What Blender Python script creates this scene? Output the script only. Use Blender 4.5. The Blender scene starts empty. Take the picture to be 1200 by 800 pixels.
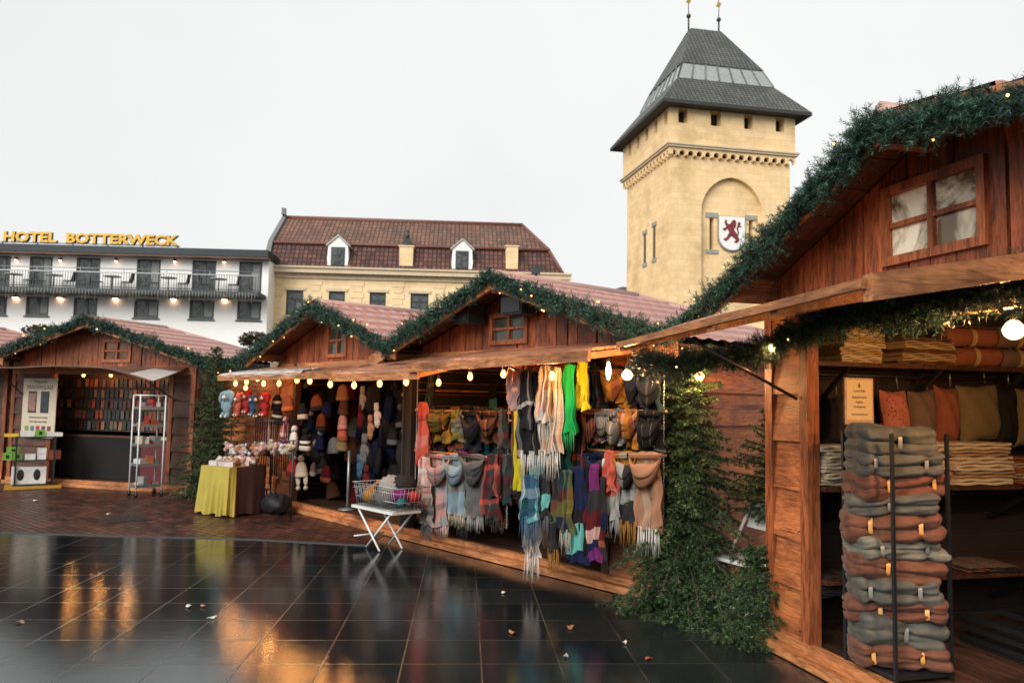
import bpy, math, random
import numpy as np
from mathutils import Vector, Matrix, noise as mnoise
rnd = random.Random(7)
SC = bpy.context.scene
COL = SC.collection
PI = math.pi

# ------------------------------------------------------------------ camera
FPX = 930.0; CH = 1.7
TH = math.atan(70 / FPX); RO = math.radians(1.0)
R0 = Vector((1, 0, 0)); U0 = Vector((0, -math.sin(TH), math.cos(TH))); FW = Vector((0, math.cos(TH), math.sin(TH)))
CR = R0 * math.cos(RO) + U0 * math.sin(RO); CU = U0 * math.cos(RO) - R0 * math.sin(RO)
CAM = Vector((0, 0, CH))
def ray(px, py): return FW + CR * ((px - 600) / FPX) + CU * ((400 - py) / FPX)
def zplane(px, py, z=0.0):
    d = ray(px, py); return CAM + d * ((z - CH) / d.z)
def at(px, py, Y):
    d = ray(px, py); return CAM + d * (Y / d.y)
cd = bpy.data.cameras.new('camera'); cam = bpy.data.objects.new('camera', cd); COL.objects.link(cam)
cd.sensor_width = 36; cd.lens = 36 * FPX / 1200; cd.clip_end = 2000; cd.clip_start = 0.05
cam.matrix_world = Matrix(((CR.x, CU.x, -FW.x, CAM.x), (CR.y, CU.y, -FW.y, CAM.y), (CR.z, CU.z, -FW.z, CAM.z), (0, 0, 0, 1)))
SC.camera = cam
cd.dof.use_dof = True; cd.dof.focus_distance = 6.0; cd.dof.aperture_fstop = 2.8

# ------------------------------------------------------------------ frames
class Fr:
    """a front: origin on the ground at its left end, x along it, y inward, z up"""
    def __init__(s, o, a):
        a = Vector((a[0], a[1], 0)).normalized()
        s.o = Vector((o[0], o[1], 0)); s.a = a; s.i = Vector((-a.y, a.x, 0)); s.rz = math.atan2(a.y, a.x)
    def W(s, x, y, z): return s.o + s.a * x + s.i * y + Vector((0, 0, z))
    def pick(s, px, py, y=0.0):
        d = ray(px, py); p0 = s.o + s.i * y
        t = (p0 - CAM).dot(s.i) / d.dot(s.i); P = CAM + d * t - s.o
        return P.dot(s.a), P.z
    def pickx(s, px, py, x=0.0):
        d = ray(px, py); p0 = s.o + s.a * x
        t = (p0 - CAM).dot(s.a) / d.dot(s.a); P = CAM + d * t - s.o
        return P.dot(s.i), P.z

# ------------------------------------------------------------------ objects
def tag(o, label=None, cat=None, group=None, kind=None):
    if label: o['label'] = label
    if cat: o['category'] = cat
    if group: o['group'] = group
    if kind: o['kind'] = kind
    return o
def empty(name, loc=(0, 0, 0), rz=0.0, label=None, cat=None, group=None):
    o = bpy.data.objects.new(name, None); COL.objects.link(o); o.empty_display_size = .1
    o.location = loc; o.rotation_euler = (0, 0, rz)
    return tag(o, label, cat, group)
def link(name, me, parent=None, loc=None, rot=None, mat=None):
    o = bpy.data.objects.new(name, me); COL.objects.link(o)
    if parent: o.parent = parent
    if loc is not None: o.location = loc
    if rot is not None: o.rotation_euler = rot
    return o
def kids(o): return [c for c in list(COL.objects) if c.parent == o]
def copy_tree(o, loc=None, rz=None, parent=None, ch=None):
    c = o.copy(); COL.objects.link(c)
    if parent: c.parent = parent
    if loc is not None: c.location = loc
    if rz is not None: c.rotation_euler = (0, 0, rz)
    for k in o.children: copy_tree(k, parent=c)
    return c

class MB:
    def __init__(s): s.v = []; s.f = []; s.m = []; s.uv = {}; s.sm = []
    def add(s, vs, fs, mi=0, smooth=False, uvs=None):
        b = len(s.v); s.v += [tuple(v) for v in vs]
        for f in fs: s.f.append(tuple(b + i for i in f)); s.m.append(mi); s.sm.append(smooth)
        if uvs:
            for i, u in enumerate(uvs): s.uv[b + i] = u
        return s
    def box(s, x0, x1, y0, y1, z0, z1, mi=0, M=None):
        vs = [(x0, y0, z0), (x1, y0, z0), (x1, y1, z0), (x0, y1, z0), (x0, y0, z1), (x1, y0, z1), (x1, y1, z1), (x0, y1, z1)]
        if M: vs = [M @ Vector(v) for v in vs]
        return s.add(vs, [(0, 3, 2, 1), (4, 5, 6, 7), (0, 1, 5, 4), (1, 2, 6, 5), (2, 3, 7, 6), (3, 0, 4, 7)], mi)
    def hexa(s, vs, mi=0):
        return s.add(vs, [(0, 3, 2, 1), (4, 5, 6, 7), (0, 1, 5, 4), (1, 2, 6, 5), (2, 3, 7, 6), (3, 0, 4, 7)], mi)
    def prism(s, poly, y0, y1, mi=0):
        """poly in (x,z), extruded along y"""
        n = len(poly); vs = [(x, y0, z) for x, z in poly] + [(x, y1, z) for x, z in poly]
        fs = [tuple(range(n)), tuple(range(2 * n - 1, n - 1, -1))] + [(i + n, (i + 1) % n + n, (i + 1) % n, i) for i in range(n)]
        return s.add(vs, fs, mi)
    def beam(s, p0, p1, w, h, mi=0, up=Vector((0, 0, 1))):
        p0 = Vector(p0); p1 = Vector(p1); d = (p1 - p0).normalized()
        sd = d.cross(up); 
        if sd.length < 1e-4: sd = Vector((1, 0, 0))
        sd.normalize(); u = sd.cross(d)
        vs = []
        for p in (p0, p1):
            for a, b in ((-1, -1), (1, -1), (1, 1), (-1, 1)): vs.append(p + sd * a * w / 2 + u * b * h / 2)
        return s.add(vs, [(0, 1, 2, 3), (7, 6, 5, 4), (0, 4, 5, 1), (1, 5, 6, 2), (2, 6, 7, 3), (3, 7, 4, 0)], mi)
    def tube(s, pts, r, n=8, mi=0, caps=True, smooth=True):
        pts = [Vector(p) for p in pts]; N = len(pts); vs = []; fs = []
        rr = r if isinstance(r, (list, tuple)) else [r] * N
        last = None
        for i, p in enumerate(pts):
            d = (pts[min(i + 1, N - 1)] - pts[max(i - 1, 0)])
            d = d.normalized() if d.length > 1e-9 else Vector((0, 0, 1))
            if last is None:
                ref = Vector((0, 0, 1)) if abs(d.z) < .9 else Vector((1, 0, 0)); sd = d.cross(ref).normalized()
            else:
                sd = last - d * last.dot(d)
                sd = sd.normalized() if sd.length > 1e-6 else d.orthogonal().normalized()
            last = sd; u = sd.cross(d)
            for k in range(n):
                t = 2 * PI * k / n; vs.append(p + (sd * math.cos(t) + u * math.sin(t)) * rr[i])
        for i in range(N - 1):
            for k in range(n):
                fs.append((i * n + k, i * n + (k + 1) % n, (i + 1) * n + (k + 1) % n, (i + 1) * n + k))
        if caps: fs += [tuple(range(n - 1, -1, -1)), tuple((N - 1) * n + k for k in range(n))]
        return s.add(vs, fs, mi, smooth)
    def lathe(s, prof, c=(0, 0, 0), n=16, mi=0, mod=None, smooth=True, M=None):
        vs = []; fs = []
        for i, (r, z) in enumerate(prof):
            for k in range(n):
                t = 2 * PI * k / n; q = r * (mod(i, t) if mod else 1)
                v = Vector((q * math.cos(t), q * math.sin(t), z))
                if M: v = M @ v
                vs.append(v + Vector(c))
        for i in range(len(prof) - 1):
            for k in range(n): fs.append((i * n + k, i * n + (k + 1) % n, (i + 1) * n + (k + 1) % n, (i + 1) * n + k))
        fs += [tuple(range(n - 1, -1, -1)), tuple((len(prof) - 1) * n + k for k in range(n))]
        return s.add(vs, fs, mi, smooth)
    def ell(s, c, r, n=14, m=8, mi=0, M=None, disp=None):
        vs = []; fs = []
        for i in range(m + 1):
            ph = PI * i / m
            for k in range(n):
                t = 2 * PI * k / n; q = 1 + (disp(ph, t) if disp else 0)
                v = Vector((r[0] * math.sin(ph) * math.cos(t) * q, r[1] * math.sin(ph) * math.sin(t) * q, -r[2] * math.cos(ph) * q))
                if M: v = M @ v
                vs.append(v + Vector(c))
        for i in range(m):
            for k in range(n): fs.append((i * n + k, i * n + (k + 1) % n, (i + 1) * n + (k + 1) % n, (i + 1) * n + k))
        return s.add(vs, fs, mi, True)
    def grid(s, P, mi=0, smooth=True, uv=None, closed=False):
        """P[i][j] points"""
        a = len(P); b = len(P[0]); vs = [p for row in P for p in row]
        fs = [(i * b + j, i * b + (j + 1) % b, (i + 1) * b + (j + 1) % b, (i + 1) * b + j) for i in range(a - 1) for j in range(b if closed else b - 1)]
        return s.add(vs, fs, mi, smooth, [q for row in uv for q in row] if uv else None)
    def mesh(s, name='m', mats=()):
        me = bpy.data.meshes.new(name); me.from_pydata(s.v, [], s.f)
        for m in (mats if isinstance(mats, (list, tuple)) else [mats]): me.materials.append(m)
        me.polygons.foreach_set('material_index', s.m); me.polygons.foreach_set('use_smooth', s.sm)
        if s.uv:
            l = me.uv_layers.new(name='UVMap'); vi = np.zeros(len(me.loops), np.int32); me.loops.foreach_get('vertex_index', vi)
            A = np.zeros((len(s.v), 2), np.float32)
            for k, q in s.uv.items(): A[k] = q
            l.data.foreach_set('uv', A[vi].ravel())
        me.update(); return me
    def ob(s, name, mats, parent=None, loc=None, rot=None): return link(name, s.mesh(name, mats), parent, loc, rot)
    def split(s, name, mats, parent):  return s.ob(name, mats, parent)

def np_mesh(name, V, T, mat):
    me = bpy.data.meshes.new(name); V = np.asarray(V, np.float32); T = np.asarray(T, np.int32); n = len(T); k = T.shape[1]
    me.vertices.add(len(V)); me.vertices.foreach_set('co', V.ravel())
    me.loops.add(n * k); me.loops.foreach_set('vertex_index', T.ravel())
    me.polygons.add(n); me.polygons.foreach_set('loop_start', np.arange(0, n * k, k, dtype=np.int32))
    me.update(calc_edges=True); me.materials.append(mat); return me

# ------------------------------------------------------------------ materials
MT = {}
def newmat(name):
    m = bpy.data.materials.new(name); m.use_nodes = True; nt = m.node_tree
    for n in list(nt.nodes): nt.nodes.remove(n)
    out = nt.nodes.new('ShaderNodeOutputMaterial'); b = nt.nodes.new('ShaderNodeBsdfPrincipled'); nt.links.new(b.outputs[0], out.inputs[0])
    return m, nt, b
def N(nt, t, **kw):
    n = nt.nodes.new(t)
    for k, v in kw.items(): setattr(n, k, v)
    return n
def ramp(nt, fac, stops, interp='LINEAR'):
    r = N(nt, 'ShaderNodeValToRGB'); r.color_ramp.interpolation = interp; e = r.color_ramp.elements
    while len(e) > 1: e.remove(e[-1])
    e[0].position = stops[0][0]; e[0].color = (*stops[0][1][:3], 1)
    for p, c in stops[1:]: q = e.new(p); q.color = (*c[:3], 1)
    nt.links.new(fac, r.inputs[0]); return r.outputs[0]
def math_(nt, op, a, b=None, c=None):
    n = N(nt, 'ShaderNodeMath', operation=op)
    for i, x in enumerate((a, b, c)):
        if x is None: continue
        if isinstance(x, (int, float)): n.inputs[i].default_value = x
        else: nt.links.new(x, n.inputs[i])
    return n.outputs[0]
def mixc(nt, fac, a, b, mode='MIX'):
    n = N(nt, 'ShaderNodeMix', data_type='RGBA', blend_type=mode)
    for i, x in ((0, fac), (6, a), (7, b)):
        if isinstance(x, (int, float)): n.inputs[i].default_value = x
        elif isinstance(x, tuple): n.inputs[i].default_value = (*x[:3], 1)
        else: nt.links.new(x, n.inputs[i])
    return n.outputs[2]
def coords(nt, kind='Object', scale=(1, 1, 1), rot=(0, 0, 0)):
    tc = N(nt, 'ShaderNodeTexCoord'); mp = N(nt, 'ShaderNodeMapping'); mp.inputs['Scale'].default_value = scale; mp.inputs['Rotation'].default_value = rot
    nt.links.new(tc.outputs[kind], mp.inputs[0]); return mp.outputs[0]
def noise(nt, vec, scale=5, detail=4, rough=.55, dist=0):
    n = N(nt, 'ShaderNodeTexNoise'); n.inputs['Scale'].default_value = scale; n.inputs['Detail'].default_value = detail
    n.inputs['Roughness'].default_value = rough; n.inputs['Distortion'].default_value = dist
    if vec is not None: nt.links.new(vec, n.inputs['Vector'])
    return n.outputs[0]
def bump(nt, b, h, s=.3, d=.01):
    n = N(nt, 'ShaderNodeBump'); n.inputs['Strength'].default_value = s; n.inputs['Distance'].default_value = d
    nt.links.new(h, n.inputs['Height']); nt.links.new(n.outputs[0], b.inputs['Normal'])
def sc(c, k): return tuple(x * k for x in c)

def M_(name, col, rough=.6, var=.25, nscale=6, bmp=0.0, bscale=40, island=0.0, spec=.5, coat=0, metal=0, stretch=(1, 1, 1)):
    if name in MT: return MT[name]
    m, nt, b = newmat(name); v = coords(nt, 'Object', stretch)
    n = noise(nt, v, nscale, 5, .6)
    c = ramp(nt, n, [(.25, sc(col, 1 - var)), (.75, sc(col, 1 + var))])
    if island:
        g = N(nt, 'ShaderNodeNewGeometry'); k = math_(nt, 'MULTIPLY_ADD', g.outputs['Random Per Island'], 2 * island, 1 - island)
        hs = N(nt, 'ShaderNodeHueSaturation'); nt.links.new(k, hs.inputs['Value']); nt.links.new(c, hs.inputs['Color']); c = hs.outputs[0]
    nt.links.new(c, b.inputs['Base Color']); b.inputs['Roughness'].default_value = rough; b.inputs['Metallic'].default_value = metal
    b.inputs['Specular IOR Level'].default_value = spec; b.inputs['Coat Weight'].default_value = coat; b.inputs['Coat Roughness'].default_value = .15
    if bmp: bump(nt, b, noise(nt, v, bscale, 4), bmp)
    MT[name] = m; return m

def wood(name, dark, light, axis='x', rough=.5, var=.3, coat=.0):
    """boards with long grain, knots and a tone of their own per board"""
    if name in MT: return MT[name]
    m, nt, b = newmat(name)
    s = {'x': (1.9, 15, 15), 'y': (15, 1.9, 15), 'z': (15, 15, 1.9)}[axis]
    g = N(nt, 'ShaderNodeNewGeometry'); isl = g.outputs['Random Per Island']
    tc = N(nt, 'ShaderNodeTexCoord'); off = N(nt, 'ShaderNodeVectorMath', operation='MULTIPLY_ADD'); cmb = N(nt, 'ShaderNodeCombineXYZ')
    sh = math_(nt, 'MULTIPLY', isl, 37.0)
    for i in range(3): nt.links.new(sh, cmb.inputs[i])
    off.inputs[1].default_value = s
    nt.links.new(tc.outputs['Object'], off.inputs[0]); nt.links.new(cmb.outputs[0], off.inputs[2])
    n1 = noise(nt, off.outputs[0], 1.6, 6, .62, 1.2)
    n2 = noise(nt, off.outputs[0], 7, 3, .6, .3)
    f = math_(nt, 'ADD', math_(nt, 'MULTIPLY', n1, .7), math_(nt, 'MULTIPLY', n2, .3))
    c = ramp(nt, f, [(.36, dark), (.47, tuple(a * .6 + q * .4 for a, q in zip(dark, light))), (.62, light)])
    big = noise(nt, tc.outputs['Object'], 1.1, 4, .6)
    c = mixc(nt, math_(nt, 'MULTIPLY', math_(nt, 'GREATER_THAN', big, .0), .0), c, dark)
    stain = ramp(nt, big, [(.36, (.45, .42, .42)), (.5, (.95, .95, .95)), (.66, (1.1, 1.1, 1.1))])
    c = mixc(nt, 1.0, c, stain, 'MULTIPLY')
    # knots
    vo = N(nt, 'ShaderNodeTexVoronoi'); kn = N(nt, 'ShaderNodeVectorMath', operation='MULTIPLY'); nt.links.new(tc.outputs['Object'], kn.inputs[0])
    kn.inputs[1].default_value = tuple(x / 4.5 for x in s); nt.links.new(kn.outputs[0], vo.inputs['Vector']); vo.inputs['Scale'].default_value = 1.15
    kf = ramp(nt, vo.outputs['Distance'], [(.07, (.9, .9, .9)), (.10, (.5, .5, .5)), (.17, (0, 0, 0))])
    c = mixc(nt, kf, c, sc(dark, .4))
    k = math_(nt, 'MULTIPLY_ADD', isl, 2 * var, 1 - var)
    hs = N(nt, 'ShaderNodeHueSaturation'); nt.links.new(k, hs.inputs['Value']); nt.links.new(c, hs.inputs['Color'])
    nt.links.new(hs.outputs[0], b.inputs['Base Color'])
    rr = math_(nt, 'MULTIPLY_ADD', n1, .35, rough - .17); nt.links.new(rr, b.inputs['Roughness'])
    b.inputs['Specular IOR Level'].default_value = .4; b.inputs['Coat Weight'].default_value = coat; b.inputs['Coat Roughness'].default_value = .2
    bump(nt, b, f, .6, .01); MT[name] = m; return m

def emit(name, col, s, sample=True):
    if name in MT: return MT[name]
    m = bpy.data.materials.new(name); m.use_nodes = True; nt = m.node_tree; nt.nodes.clear()
    o = N(nt, 'ShaderNodeOutputMaterial'); e = N(nt, 'ShaderNodeEmission'); e.inputs[0].default_value = (*col, 1); e.inputs[1].default_value = s
    nt.links.new(e.outputs[0], o.inputs[0])
    if not sample: m.cycles.emission_sampling = 'NONE'
    MT[name] = m; return m

def plaid(name, vst, ust=None, vper=.5, uper=.3, mf=.5, rough=.9):
    """woven cloth: stripes across the length (v, metres) and along it (u)"""
    if name in MT: return MT[name]
    m, nt, b = newmat(name); tc = N(nt, 'ShaderNodeTexCoord'); sp = N(nt, 'ShaderNodeSeparateXYZ'); nt.links.new(tc.outputs['UV'], sp.inputs[0])
    fv = math_(nt, 'FRACT', math_(nt, 'DIVIDE', sp.outputs[1], vper)); c = ramp(nt, fv, vst, 'CONSTANT')
    if ust:
        fu = math_(nt, 'FRACT', math_(nt, 'DIVIDE', sp.outputs[0], uper)); c = mixc(nt, mf, c, ramp(nt, fu, ust, 'CONSTANT'))
    w = noise(nt, tc.outputs['UV'], 300, 2, .6); c = mixc(nt, 1.0, c, ramp(nt, w, [(.3, (.6, .6, .6)), (.7, (1.25, 1.25, 1.25))]), 'MULTIPLY')
    nt.links.new(c, b.inputs['Base Color']); b.inputs['Roughness'].default_value = rough; b.inputs['Specular IOR Level'].default_value = .15
    bump(nt, b, w, .4, .003); MT[name] = m; return m

def sgb(r, g, b):  # sRGB 0-255 to linear
    f = lambda c: (c / 255 / 12.92) if c / 255 <= .04045 else ((c / 255 + .055) / 1.055) ** 2.4
    return (f(r), f(g), f(b))

WOODX = wood('board_wood_x', (.075, .022, .009), (.25, .085, .032), 'x')
WOODZ = wood('board_wood_z', (.07, .016, .006), (.38, .10, .034), 'z')
LAPX = wood('lap_wood_x', (.15, .038, .012), (.54, .185, .06), 'x', var=.2)
LAPY = wood('lap_wood_y_lamplit', (.26, .07, .022), (.8, .29, .095), 'y', var=.2)  # paler than the front boards: lamp glow put into the side wall colour
DARKX = wood('dark_wood_x', (.035, .014, .009), (.12, .045, .022), 'x')
DARKZ = wood('dark_wood_z', (.03, .012, .008), (.11, .042, .022), 'z')
BEAMX = wood('beam_wood_x', (.17, .055, .02), (.6, .25, .095), 'x', var=.12)
BEAMZ = wood('beam_wood_z', (.10, .024, .009), (.42, .125, .042), 'z', var=.12)
BEAMY = wood('beam_wood_y', (.12, .04, .016), (.36, .15, .06), 'y', var=.12)
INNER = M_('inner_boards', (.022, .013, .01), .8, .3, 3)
FLOORB = wood('floor_wood', (.03, .015, .01), (.09, .045, .028), 'x')
AWN = wood('awning_wood', (.26, .10, .05), (.7, .32, .18), 'x', rough=.35, var=.12, coat=.5)
TILE = M_('roof_tile_pink', (.38, .15, .11), .28, .2, 4, .0, spec=.6, coat=.4)
TILECAP = M_('roof_cap_pink', (.45, .25, .21), .3, .15, 4)
BLACK = M_('black_metal', (.012, .013, .015), .4, .2)
GREYM = M_('grey_metal', (.25, .27, .28), .35, .15, metal=.6)
WHITEM = M_('white_paint_metal', (.7, .72, .72), .4, .05)
WARM = emit('warm_bulb', (1, .45, .12), 46)
WARMB = emit('warm_globe', (1, .52, .18), 34)
WARMR = emit('warm_globe_near', (1, .55, .22), 110)
COOL = emit('cool_tube', (.75, 1, .9), 14)
TINY = emit('fairy_glow', (1, .4, .12), 2.4, False)
STAR = emit('star_glow', (1, .35, .12), 6, False)

def bulb_glass(name, col, s):
    m = bpy.data.materials.new(name); m.use_nodes = True; nt = m.node_tree; nt.nodes.clear(); o = N(nt, 'ShaderNodeOutputMaterial'); e = N(nt, 'ShaderNodeEmission'); e.inputs[0].default_value = (*col, 1); e.inputs[1].default_value = s
    t = N(nt, 'ShaderNodeBsdfTransparent'); t.inputs[0].default_value = (.9, .8, .65, 1); a = N(nt, 'ShaderNodeAddShader'); nt.links.new(e.outputs[0], a.inputs[0]); nt.links.new(t.outputs[0], a.inputs[1]); nt.links.new(a.outputs[0], o.inputs[0]); m.cycles.emission_sampling = 'NONE'; return m
BGLASS = bulb_glass('lit_bulb_glass', (1, .36, .09), 2.3); GGLASS = bulb_glass('lit_globe_glass', (1, .5, .2), 3.2)
# ------------------------------------------------------------------ world
w = bpy.data.worlds.new('World'); SC.world = w; w.use_nodes = True; nt = w.node_tree; nt.nodes.clear()
SUN_EL, SUN_AZ = math.radians(30), math.radians(212)      # azimuth of the direction the light comes from, clockwise from +Y
sky = N(nt, 'ShaderNodeTexSky', sky_type='NISHITA'); sky.sun_disc = False; sky.sun_elevation = SUN_EL; sky.sun_rotation = SUN_AZ
sky.air_density = 1.0; sky.dust_density = 6; sky.ozone_density = 1
hs = N(nt, 'ShaderNodeHueSaturation'); hs.inputs['Saturation'].default_value = .12; nt.links.new(sky.outputs[0], hs.inputs['Color'])
tc = N(nt, 'ShaderNodeTexCoord'); cn = noise(nt, tc.outputs['Generated'], 1.3, 4, .5)
cl = ramp(nt, cn, [(.3, (7.8, 8.05, 8.0)), (.7, (9.3, 9.5, 9.35))])
mx = mixc(nt, .9, hs.outputs[0], cl)
bg = N(nt, 'ShaderNodeBackground'); bg.inputs[1].default_value = .05; nt.links.new(mx, bg.inputs[0])
wo = N(nt, 'ShaderNodeOutputWorld'); nt.links.new(bg.outputs[0], wo.inputs[0])
sl = bpy.data.lights.new('sun', 'SUN'); sl.energy = 1.5; sl.angle = math.radians(40); sl.color = (1, .96, .9)
so = bpy.data.objects.new('sun', sl); COL.objects.link(so)
sd = Vector((math.sin(SUN_AZ) * math.cos(SUN_EL), math.cos(SUN_AZ) * math.cos(SUN_EL), math.sin(SUN_EL)))
so.rotation_euler = sd.to_track_quat('Z', 'Y').to_euler(); so.location = (0, -5, 20)
SC.view_settings.view_transform = 'Standard'; SC.view_settings.look = 'None'; SC.view_settings.exposure = 1.12; SC.view_settings.gamma = 1
SC.render.engine = 'CYCLES'; SC.cycles.use_denoising = True; SC.cycles.sample_clamp_indirect = 6; SC.cycles.max_bounces = 6; SC.cycles.use_light_tree = True
SC.cycles.caustics_reflective = False; SC.cycles.caustics_refractive = False

# ------------------------------------------------------------------ ground
def ground_mat():
    m, nt, b = newmat('wet_slabs'); tc = N(nt, 'ShaderNodeTexCoord'); mp = N(nt, 'ShaderNodeMapping'); mp.vector_type = 'TEXTURE'
    mp.inputs['Rotation'].default_value = (0, 0, math.radians(3.3)); mp.inputs['Location'].default_value = (.13, .2, 0); nt.links.new(tc.outputs['Object'], mp.inputs[0])
    br = N(nt, 'ShaderNodeTexBrick'); br.offset = 0.0; br.inputs['Scale'].default_value = 1; br.inputs['Brick Width'].default_value = .51; br.inputs['Row Height'].default_value = .51
    br.inputs['Mortar Size'].default_value = .0055; br.inputs['Mortar Smooth'].default_value = .15
    br.inputs['Color1'].default_value = (0, 0, 0, 1); br.inputs['Color2'].default_value = (1, 1, 1, 1); br.inputs['Mortar'].default_value = (.5, .5, .5, 1)
    nt.links.new(mp.outputs[0], br.inputs['Vector'])
    o = tc.outputs['Object']; n1 = noise(nt, o, 1.3, 6, .65, .4); n2 = noise(nt, o, 14, 6, .7); n3 = noise(nt, o, 90, 3, .6)
    base = ramp(nt, n2, [(.3, (.005, .008, .010)), (.7, (.014, .019, .022))])
    sb = N(nt, 'ShaderNodeSeparateColor'); nt.links.new(br.outputs['Color'], sb.inputs[0])
    base = mixc(nt, .55, base, mixc(nt, sb.outputs[0], (.005, .008, .010), (.020, .025, .028)))
    vo = N(nt, 'ShaderNodeTexVoronoi'); vo.inputs['Scale'].default_value = 22; nt.links.new(o, vo.inputs['Vector'])
    specks = math_(nt, 'LESS_THAN', vo.outputs['Distance'], math_(nt, 'MULTIPLY_ADD', noise(nt, o, 5, 2), .16, -.065))
    base = mixc(nt, specks, base, (.16, .13, .1))
    jm = br.outputs['Fac']; sand = noise(nt, o, 2.2, 4, .7)
    base = mixc(nt, jm, base, ramp(nt, sand, [(.4, (.006, .006, .006)), (.64, (.06, .06, .05))]))
    nt.links.new(base, b.inputs['Base Color'])
    wet = ramp(nt, n1, [(.35, (0, 0, 0)), (.62, (1, 1, 1))])
    r = math_(nt, 'MULTIPLY_ADD', wet, .06, .008); r = math_(nt, 'ADD', r, math_(nt, 'MULTIPLY', n2, .03)); r = math_(nt, 'ADD', r, math_(nt, 'MULTIPLY', jm, .25))
    nt.links.new(r, b.inputs['Roughness']); b.inputs['IOR'].default_value = 1.62; b.inputs['Specular IOR Level'].default_value = .5
    h = math_(nt, 'MULTIPLY', n2, .35); h = math_(nt, 'ADD', h, math_(nt, 'MULTIPLY', n3, .26)); h = math_(nt, 'ADD', h, math_(nt, 'MULTIPLY', n1, .5))
    h = math_(nt, 'ADD', h, math_(nt, 'MULTIPLY', sb.outputs[0], .25)); h = math_(nt, 'SUBTRACT', h, math_(nt, 'MULTIPLY', jm, 2.0))
    bump(nt, b, h, .19, .009); return m
def brick_mat():
    m, nt, b = newmat('wet_clinkers'); tc = N(nt, 'ShaderNodeTexCoord'); mp = N(nt, 'ShaderNodeMapping'); mp.vector_type = 'TEXTURE'
    mp.inputs['Rotation'].default_value = (0, 0, math.radians(-40)); nt.links.new(tc.outputs['Object'], mp.inputs[0])
    br = N(nt, 'ShaderNodeTexBrick'); br.offset = .5; br.inputs['Scale'].default_value = 1; br.inputs['Brick Width'].default_value = .21; br.inputs['Row Height'].default_value = .105
    br.inputs['Mortar Size'].default_value = .012; br.inputs['Mortar Smooth'].default_value = .3; br.inputs['Bias'].default_value = 0
    br.inputs['Color1'].default_value = (.03, .013, .011, 1); br.inputs['Color2'].default_value = (.13, .05, .035, 1); br.inputs['Mortar'].default_value = (.006, .004, .004, 1)
    nt.links.new(mp.outputs[0], br.inputs['Vector']); o = tc.outputs['Object']; n = noise(nt, o, 1.7, 5, .6, .3); n2 = noise(nt, o, 40, 3)
    c = mixc(nt, 1.0, br.outputs[0], ramp(nt, n, [(.3, (.55, .6, .65)), (.7, (1.2, 1.1, 1.1))]), 'MULTIPLY')
    nt.links.new(c, b.inputs['Base Color']); nt.links.new(math_(nt, 'ADD', math_(nt, 'MULTIPLY_ADD', n, .5, .06), math_(nt, 'MULTIPLY', br.outputs['Fac'], .3)), b.inputs['Roughness']); b.inputs['IOR'].default_value = 1.36
    h = math_(nt, 'SUBTRACT', math_(nt, 'ADD', math_(nt, 'MULTIPLY', n, 1.2), math_(nt, 'MULTIPLY', n2, .2)), math_(nt, 'MULTIPLY', br.outputs['Fac'], .9))
    bump(nt, b, h, .9, .02); return m
g = MB(); g.add([(-400, -60, 0), (400, -60, 0), (400, 700, 0), (-400, 700, 0)], [(0, 1, 2, 3)]); o = g.ob('ground', ground_mat()); tag(o, kind='structure')
p0 = zplane(0, 624); p1 = zplane(300, 632); p2 = zplane(433, 639); d = (p0 - p1).normalized(); pl = p0 + d * 25
g = MB(); g.add([(pl.x, pl.y, .004), (p0.x, p0.y, .004), (p1.x, p1.y, .004), (p2.x, p2.y, .004), (p2.x + 2, 32, .004), (pl.x - 8, 32, .004)], [(0, 1, 2, 3, 4, 5)])
tag(g.ob('brick_pavement', brick_mat()), kind='structure')
# a low steel edging between slabs and bricks
g = MB(); 
for a, c in ((pl, p0), (p0, p1), (p1, p2)):
    g.beam((a.x, a.y, .004), (c.x, c.y, .004), .035, .012)
tag(g.ob('pavement_edging', M_('edging_steel', (.03, .035, .04), .3)), kind='structure')
# ------------------------------------------------------------------ market cabins
qa, qb = zplane(0, 565), zplane(225, 578); FL = Fr(qb, qb - qa)           # left stall row, origin at its right end
qa, qb = zplane(341, 596), zplane(732, 692); FM = Fr(qa, qb - qa)         # middle row
FRR = Fr(zplane(915, 757), (.26, -.966))                                    # right stall
print('M len', (qb - qa).length)

def tile_roof(mb, xc, xe, za, slope, y0, y1, hip=None, tw=.2, th=.36):
    """pressed tile sheets on one slope; xc ridge, xe eave"""
    sg = 1 if xe > xc else -1; L = abs(xe - xc); ny = int((y1 - y0) / tw * 5) + 1; rows = []
    k = 0
    while k * th < L:
        a = k * th; b = min(L, (k + 1) * th); rows += [(a, 0.0), ((a + b) / 2, .5), (b - .004, 1.0)]; k += 1
    P = []
    for r, st in rows:
        line = []
        for j in range(ny):
            y = y0 + (y1 - y0) * j / (ny - 1); ph = ((y - y0) / tw) % 1
            w_ = (math.sin(ph * 2 * PI) * .5 + .5) ** .7 * .024 + .022 * st
            z = za - r * slope
            if hip: z = min(z, za - (y - hip[0]) * hip[1] * 1.0) if y > hip[0] else z
            line.append((xc + sg * r, y, z + w_))
        P.append(line)
    if sg < 0: P = [l[::-1] for l in P]
    mb.grid(P, 0, True)

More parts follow.
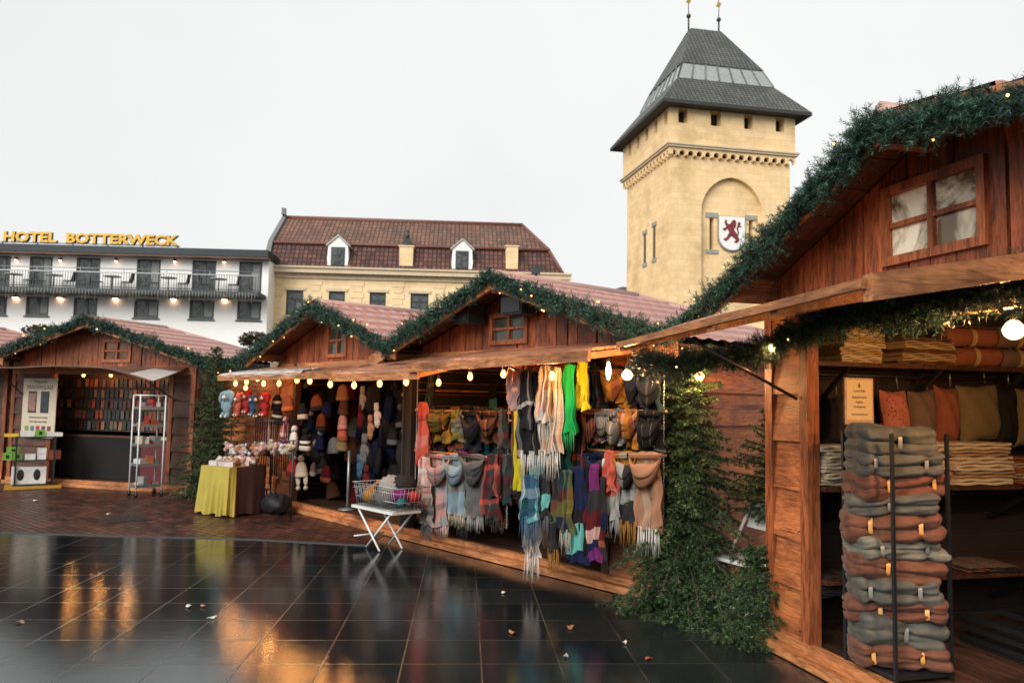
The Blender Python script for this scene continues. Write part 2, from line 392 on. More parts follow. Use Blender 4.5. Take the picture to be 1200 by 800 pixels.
def lap_planks(mb, x0, x1, z0, z1, h=.3, th=.03, y=0.0, rr=None):
    """horizontal lap boards on a front, lower edge standing proud"""
    z = z0; i = 0
    while z < z1 - .02:
        zt = min(z + h, z1); j0 = -.006 * ((i * 7) % 3); b = th + .012 + .004 * ((i * 5) % 3); wob = (.012 * math.sin(i * 2.3 + x0))
        n = max(1, int((x1 - x0) / .5)); pts = []
        vs = []
        for k in range(n + 1):
            x = x0 + (x1 - x0) * k / n; dz = wob * (k / n) + .006 * math.sin(k * 1.7 + i)
            vs += [(x, y - b, z - .012 + dz), (x, y, z - .012 + dz), (x, y, zt), (x, y - th * .45, zt)]
        fs = []
        for k in range(n):
            a = k * 4; c = a + 4
            fs += [(a, c, c + 3, a + 3), (a + 3, c + 3, c + 2, a + 2), (a + 1, a, a, a)[:0] or (a, a + 1, c + 1, c), (a + 1, a + 2, c + 2, c + 1)]
        fs += [(0, 3, 2, 1), (n * 4, n * 4 + 1, n * 4 + 2, n * 4 + 3)]
        mb.add(vs, fs); z += h; i += 1
    return mb

def nails(mb, x0, x1, z0, z1, h):
    z = z0
    while z < z1 - .1:
        for x in (x0 + .04, x0 + .05, x1 - .08, x1 - .07):
            for dz in (.05, h - .07):
                c = (x, -.043 + .022 * dz / h, z + dz + .01 * math.sin(x * 90 + z * 7)); mb.tube([c, (c[0], c[1] - .004, c[2])], .0045, 6, 1)
        z += h

def lap_side(mb, x, out, y0, y1, z0, z1, h=.3, th=.03):
    z = z0; i = 0
    while z < z1 - .02:
        zt = min(z + h, z1); b = (th + .012) * out
        mb.hexa([(x, y0, z - .01), (x + b, y0, z - .01), (x + b, y1, z - .01), (x, y1, z - .01), (x, y0, zt), (x + th * .45 * out, y0, zt), (x + th * .45 * out, y1, zt), (x, y1, zt)])
        z += h; i += 1

def cabin(label, fr, x0, x1, dep, ze, za, op, lint, group, hip=None, win=None, awn=None, rratio=1.0, front_over=.42, side_over=.3, xc=None,
          boards=.14, dark=False, seed=0, base_h=.13, posts=(), sill=True, winpale=None, lap=.3):
    rr = random.Random(seed); xc = (x0 + x1) / 2 if xc is None else xc
    T = empty('market_cabin', fr.o, fr.rz, label, 'cabin', group)
    sl = (za - ze) / ((x1 - x0) / 2 + side_over); zr = lambda x: za - abs(x - xc) * (sl if x < xc else sl * rratio)
    lp, ly, bz = (DARKX, DARKX, WOODZ) if dark else (LAPX, LAPY, WOODZ)
    # gable boards
    mb = MB(); x = x0
    wx0 = wx1 = None
    if win: wx0, wx1, wz0, wz1 = win
    while x < x1 - .02:
        wv = boards * rr.uniform(.8, 1.25); xe = min(x + wv, x1); gap = .006 + (.02 if rr.random() < .18 else 0)
        def piece(zb0, zt0, zt1, a, b):
            y = -.03 - rr.uniform(0, .008)
            mb.hexa([(a, y, zb0), (b, y, zb0), (b, 0, zb0), (a, 0, zb0), (a, y, zt0), (b, y, zt1), (b, 0, zt1), (a, 0, zt0)])
        a, b = x, xe - gap
        if a < xc < b: b = xe = xc; 
        ta, tb = zr(a) - .02, zr(b) - .02
        if win and b > wx0 and a < wx1:
            if a < wx0: xe = wx0; b = wx0 - .002; tb = zr(b) - .02; piece(lint[1], ta, tb, a, b)
            else:
                if b > wx1: xe = wx1; b = wx1 - .002
                tb = zr(b) - .02
                if wz0 > lint[1] + .03: piece(lint[1], wz0, wz0, a, b)
                if min(ta, tb) > wz1 + .03: piece(wz1, ta, tb, a, b)
        elif min(ta, tb) > lint[1] + .01: piece(lint[1], ta, tb, a, b)
        x = xe
    mb.ob('gable_wall', bz, T)
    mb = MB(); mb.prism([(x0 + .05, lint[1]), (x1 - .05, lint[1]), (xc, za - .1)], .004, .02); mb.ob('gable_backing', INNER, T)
    # front wall beside the opening
    if op:
        if op[0] - x0 > .12: lap_planks(MB_ := MB(), x0, op[0], base_h, lint[1], lap); nails(MB_, x0, op[0], base_h, lint[1], lap) if lap > .31 else 0; MB_.ob('front_wall', [lp, BLACK], T)
        if x1 - op[1] > .12: lap_planks(MB_ := MB(), op[1], x1, base_h, lint[1], lap); MB_.ob('front_wall', lp, T)
    else: lap_planks(MB_ := MB(), x0, x1, base_h, lint[1], lap); MB_.ob('front_wall', lp, T)
    # side and back walls, with a dark lining inside
    mb = MB(); lap_side(mb, x0, -1, .0, dep, .02, ze + .05); mb.ob('side_wall', ly, T); mb = MB(); lap_side(mb, x1, 1, .0, dep, .02, ze + .05); mb.ob('side_wall', ly, T)
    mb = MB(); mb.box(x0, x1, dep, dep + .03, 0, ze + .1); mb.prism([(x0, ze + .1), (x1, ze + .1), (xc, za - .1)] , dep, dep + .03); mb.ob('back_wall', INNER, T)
    for sx, s_ in ((x0, 1), (x1, -1)):
        mb = MB()
        z = .01
        while z < ze + .05:
            mb.box(min(sx + .004 * s_, sx + .02 * s_), max(sx + .004 * s_, sx + .02 * s_), .03, dep, z, min(z + .14, ze + .05)); z += .147
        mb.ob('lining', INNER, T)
    # floor, sill, posts, lintel
    mb = MB(); y = 0.0
    while y < dep: mb.box(x0 + .02, x1 - .02, y, min(y + .138, dep), .03, base_h - .015); y += .145
    mb.ob('floor', FLOORB, T)
    if sill: mb = MB(); mb.box(x0, x1, -.065, -.004, 0.01, base_h); mb.box(x0, x1, -.15, -.068, .008, base_h * .55); mb.ob('sill_beam', BEAMX, T)
    mb = MB(); mb.box(x0, x1, -.045, .03, lint[0], lint[1] + .004); mb.ob('lintel', BEAMX, T)
    for px_ in [x0 + .045, x1 - .045] + ([op[0], op[1]] if op else []) + list(posts):
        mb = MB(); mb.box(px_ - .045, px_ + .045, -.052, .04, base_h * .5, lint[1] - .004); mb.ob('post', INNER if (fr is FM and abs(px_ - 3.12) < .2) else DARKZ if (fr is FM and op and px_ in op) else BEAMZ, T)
    # roof
    mb = MB()
    for xe in (x0 - side_over, x1 + side_over): tile_roof(mb, xc, xe, za + .05, sl * (rratio if xe > xc else 1), -front_over, dep + .15, hip)
    rf = mb.ob('roof', TILE, T)
    mb = MB(); hy = hip[0] if hip else dep + .15
    mb.tube([(xc, -front_over - .02, za + .06), (xc, hy, za + .06)], .055, 8)
    if hip:
        for sg in (-1, 1):
            # where the hip meets the slopes
            yb = dep + .15; dz = (yb - hip[0]) * hip[1]; mb.tube([(xc, hip[0], za + .06), (xc + sg * dz / sl, yb, za + .06 - dz)], .045, 8)
    mb.ob('ridge_cap', TILECAP, rf)
    mb = MB()
    for sg, xe in ((-1, x0 - side_over), (1, x1 + side_over)):
        Lx = abs(xe - xc); n = 7
        for k in range(n):
            a, b = xc + sg * Lx * k / n, xc + sg * (Lx * (k + 1) / n - .008); yb = dep + .1 if not hip else hip[0]
            for (q0, q1) in (((-front_over + .03), yb),):
                mb.hexa([(a, q0, zr(a) + .0), (b, q0, zr(b)), (b, q1, zr(b)), (a, q1, zr(a)), (a, q0, zr(a) + .02), (b, q0, zr(b) + .02), (b, q1, zr(b) + .02), (a, q1, zr(a) + .02)])
    mb.ob('roof_lining', DARKX, T)
    for sg, xe in ((-1, x0 - side_over), (1, x1 + side_over)):
        mb = MB(); y0 = -front_over
        mb.hexa([(xc + .001 * sg, y0 - .028, zr(xc) - .1), (xe, y0 - .028, zr(xe) - .1), (xe, y0, zr(xe) - .1), (xc + .001 * sg, y0, zr(xc) - .1),
                 (xc + .001 * sg, y0 - .028, zr(xc) + .055), (xe, y0 - .028, zr(xe) + .055), (xe, y0, zr(xe) + .055), (xc + .001 * sg, y0, zr(xc) + .055)])
        mb.ob('barge_board', BEAMX, T)
    for xx in (x0 + .1, xc, x1 - .1):
        mb = MB(); mb.box(xx - .04, xx + .04, -front_over + .01, -.035, zr(xx) - .13, zr(xx) - .045); mb.ob('purlin', BEAMY, T)
    if win:
        fw = .032; mb = MB(); y0, y1 = -.06, -.0
        mb.box(wx0 - .02, wx0 + fw, y0, y1, wz0 - .02, wz1 + .02); mb.box(wx1 - fw, wx1 + .02, y0, y1, wz0 - .02, wz1 + .02)
        mb.box(wx0 + fw, wx1 - fw, y0, y1, wz0 - .02, wz0 + fw); mb.box(wx0 + fw, wx1 - fw, y0, y1, wz1 - fw, wz1 + .02)
        xm, zm = (wx0 + wx1) / 2, (wz0 + wz1) / 2
        mb.box(xm - .018, xm + .018, y0 + .008, y1, wz0 + fw, wz1 - fw); mb.box(wx0 + fw, xm - .018, y0 + .012, y1, zm - .014, zm + .014); mb.box(xm + .018, wx1 - fw, y0 + .012, y1, zm - .014, zm + .014)
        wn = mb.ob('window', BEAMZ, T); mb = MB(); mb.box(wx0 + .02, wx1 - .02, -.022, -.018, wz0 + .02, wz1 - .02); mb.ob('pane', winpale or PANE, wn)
    for awn in ([awn] if awn and not isinstance(awn, list) else awn or []):
        ax0, ax1, zh, yf, zf = awn[:5]; n = int(yf / .15); tw = awn[6] if len(awn) > 6 else 0; thin = len(awn) > 7
        def az_(x, q): return zh + (zf + tw * (x - ax0) / (ax1 - ax0) - zh) * q
        mb = MB()
        for k in range(n):                       # boards running along the front
            a, b = k / n, (k + 1) / n - .02; ya, yb = -.06 - yf * a, -.06 - yf * b; m = 8
            xs = [ax0 + (ax1 - ax0) * j / m for j in range(m + 1)]; wv = lambda x, q: .012 * q * math.sin(x * 3.1 + seed)
            for j in range(m):
                x_, xn = xs[j], xs[j + 1] - (.004 if j == m - 1 else 0); V = [(x_, yb, az_(x_, b) + wv(x_, b)), (xn, yb, az_(xn, b) + wv(xn, b)), (xn, ya, az_(xn, a) + wv(xn, a)), (x_, ya, az_(x_, a) + wv(x_, a))]
                V = V + [(p, q, r + .022) for p, q, r in V]; mb.hexa(V)
        A = mb.ob('awning', AWN, T); m2 = MB(); y0, y1 = -.06 - yf - .03, -.062 - yf; hz = .03 if thin else .075
        m2.hexa([(ax0, y0, az_(ax0, 1) - hz), (ax1, y0, az_(ax1, 1) - hz), (ax1, y1, az_(ax1, 1) - hz), (ax0, y1, az_(ax0, 1) - hz), (ax0, y0, az_(ax0, 1) + .012), (ax1, y0, az_(ax1, 1) + .012), (ax1, y1, az_(ax1, 1) + .012), (ax0, y1, az_(ax0, 1) + .012)])
        nb = int((ax1 - ax0) / .8) + 1
        for k in range(nb + 1):
            xx = ax0 + .03 + (ax1 - ax0 - .06) * k / nb; hb = .082 if (thin and k == nb) else .055; tp = .03 if (thin and k == nb) else -.003
            if thin and k == nb: xx += .035
            tgt = m2
            if thin and k == nb: m2.ob('awning_frame', BEAMX, A); m2 = MB()
            m2.hexa([(xx - .03, -.06 - yf, az_(xx, 1) - hb), (xx + .03, -.06 - yf, az_(xx, 1) - hb), (xx + .03, -.06, zh - hb), (xx - .03, -.06, zh - hb), (xx - .03, -.06 - yf, az_(xx, 1) + tp), (xx + .03, -.06 - yf, az_(xx, 1) + tp), (xx + .03, -.06, zh + tp), (xx - .03, -.06, zh + tp)])
        m2.ob('awning_frame', BEAMY2 if thin else BEAMX, A)
        if fr is FM and x0 < 0: m3 = MB(); P = [[(ax0 - .02 + (ax1 - ax0) * .75 * k / 24, -.06 - yf * v + .0, az_(ax0, v) + .03 + .01 * math.sin(k * 1.7 + v * 5)) for k in range(25)] for v in (.62, .75, .88, 1.0)] + [[(ax0 - .02 + (ax1 - ax0) * .75 * k / 24, -.06 - yf - .038, az_(ax0, 1) - .012 + .01 * math.sin(k * 1.1)) for k in range(25)]]; m3.grid(P); m3.ob('rain_film', M_('white_film', (.5, .46, .42), .35, .1, 4), A)
        for xx in awn[5]:
            m2 = MB(); m2.tube([(xx, -.06, 1.75), (xx, -.06 - yf * .75, zh + (zf - zh) * .75 - .05)], .011, 6); m2.ob('stay_bar', BLACK, A)
    return T, zr

def pane_mat(name, c0, c1, rough=.08):
    m, nt, b = newmat(name); v = coords(nt, 'Object'); n = noise(nt, v, 2.6, 4, .6, 1.5)
    nt.links.new(ramp(nt, n, [(.38, c0), (.56, c1)]), b.inputs['Base Color']); b.inputs['Roughness'].default_value = rough; b.inputs['IOR'].default_value = 1.5
    bump(nt, b, noise(nt, v, 3, 2), .1, .02); return m
PANE = pane_mat('cabin_glass', (.02, .022, .02), (.06, .06, .05))
PANE_L = pane_mat('boarded_glass', (.10, .035, .015), (.2, .08, .035))
PANE_R = pane_mat('painted_reflection_glass', (.12, .08, .04), (.85, .76, .58), .05)  # opaque pane, bright reflections painted into its colour as pale patches

BEAMY2 = wood('beam_wood_edge', (.2, .07, .025), (.66, .28, .11), 'y', var=.05)
gL, gM = 'cabins in the left row', 'cabins in the middle row'
XL = -4.1; M2ZA = 2.95; RZA = 3.25
cabin('wooden cabin of the phone case stall with draped cloth awning', FL, XL, 0, 2.2, 2.3, 3.0, (XL + .95, -.5), (2.06, 2.2), gL, hip=(1.6, .55),
      win=(-2.02, -1.42, 2.3, 2.68), dark=True, seed=1, winpale=PANE_L)
cabin('wooden cabin cut by the left edge, behind the black shelf rack', FL, 2 * XL - .1, XL - .1, 2.2, 2.3, 3.0, (2 * XL + .5, XL - .65), (2.06, 2.2), gL, hip=(1.6, .55), dark=True, seed=2)
MX0, MX1, MX2 = -.55, 3.12, 7.22
cabin('smaller wooden cabin of the hat stall with hanging woolly hats', FM, MX0, MX1, 2.4, 2.27, 2.98, (.06, MX1 - .02), (2.1, 2.22), gM, hip=(1.7, .55),
      win=(1.06, 1.58, 2.3, 2.75), awn=(-.72, 2.95, 2.16, .85, 2.01, ()), seed=3)
cabin('wooden cabin of the scarf stall with two black loudspeakers in its gable', FM, MX1 + .02, MX2, 2.4, 2.17, M2ZA, (MX1 + .05, 6.42), (2.14, 2.26), gM, hip=(1.9, .55),
      win=(4.72, 5.3, 2.33, 2.64), awn=[(3.0, 4.75, 2.2, .95, 1.97, (), .01), (4.62, 7.15, 2.235, 1.0, 2.05, (5.85,), .05)], seed=4)
cabin('large wooden cabin of the blanket stall at the right edge', FRR, -.1, 3.3, 2.3, 2.44, RZA, (.36, 2.75), (2.2, 2.34), None,
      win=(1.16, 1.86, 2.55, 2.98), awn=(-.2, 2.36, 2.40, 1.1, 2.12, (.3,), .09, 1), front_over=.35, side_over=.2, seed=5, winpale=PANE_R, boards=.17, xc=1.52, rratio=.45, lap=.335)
# ------------------------------------------------------------------ buildings beyond the market
def wall_holes(mb, x0, x1, z0, z1, holes, rd, mi=0, y=0.0):
    xs = sorted({x0, x1, *[h[0] for h in holes], *[h[1] for h in holes]}); zs = sorted({z0, z1, *[h[2] for h in holes], *[h[3] for h in holes]})
    for i in range(len(xs) - 1):
        for j in range(len(zs) - 1):
            cx, cz = (xs[i] + xs[i + 1]) / 2, (zs[j] + zs[j + 1]) / 2
            if any(h[0] < cx < h[1] and h[2] < cz < h[3] for h in holes): continue
            mb.add([(xs[i], y, zs[j]), (xs[i + 1], y, zs[j]), (xs[i + 1], y, zs[j + 1]), (xs[i], y, zs[j + 1])], [(0, 1, 2, 3)], mi)
    for a, b, c, d in holes:
        mb.add([(a, y, c), (b, y, c), (b, y, d), (a, y, d), (a, y + rd, c), (b, y + rd, c), (b, y + rd, d), (a, y + rd, d)],
               [(0, 4, 5, 1), (1, 5, 6, 2), (2, 6, 7, 3), (3, 7, 4, 0)], mi)
PLASTER = M_('white_plaster', (.85, .845, .83), .8, .03, .5, .1, 30)
GLASSD = pane_mat('dark_window_glass', (.02, .028, .03), (.09, .1, .1), .06)
CURT = M_('pale_curtain', (.2, .21, .2), .5, .25, 3)
FRAMED = M_('anthracite_frame', (.022, .028, .03), .4, .1)
def stone(name, c0, c1, mort, bw=.6, bh=.3, ms=.008):
    m, nt, b = newmat(name); tc = N(nt, 'ShaderNodeTexCoord'); sp = N(nt, 'ShaderNodeSeparateXYZ'); nt.links.new(tc.outputs['Object'], sp.inputs[0])
    cb = N(nt, 'ShaderNodeCombineXYZ'); nt.links.new(math_(nt, 'ADD', sp.outputs[0], sp.outputs[1]), cb.inputs[0]); nt.links.new(sp.outputs[2], cb.inputs[1])
    br = N(nt, 'ShaderNodeTexBrick'); br.inputs['Scale'].default_value = 1; br.inputs['Brick Width'].default_value = bw; br.inputs['Row Height'].default_value = bh; br.inputs['Mortar Size'].default_value = ms
    br.inputs['Color1'].default_value = (*c0, 1); br.inputs['Color2'].default_value = (*c1, 1); br.inputs['Mortar'].default_value = (*mort, 1); nt.links.new(cb.outputs[0], br.inputs['Vector'])
    n = noise(nt, tc.outputs['Object'], .5, 6, .65); c = mixc(nt, 1.0, br.outputs[0], ramp(nt, n, [(.32, (.74, .71, .66)), (.5, (.98, .97, .95)), (.7, (1.08, 1.07, 1.06))]), 'MULTIPLY')
    nt.links.new(c, b.inputs['Base Color']); b.inputs['Roughness'].default_value = .85; bump(nt, b, br.outputs['Fac'], .2, .01); return m
MARL = stone('yellow_marl_stone', (.86, .63, .36), (.77, .55, .29), (.68, .48, .25), .62, .3)
MARLH = stone('house_yellow_stone', (.82, .64, .39), (.79, .61, .36), (.7, .54, .32), .7, .34)
TRIMY = M_('pale_stone_trim', (.6, .48, .33), .8, .12, 2)
GREYST = M_('grey_stone', (.3, .3, .28), .8, .15, 3)

# ---- hotel
pL = at(0, 285, 42); ez = pL.z; pR = zplane(316, 293, ez); FH = Fr(pL, pR - pL); HW = (Vector((pR.x, pR.y, 0)) - FH.o).length; ez -= .3
H = empty('hotel_building', FH.o, FH.rz, 'long white flat roofed hotel with a balcony along its top floor', 'building')
P = FH.pick; X0 = -6.0
up = [(-5, 12), (34, 61), (89, 117), (160, 188), (225, 253), (280, 307)]; lo = [(-4, 8), (30, 57), (86, 114), (157, 186), (222, 251), (278, 306)]
zt = P(150, 303)[1]; zb = P(150, 342)[1]; zlt = P(150, 350)[1]; zlb = P(150, 372)[1]
holes = []; UP = []; LO = []
for a, b in up: h = (P(a, 320)[0], P(b, 320)[0], zb, zt); UP.append(h); holes.append(h)
for a, b in lo: h = (P(a, 360)[0], P(b, 360)[0], zlb, zlt); LO.append(h); holes.append(h)
mb = MB(); wall_holes(mb, X0, HW, 0, ez - .25, holes, .16); mb.box(X0, X0 + .02, .002, 11, 0, ez - .25); mb.box(HW - .02, HW, .002, 11, 0, ez - .25); mb.box(X0, HW, 10.98, 11, 0, ez - .25); mb.ob('wall', PLASTER, H)
mb = MB(); mb.box(X0 - .3, HW + .12, -.75, 11.2, ez - .22, ez + .16); mb.ob('roof', M_('roof_fascia', (.012, .02, .024), .6), H)
mb = MB(); mb.box(X0 - .3, HW + .1, -.7, -.02, ez - .3, ez - .225); mb.ob('soffit', M_('soffit_brown', (.2, .12, .09), .7), H)
for i, h in enumerate(UP + LO):
    mb = MB(); f = .09; a, b, c, d = h; y0, y1 = .08, .15; m = (a + b) / 2
    for q in ((a, a + f, c, d), (b - f, b, c, d), (a + f, b - f, c, c + f), (a + f, b - f, d - f, d), (m - .09, m + .09, c + f, d - f)): mb.box(q[0], q[1], y0, y1, q[2], q[3])
    if i >= len(UP): mb.box(a - .07, b + .07, -.06, .0, c - .09, c - .01)
    wn = mb.ob('window' if i >= len(UP) else 'balcony_door', FRAMED, H)
    mb = MB(); mb.box(a + .03, b - .03, .12, .125, c + .03, d - .03); mb.ob('pane', GLASSD, wn)
    if i % 2 or i > 8: mb = MB(); mb.box(m + .1, b - f - .04, .10, .105, c + f + .05, d - f - .04); mb.ob('blind', CURT, wn)
bz0 = P(150, 346)[1]; bz1 = P(150, 341)[1] ; by = -1.5
mb = MB(); mb.box(X0, HW - .1, by, -.005, bz0 - .05, bz1 - .08); mb.ob('balcony', M_('balcony_slab', (.035, .045, .05), .6), H)
bal = H.children[-1]
rz0, rz1 = bz1 - .08, FH.pick(150, 320, by)[1]
mb = MB(); x = X0
while x < HW - .1: mb.box(x, x + .022, by + .02, by + .042, rz0 - .3, rz1); x += .135
mb.box(X0, HW - .1, by + .01, by + .05, rz0 + .06, rz0 + .1); mb.ob('railing', FRAMED, bal)
mb = MB(); mb.box(X0, HW - .1, by, by + .06, rz1, rz1 + .05); mb.tube([(X0, by + .03, rz1 + .22), (HW - .1, by + .03, rz1 + .22)], .025, 6)
x = X0
while x < HW: mb.box(x, x + .03, by + .02, by + .04, rz1, rz1 + .22); x += 2.2
mb.ob('handrail', GREYM, bal)
# icicle lights below the balcony
mb = MB(); x = X0; rr = random.Random(3)
while x < HW - .2: l = rr.choice([.25, .4, .55, .35]); mb.tube([(x, by - .02, rz0 - .05), (x, by - .02, rz0 - .1 - l)], .008, 4); x += .16
o = mb.ob('icicle_light_curtain', M_('icicle_wire', (.5, .48, .42), .5)); o.location = FH.o; o.rotation_euler = (0, 0, FH.rz); tag(o, 'curtain of icicle light strings hanging below the hotel balcony', 'string lights')
# balcony chairs and tables
def balc_chair(x, flip):
    T = empty('balcony_chair', FH.W(x, -.75, rz0 + .003), FH.rz + (PI if flip else 0), None, 'chair', 'dark chairs on the hotel balcony')
    mb = MB(); mb.box(-.22, .22, -.2, .2, .42, .46); mb.ob('seat', FRAMED, T); mb = MB(); mb.hexa([(-.24, -.2, .46), (-.2, -.2, .46), (-.2, .2, .46), (-.24, .2, .46), (-.34, -.2, .95), (-.3, -.2, .95), (-.3, .2, .95), (-.34, .2, .95)]); mb.ob('backrest', FRAMED, T)
    for sx in (-.18, .18):
        mb = MB(); mb.tube([(sx * 1.1, -.17, 0), (sx, -.17, .42)], .014, 5); mb.tube([(sx * 1.1, .17, 0), (sx, .17, .42)], .014, 5); mb.ob('leg', FRAMED, T)
    return T
spots = [26, 72, 139, 204, 262]
for i, px in enumerate(spots):
    xx = P(px, 335)[0]
    T = empty('balcony_table', FH.W(xx, -.8, rz0 + .003), FH.rz, ['white bistro table on the balcony left of the second door', 'white bistro table between the second and third balcony doors', 'white bistro table between the third and fourth balcony doors', 'white bistro table between the fourth and fifth balcony doors', 'white bistro table between the two rightmost balcony doors'][i], 'table', 'bistro tables on the hotel balcony')
    mb = MB(); mb.lathe([(.42, .70), (.43, .73), (.42, .75)], n=16); mb.ob('tabletop', M_('table_white', (.7, .7, .68), .5), T); mb = MB(); mb.lathe([(.28, 0), (.04, .03), (.035, .7)], n=10); mb.ob('pedestal', FRAMED, T)
    for k, dx in enumerate((-.75, .75)):
        c = balc_chair(xx + dx, k == 1); c['label'] = 'dark balcony chair %s the %s bistro table' % (('left of', 'right of')[k], ['first', 'second', 'third', 'fourth', 'fifth'][i])
# lamps on the facade
for row, (pys, pxs) in enumerate(((304, [19, 71, 136, 205, 263]), (349, [18, 70, 135, 203, 263]))):
    for i, px in enumerate(pxs):
        x, z = P(px, pys + px * .01, -.12)
        T = empty('wall_lamp', FH.W(x, 0, z), FH.rz, ('warm lit spot lamp on the white wall above the balcony, %s from the left' if row == 0 else 'warm lit lamp under the balcony shining down the white wall, %s from the left') % ['first', 'second', 'third', 'fourth', 'fifth'][i], 'lamp', ['spot lamps over the balcony', 'downlights under the balcony'][row])
        mb = MB(); mb.box(-.04, .04, -.1, -.002, .02, .06); mb.tube([(0, -.14, .12), (0, -.16, -.02)], .07, 10) if row == 0 else mb.box(-.18, .18, -.25, -.002, .03, .1)
        mb.ob('housing', FRAMED, T); mb = MB(); mb.tube([(0, -.161, -.022), (0, -.165, -.06)], .055, 10) if row == 0 else mb.box(-.12, .12, -.2, -.06, .0, .028); mb.ob('lamp_glass', emit('lamp_lit', (1, .6, .35), 7), T)
# roof sign
def text(name, s, size, mat, parent=None, ext=.0, sx=1.0, align='CENTER', loc=(0, 0, 0), rot=(PI / 2, 0, 0), bold=0.0, sp=1.0):
    c = bpy.data.curves.new(name, 'FONT'); c.body = s; c.size = size; c.extrude = ext; c.align_x = align; c.offset = bold; c.space_character = sp; c.materials.append(mat); c.resolution_u = 2
    o = bpy.data.objects.new('temporary', c); COL.objects.link(o); o.location = loc; o.rotation_euler = rot; o.scale = (sx, 1, 1)
    bpy.context.view_layer.update(); me = bpy.data.meshes.new_from_object(o.evaluated_get(bpy.context.evaluated_depsgraph_get())); q = bpy.data.objects.new(name, me); COL.objects.link(q)
    q.location = loc; q.rotation_euler = rot; q.scale = (sx, 1, 1); bpy.data.objects.remove(o)
    if parent: q.parent = parent
    return q
GOLD = M_('gold_letters', (.46, .26, .018), .35, .15, 4, metal=.3)
xa, za_ = P(7, 284); xb, _ = P(211, 286)
T = empty('roof_sign', FH.W(0, 0, ez + .16), FH.rz, 'gold capital letters of the hotel name on a rail above the white hotel', 'sign')
tx = text('lettering', 'HOTEL  BOTTERWECK', .72, GOLD, T, .05, 1.0, 'LEFT', (xa, -.3, .22), bold=.026)
bpy.context.view_layer.update(); wd = tx.dimensions.x; tx.scale = ((xb - xa) / max(wd, .1), 1, 1)
te = text('lettering_edge', 'HOTEL  BOTTERWECK', .72, FRAMED, T, .05, 1.0, 'LEFT', (xa - .02, -.2, .2), bold=.05); te.scale = tx.scale
mb = MB(); mb.box(xa - .1, xb + .1, -.34, -.28, .14, .18)
for k in range(6): q = xa + (xb - xa) * k / 5; mb.box(q - .03, q + .03, -.34, -.28, 0.002, .14)
mb.ob('rail', FRAMED, T)

# ---- yellow mansard house
pL = at(317, 312, 44); ez2 = pL.z; pR = zplane(668, 322, ez2); FY = Fr(pL, pR - pL); YW = (Vector((pR.x, pR.y, 0)) - FY.o).length; P = FY.pick
Y = empty('mansard_house', FY.o, FY.rz, 'yellow stone house with brown tiled mansard roof and two white dormers', 'building')
def tiles(name, c0, c1, bw=.25, bh=.34):
    m, nt, b = newmat(name); tc = N(nt, 'ShaderNodeTexCoord'); sp = N(nt, 'ShaderNodeSeparateXYZ'); nt.links.new(tc.outputs['Object'], sp.inputs[0])
    cb = N(nt, 'ShaderNodeCombineXYZ'); nt.links.new(math_(nt, 'ADD', sp.outputs[0], math_(nt, 'MULTIPLY', sp.outputs[1], .001)), cb.inputs[0]); nt.links.new(math_(nt, 'MULTIPLY', sp.outputs[2], 1.25), cb.inputs[1])
    br = N(nt, 'ShaderNodeTexBrick'); br.offset = 0; br.inputs['Scale'].default_value = 1; br.inputs['Brick Width'].default_value = bw; br.inputs['Row Height'].default_value = bh; br.inputs['Mortar Size'].default_value = .035; br.inputs['Mortar Smooth'].default_value = .7
    br.inputs['Color1'].default_value = (*c0, 1); br.inputs['Color2'].default_value = (*c1, 1); br.inputs['Mortar'].default_value = (*sc(c0, .35), 1); nt.links.new(cb.outputs[0], br.inputs['Vector'])
    n = noise(nt, tc.outputs['Object'], .8, 5, .7); c = mixc(nt, 1.0, br.outputs[0], ramp(nt, n, [(.3, (.65, .65, .65)), (.7, (1.3, 1.25, 1.2))]), 'MULTIPLY')
    nt.links.new(c, b.inputs['Base Color']); b.inputs['Roughness'].default_value = .55; bump(nt, b, math_(nt, 'SUBTRACT', 1.0, br.outputs['Fac']), .9, .05); return m
TB = tiles('brown_roof_tiles', (.12, .054, .032), (.21, .10, .06)); TB2 = tiles('dark_red_roof_tiles', (.06, .024, .02), (.16, .06, .045))
zb_ = P(350, 282)[1]; rdg = at(325, 253, 47.5).z; xr = FY.pick(612, 262, 3.8)[0]; D = 9.0; inset = .7
wnd = [(335, 355), (385, 404), (433, 452), (481, 502), (528, 548), (577, 597)]
hl = [(P(a, 355)[0], P(b, 355)[0], P(a, 369)[1] if i == 0 else P(345, 368)[1], P(345, 340)[1]) for i, (a, b) in enumerate(wnd)]
hl = [(a, b, hl[0][2], hl[0][3]) for a, b, _, _ in hl]
lowh = [(a, b, c - 3.2, c - 1.2) for a, b, c, d in hl]
mb = MB(); wall_holes(mb, 0, YW - .3, 0, ez2 - .35, hl + lowh, .2); mb.add([(0, 0, 0), (0, D, 0), (0, D, ez2 - .35), (0, 0, ez2 - .35)], [(0, 3, 2, 1)]); mb.add([(YW - .3, 0, 0), (YW - .3, D, 0), (YW - .3, D, ez2 - .35), (YW - .3, 0, ez2 - .35)], [(0, 1, 2, 3)]); mb.ob('wall', MARLH, Y)
